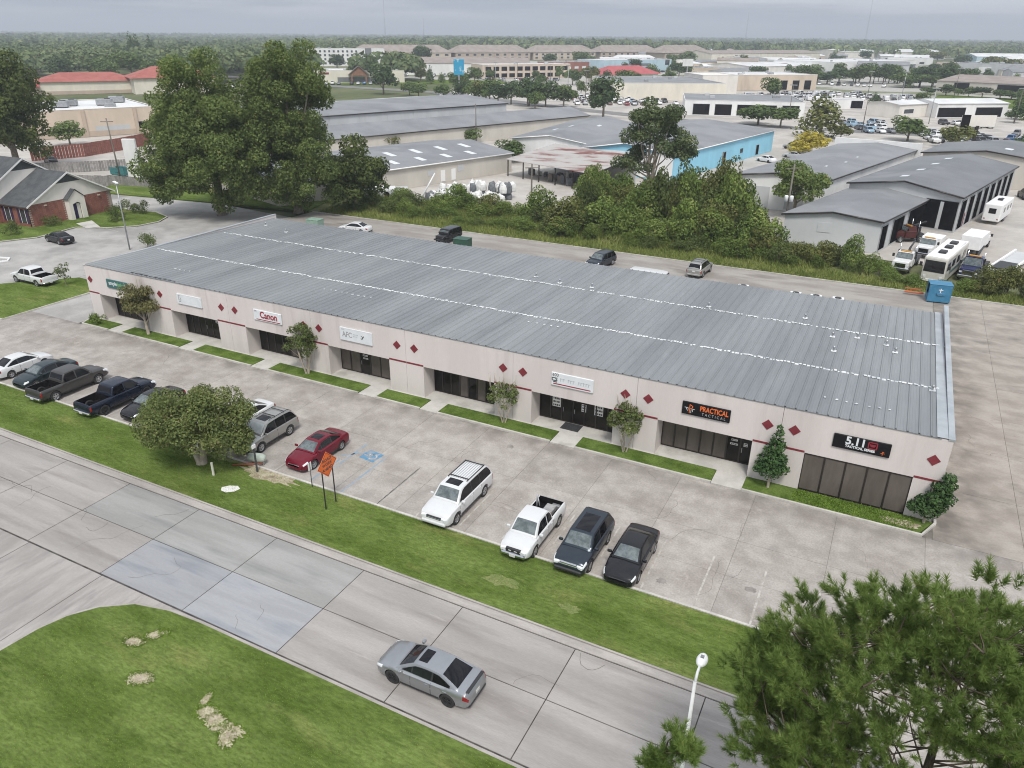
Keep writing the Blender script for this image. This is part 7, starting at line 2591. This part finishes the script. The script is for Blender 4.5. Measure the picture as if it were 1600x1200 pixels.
# the woods out to the skyline read as one mass
n = 17000
rr = np.exp(NR.uniform(np.log(480), np.log(9500), n))
aa = np.radians(NR.uniform(70, 160, n))
X, Y = rr * np.cos(aa), rr * np.sin(aa)
deg = np.degrees(aa)
keep = ~((rr < 640) & (deg < 124)) & ~((rr < 560) & (deg > 140)) & ~((rr < 1150) & (deg < 121) & (deg > 60)) & ~((rr < 1300) & (deg < 105) & (NR.random(n) < .6)) & ~((X > -560) & (X < -300) & (Y < 960) & (deg < 131))
X, Y, rr = X[keep], Y[keep], rr[keep]
VV, FF, base = [], [], 0
for near in (True, False):
    sel = (rr < 1150) if near else (rr >= 1150)
    xx, yy = X[sel], Y[sel]
    m = len(xx)
    hh = NR.uniform(9, 19, m) * (1 + .12 * np.sin(xx * .004 + yy * .003))
    k = 150 if near else 26
    cx = np.repeat(np.stack([xx, yy, hh * .58 - .4], 1), k, 0)
    sc = np.repeat(np.stack([hh * .55, hh * .55, hh * .44], 1), k, 0)
    d = unit(m * k)
    d[:, 2] = np.abs(d[:, 2]) - .25
    P = cx + d * sc * NR.uniform(.7, 1.0, (m * k, 1))
    V, F = cards(P, d + np.array([0, 0, .3]), 1.0, .8, .5)
    s_ = np.repeat(np.repeat(hh * (.17 if near else .42), k), 4)[:, None]
    P4 = np.repeat(P, 4, 0)
    VV.append(P4 + (V - P4) * s_)
    FF.append(F + base)
    base += len(P4)
V, F = np.concatenate(VV), np.concatenate(FF)
wood = link('far_forest', quads_mesh('far_forest', V, F, leaf_mat('forest_leaves', (0.030, 0.052, 0.024), (0.125, 0.145, 0.07), scale=.008)))
tag(wood, 'dense woods stretching to the skyline', None, None, 'stuff')

# ------------------------------------------------------------------ distant cars
M_objpaint = mat('distant_car_paint', (0.5, 0.5, 0.5), objcol=True, rough=.3, coat=.3, coord='obj')


def simple_car(kind):
    T = TYPES[kind]
    bd = Body(T['low'], T['gh'])
    mb = MB()
    mb.mi = 0
    bd.shell(mb)
    bd.cabin(mb)
    g = bd.gh
    mb.mi = 1
    for f in (bd.roof_patch(g['xb'] + .05, g['xa'] - .08, -.88, .88), bd.roof_patch(g['xd'] + .08, g['xc'] - .03, -.86, .86)):
        me = f.mesh('t', M_tint)
        for p in me.polygons:
            p.material_index = 1
        mb.bm.from_mesh(me)
        bpy.data.meshes.remove(me)
    for (a, b) in T['panes']:
        for sy in (1, -1):
            f = bd.side_pane(a, b, sy)
            if f:
                me = f.mesh('t', M_tint)
                for p in me.polygons:
                    p.material_index = 1
                mb.bm.from_mesh(me)
                bpy.data.meshes.remove(me)
    mb.mi = 2
    for x in (T['fx'], T['rx']):
        for sy in (1, -1):
            mb.lathe([(T['r'] * .9, -.12), (T['r'], -.1), (T['r'], .1), (T['r'] * .9, .12)], 'y', (x, sy * (bd.sec(x)[2] - .1), T['r']), 12)
    return mb.mesh('car_' + kind, [M_objpaint, M_tint, M_tyre], sharp=40)


SIMPLE = {k: simple_car(k) for k in ('sedan', 'suv', 'suburban', 'pickup', 'van')}
TONE = {'w': (.72, .72, .72), 's': (.38, .39, .40), 'g': (.16, .165, .17), 'k': (.02, .02, .022), 'r': (.25, .02, .03), 'b': (.04, .12, .28), 'l': (.24, .36, .46), 't': (.12, .07, .05), 'm': (.10, .02, .05), 'e': (.02, .14, .13)}
WORD = {'w': 'white', 's': 'silver', 'g': 'grey', 'k': 'black', 'r': 'red', 'b': 'blue', 'l': 'pale blue', 't': 'brown', 'm': 'maroon', 'e': 'teal'}
KW = {'sedan': 'car', 'suv': 'SUV', 'suburban': 'long SUV', 'pickup': 'pickup', 'van': 'van'}


def far_car(x, y, kind, tone, heading, place, z=-.29):
    o = link('distant_' + ('van' if kind == 'van' else 'pickup' if kind == 'pickup' else 'car'), SIMPLE[kind])
    o.location = (x, y, z)
    o.rotation_euler = (0, 0, math.radians(heading))
    o.color = (*TONE[tone], 1)
    tag(o, '%s %s parked %s' % (WORD[tone], KW[kind], place), KW[kind], 'cars parked ' + place)
    return o


def car_rows(origin, du, dv, nu, nv, place, head, tones, kinds='sssuupb', skip=.12, jit=.25):
    km = {'s': 'sedan', 'u': 'suv', 'p': 'pickup', 'b': 'suburban', 'v': 'van'}
    o, du, dv = Vector(origin), Vector(du), Vector(dv)
    for j in range(nv):
        for i in range(nu):
            if RN.random() < skip:
                continue
            p = o + du * i + dv * j + Vector((RN.uniform(-jit, jit), RN.uniform(-jit, jit)))
            far_car(p.x, p.y, km[RN.choice(kinds)], RN.choice(tones), head + RN.choice((0, 180)) + RN.uniform(-4, 4), place)


MIXT = 'wwwwssgggkkkrbt'
# salvage lot on the right, beyond the sheds
car_rows((5.5, 246), (2.9, 1.0), (-1.2, 6.6), 6, 4, 'in the crowded lot beyond the white parapet', 110, 'wwwsgkk')
car_rows((22, 246), (3.0, -.6), (1.4, 7.5), 6, 5, 'in the crowded lot beyond the furthest shed', 78, 'wwgkkkksbm')
car_rows((-12, 262), (2.9, 1.6), (-3.2, 7.5), 5, 4, 'in the lot behind the round tree', 118, 'wwsllgk', skip=.2)
car_rows((33, 285), (3.1, -.4), (1.2, 8), 6, 4, 'in the lot beside the open white garage', 82, 'wgkkrrmsw')
car_rows((12, 292), (3.0, 1.6), (-3.4, 8.5), 5, 2, 'before the open white garage', 118, 'wsgkk', skip=.2)
# vans and cars behind the service bays
car_rows((-70, 372), (3.0, 1.7), (-4, 10), 13, 3, 'in the lot of white vans', 118, 'wwwwwsgekb', 'svvpu', skip=.15, jit=.5)
car_rows((-28, 400), (3.4, 1.2), (-4, 12), 10, 2, 'at the far end of the lot of white vans', 108, 'wwwsgk', 'svvp', skip=.2, jit=.5)
# lot behind the warehouses, shop fronts
car_rows((-126, 306), (3.0, 1.6), (-4.5, 9.5), 10, 5, 'behind the street trees', 118, 'wwwsgkrlt', skip=.15)
car_rows((-300, 352), (2.9, 2.0), (-4, 8), 11, 1, 'before the cream gabled shop', 122, 'wwskgbr', skip=.1)
car_rows((-190, 300), (3.0, 1.5), (-5, 10), 6, 2, 'before the long lean-to', 118, 'wwsgk', skip=.25)
car_rows((-220, 575), (3.2, 4.2), (-7, 4), 12, 2, 'before the distant shops', 150, 'wwwsgkr', skip=.2)
car_rows((-150, 480), (3.2, 2.2), (-6, 10), 12, 3, 'beyond the red roof', 118, 'wwwsgkbl', skip=.2)
car_rows((10, 560), (3.6, -.6), (3, 14), 14, 2, 'far past the metal works', 90, 'wwwsgkbr', skip=.25, jit=.6)
car_rows((-60, 520), (3.6, -.4), (1, 12), 12, 1, 'in front of the green belt', 90, 'wwwwsgk', 'vvsp', skip=.2, jit=.5)
car_rows((-75, 610), (3.4, 3), (-6, 12), 10, 2, 'far beyond the green belt', 118, 'wwwsgkbr', skip=.2)
car_rows((-330, 285), (3, 5), (-6, 4), 5, 1, 'before the cream restaurant', 150, 'wwskg', skip=.2)
for (x, y, kd, tn, hd, pl_) in ((-180.5, 140.5, 'sedan', 'w', 155, 'behind the beige store'), (-174, 150.5, 'sedan', 'w', 160, 'by the red board fence end'), (-182, 147, 'van', 's', 155, 'by the store loading door'), (-155.5, 124, 'sedan', 'k', 165, 'in the yard before the red board fence'),
                                (-149, 127.5, 'sedan', 'w', 165, 'beside the black car before the red board fence'), (-166, 104.5, 'sedan', 'k', 160, 'against the red board fence'), (-142, 131, 'pickup', 'w', 165, 'in the yard under the big oak'), (-177, 112, 'sedan', 'w', 160, 'behind the dark oak'),
                                (-31.0, 149.5, 'suv', 's', 170, 'in the yard behind the thicket'), (-27.5, 158, 'suv', 'k', 175, 'close beside the broad grey warehouse'), (-26, 151.5, 'sedan', 'k', 165, 'next to the silver SUV behind the thicket'),
                                (-24.5, 196, 'sedan', 's', 170, 'beside the yellowing tree'), (-27, 212, 'suv', 's', 160, 'at the end of the blue building'), (-21.5, 178, 'pickup', 'k', 120, 'along the broad grey warehouse'), (-15.5, 216, 'sedan', 'k', 165, 'under the conical brownish tree'),
                                (-12, 219.5, 'sedan', 'g', 165, 'at the side of the conical brownish tree'), (-29, 186, 'sedan', 'w', 150, 'in the lane beside the blue wall')):
    far_car(x, y, kd, tn, hd, pl_)


car_rows((-112, 318), (3.0, 1.6), (-4, 9), 8, 2, 'along the cream warehouse', 118, 'wwwsgk', skip=.2)
car_rows((36, 320), (3.2, -.8), (2, 9), 8, 4, 'at the side of the open white garage', 80, 'wwsgkkrm', skip=.15, jit=.4)
car_rows((-58, 404), (3.2, 1.6), (-5, 11), 12, 2, 'deep in the lot of white vans', 118, 'wwwwsgk', 'svvpub', skip=.15, jit=.5)
car_rows((-120, 550), (3.3, 2.6), (-6, 11), 14, 3, 'in the far district beyond the red roof', 122, 'wwwsgkrb', skip=.2, jit=.5)
car_rows((-330, 440), (3.2, 1.9), (-5, 9), 14, 2, 'before the very long white warehouse', 118, 'wwwsgk', skip=.25, jit=.4)
car_rows((-240, 430), (3.2, 2.9), (-6, 8), 12, 2, 'before the two storey motel', 140, 'wwwsgkr', skip=.2, jit=.4)

# ------------------------------------------------------------------ trucks and trailers in the workshop yard
def wheelset(root, xs, w, r, tw=.28):
    tm, rm = wheel_meshes(r, tw, M_rim, 'truck%.2f' % r)
    for x in xs:
        for s in (1, -1):
            o = link('wheel', tm, root)
            o.location = (x, s * (w - tw / 2), r)
            o.rotation_euler = (0, 0, 0 if s > 0 else PI)
            link('rim', rm, o)


def motorhome(label, loc, head):
    t = thing('motorhome', label, 'motorhome', loc, math.radians(head))
    MB().box(-5.6, 5.4, -1.25, 1.25, .45, 3.35, bevel=.18, seg=2).build('body', mat('motorhome_cream', (0.55, 0.53, 0.47), (0.62, 0.60, 0.54), scale=1, rough=.35, coat=.6), t)
    MB().box(-5.45, 5.2, -1.15, 1.15, 3.352, 3.40, bevel=.02).build('roof', M_white, t)
    mb = MB()
    mb.slab_poly([(5.405, -1.1, 1.65), (5.405, 1.1, 1.65), (5.405, 1.05, 3.0), (5.405, -1.05, 3.0)], (.02, 0, 0))
    mb.build('windscreen', M_glass, t)
    MB().box(5.36, 5.46, -1.1, 1.1, .55, .8).build('front_bumper', M_white, t)
    for s in (1, -1):
        MB().box(5.38, 5.44, s * .85 - .15, s * .85 + .15, .95, 1.2).build('headlight', M_lamp, t)
        for (a, b) in ((3.6, 4.9), (1.2, 2.6), (-1.4, .1), (-4.4, -3.0)):
            MB().box(a, b, s * 1.262 - .012, s * 1.262 + .012, 1.9, 2.75).build('side_window', M_tint, t)
        MB().box(-5.0, 3.2, s * 1.262 - .011, s * 1.262 + .011, 1.15, 1.55).build('swoosh_stripe', mat('green_grey_stripe', (0.08, 0.12, 0.11), rough=.4), t)
        MB().obox((5.3, s * 1.5, 2.4), .12, .3, .5, bevel=.03).build('mirror', M_dark, t)
    for x in (2.6, -.4, -3.0):
        MB().box(x - .55, x + .55, -.42, .42, 3.401, 3.68, bevel=.08).build('roof_unit', M_dark, t)
    MB().tube([(-4.5, 1.0, 3.42), (2.5, 1.0, 3.42)], .07, 6).build('awning_tube', M_white, t)
    wheelset(t, (3.2, -2.9), 1.22, .46)


def travel_trailer(label, loc, head, L=8.0):
    t = thing('travel_trailer', label, 'trailer', loc, math.radians(head))
    MB().box(-L / 2, L / 2, -1.2, 1.2, .5, 3.1, bevel=.15, seg=2).build('body', M_white, t)
    MB().box(-L / 2 - .012, -L / 2 + .01, -.5, .5, 1.7, 2.5).build('rear_window', M_tint, t)
    for s in (1, -1):
        MB().box(-L / 2 - .014, -L / 2 + .01, s * .9 - .12, s * .9 + .12, .8, .95).build('tail_light', M_tail, t)
        for (a, b) in ((-2.5, -1.5), (0, 1.2), (2.4, 3.2)):
            MB().box(a, b, s * 1.21 - .012, s * 1.21 + .012, 1.7, 2.4).build('side_window', M_tint, t)
    MB().box(-.4, .4, -.35, .35, 3.102, 3.4, bevel=.06).build('roof_unit', M_dark, t)
    MB().box(1.6, 2.0, -.2, .2, 3.102, 3.2).build('roof_hatch', M_dark, t)
    MB().tube([(L / 2, .4, .5), (L / 2 + 1.2, 0, .5)], .05, 5).tube([(L / 2, -.4, .5), (L / 2 + 1.2, 0, .5)], .05, 5).build('tow_bar', M_dark, t)
    wheelset(t, (-.5, .35), 1.18, .36)


def tow_truck(label, loc, head, pm, cabh=2.3, L=7.2, box_=None, cream=False):
    t = thing('work_truck', label, 'truck', loc, math.radians(head))
    x1 = L / 2
    MB().box(x1 - 1.5, x1, -.95, .95, .62, 1.55, bevel=.15, seg=2).build('hood', pm, t)
    MB().box(x1 - 3.2, x1 - 1.501, -1.05, 1.05, .62, 1.6, bevel=.08).build('cab', pm, t)
    mb = MB()
    mb.slab_poly([(x1 - 3.15, -.98, 1.601), (x1 - 1.55, -.98, 1.601), (x1 - 1.95, -.88, cabh), (x1 - 3.05, -.88, cabh)], (0, .01, 0))
    mb.box(x1 - 3.1, x1 - 2.0, -.87, .87, cabh - .02, cabh + .06, bevel=.02)
    mb.slab_poly([(x1 - 3.15, .97, 1.601), (x1 - 1.55, .97, 1.601), (x1 - 1.95, .87, cabh), (x1 - 3.05, .87, cabh)], (0, .01, 0))
    mb.slab_poly([(x1 - 3.15, -.96, 1.601), (x1 - 3.15, .96, 1.601), (x1 - 3.05, .86, cabh), (x1 - 3.05, -.86, cabh)], (.01, 0, 0))
    mb.build('cab_roof', pm, t)
    mb = MB()
    mb.slab_poly([(x1 - 1.53, -.95, 1.602), (x1 - 1.53, .95, 1.602), (x1 - 1.93, .85, cabh - .03), (x1 - 1.93, -.85, cabh - .03)], (.012, 0, .008))
    mb.build('windscreen', M_screen, t)
    MB().box(x1 - .02, x1 + .06, -.6, .6, .8, 1.35, bevel=.02).build('grille', M_chrome, t)
    MB().box(x1 - .1, x1 + .2, -1.05, 1.05, .5, .78, bevel=.05).build('front_bumper', M_chrome, t)
    for s in (1, -1):
        MB().box(x1 - .06, x1 + .03, s * .8 - .14, s * .8 + .14, 1.0, 1.2).build('headlight', M_lamp, t)
        MB().obox((x1 - 1.7, s * 1.25, 1.85), .1, .28, .4, bevel=.03).build('mirror', M_dark, t)
    MB().obox((x1 - 2.4, 0, cabh + .12), .3, 1.3, .14, bevel=.04).build('light_bar', mat('amber_lens', (0.5, 0.25, 0.02), rough=.2), t)
    if box_:
        MB().box(-L / 2, x1 - 3.3, -1.2, 1.2, .9, box_, bevel=.06).build('box_body', M_white, t)
    else:
        MB().box(-L / 2, x1 - 3.3, -1.1, 1.1, .72, .98, bevel=.04).build('deck', M_dark, t)
        MB().tube([(x1 - 3.6, 0, .98), (-.8, 0, 2.3), (-L / 2 + .2, 0, 2.75)], [.16, .14, .1], 6).build('boom', M_dark, t)
        MB().box(x1 - 3.6, x1 - 3.35, -1.1, 1.1, .981, 2.2).build('headboard', M_dark, t)
        for s in (1, -1):
            MB().tube([(x1 - 3.35, s * .9, .9), (x1 - 3.35, s * .9, 3.0)], .06, 6).build('exhaust_stack', M_chrome, t)
    MB().box(-L / 2 + .2, x1 - .4, -.45, .45, .45, .619).build('chassis', M_dark, t)
    wheelset(t, (x1 - .95, -L / 2 + 1.2), 1.08, .45)


W_ = paint('truck_white', (0.72, 0.72, 0.71), 0, .35)
motorhome('cream motorhome facing the lane with dark roof units', (6.5, 102.6, -.28), -103)
tow_truck('white tow truck with a black deck beside the motorhome', (2.4, 104.6, -.28), -100, W_, 2.2)
tow_truck('navy tow truck with chrome stacks on the far side of the motorhome', (9.9, 105.3, -.28), -102, paint('truck_navy', (0.02, 0.025, 0.10), .3, .3), 2.5, 8.0)
tow_truck('white box van truck between the shed and the motorhome', (4.9, 113.2, -.28), -103, W_, 2.2, 6.0, box_=2.2)
tow_truck('white high sided trailer truck behind the motorhome', (10.6, 118.5, -.28), 76, W_, 2.2, 8.2, box_=2.7)
travel_trailer('white travel trailer with a dark rear window in the yard', (14.4, 141.8, -.28), 76, 9)
travel_trailer('long pale flat deck trailer seen at the edge of the yard', (13.2, 111.0, -.28), 72, 8) if False else None
t = thing('flatbed_trailer', 'long pale trailer bed with a dark cover at the edge of the yard', 'trailer', (14.4, 111.0, -.28), math.radians(72))
for s in (-1, 1):
    MB().box(-6, 6, s * 1.15 - .12, s * 1.15 + .12, .8, 1.1).build('side_rail', M_white, t)
MB().box(-5.5, -1.5, -1.0, 1.0, .82, 1.0).build('cover', M_dark, t)
MB().box(-6, 6, -1.0, 1.0, .7, .8).build('deck', M_shedw, t)
wheelset(t, (-2.5, -1.6), 1.1, .4)
far_car(15.2, 152, 'pickup', 'g', 75, 'beside the open bays in the workshop yard')
far_car(20.5, 165, 'suv', 'k', 100, 'under the furthest shed')
tow_truck('small dark red truck in the shade of the grey shed bay', (2.2, 119.8, -.28), -150, paint('truck_red', (0.07, 0.015, 0.012), .1, .5), 2.1, 3.6 + 1.4)
t = thing('billboard_frame', 'dark billboard frame on a post above the crowded lot', 'billboard', (14.5, 238, -.28), .5)
MB().box(-.35, .35, -.35, .35, 0, 5.6).build('post', M_frame, t)
MB().box(-4.5, 4.5, -.15, .15, 5.4, 8.2).build('panel', M_pale, t)
MB().box(-4.6, -2.4, -.3, -.151, 5.3, 8.3).build('hoarding', M_void, t)


# ------------------------------------------------------------------ the air: thin haze round camera and scene
HAZE = 0.00028
if HAZE:
    hz = MB().box(-14500, 14500, -14500, 14500, -2.5, 190).build('haze', None)
    hm = bpy.data.materials.new('air_haze')
    hm.use_nodes = True
    nt = hm.node_tree
    for n_ in list(nt.nodes):
        nt.nodes.remove(n_)
    out = nt.nodes.new('ShaderNodeOutputMaterial')
    pv = nt.nodes.new('ShaderNodeVolumePrincipled')
    pv.inputs['Color'].default_value = (0.80, 0.86, 0.95, 1)
    pv.inputs['Density'].default_value = HAZE
    nt.links.new(pv.outputs[0], out.inputs['Volume'])
    hz.data.materials.clear()
    hz.data.materials.append(hm)
    tag(hz, None, None, None, 'stuff')
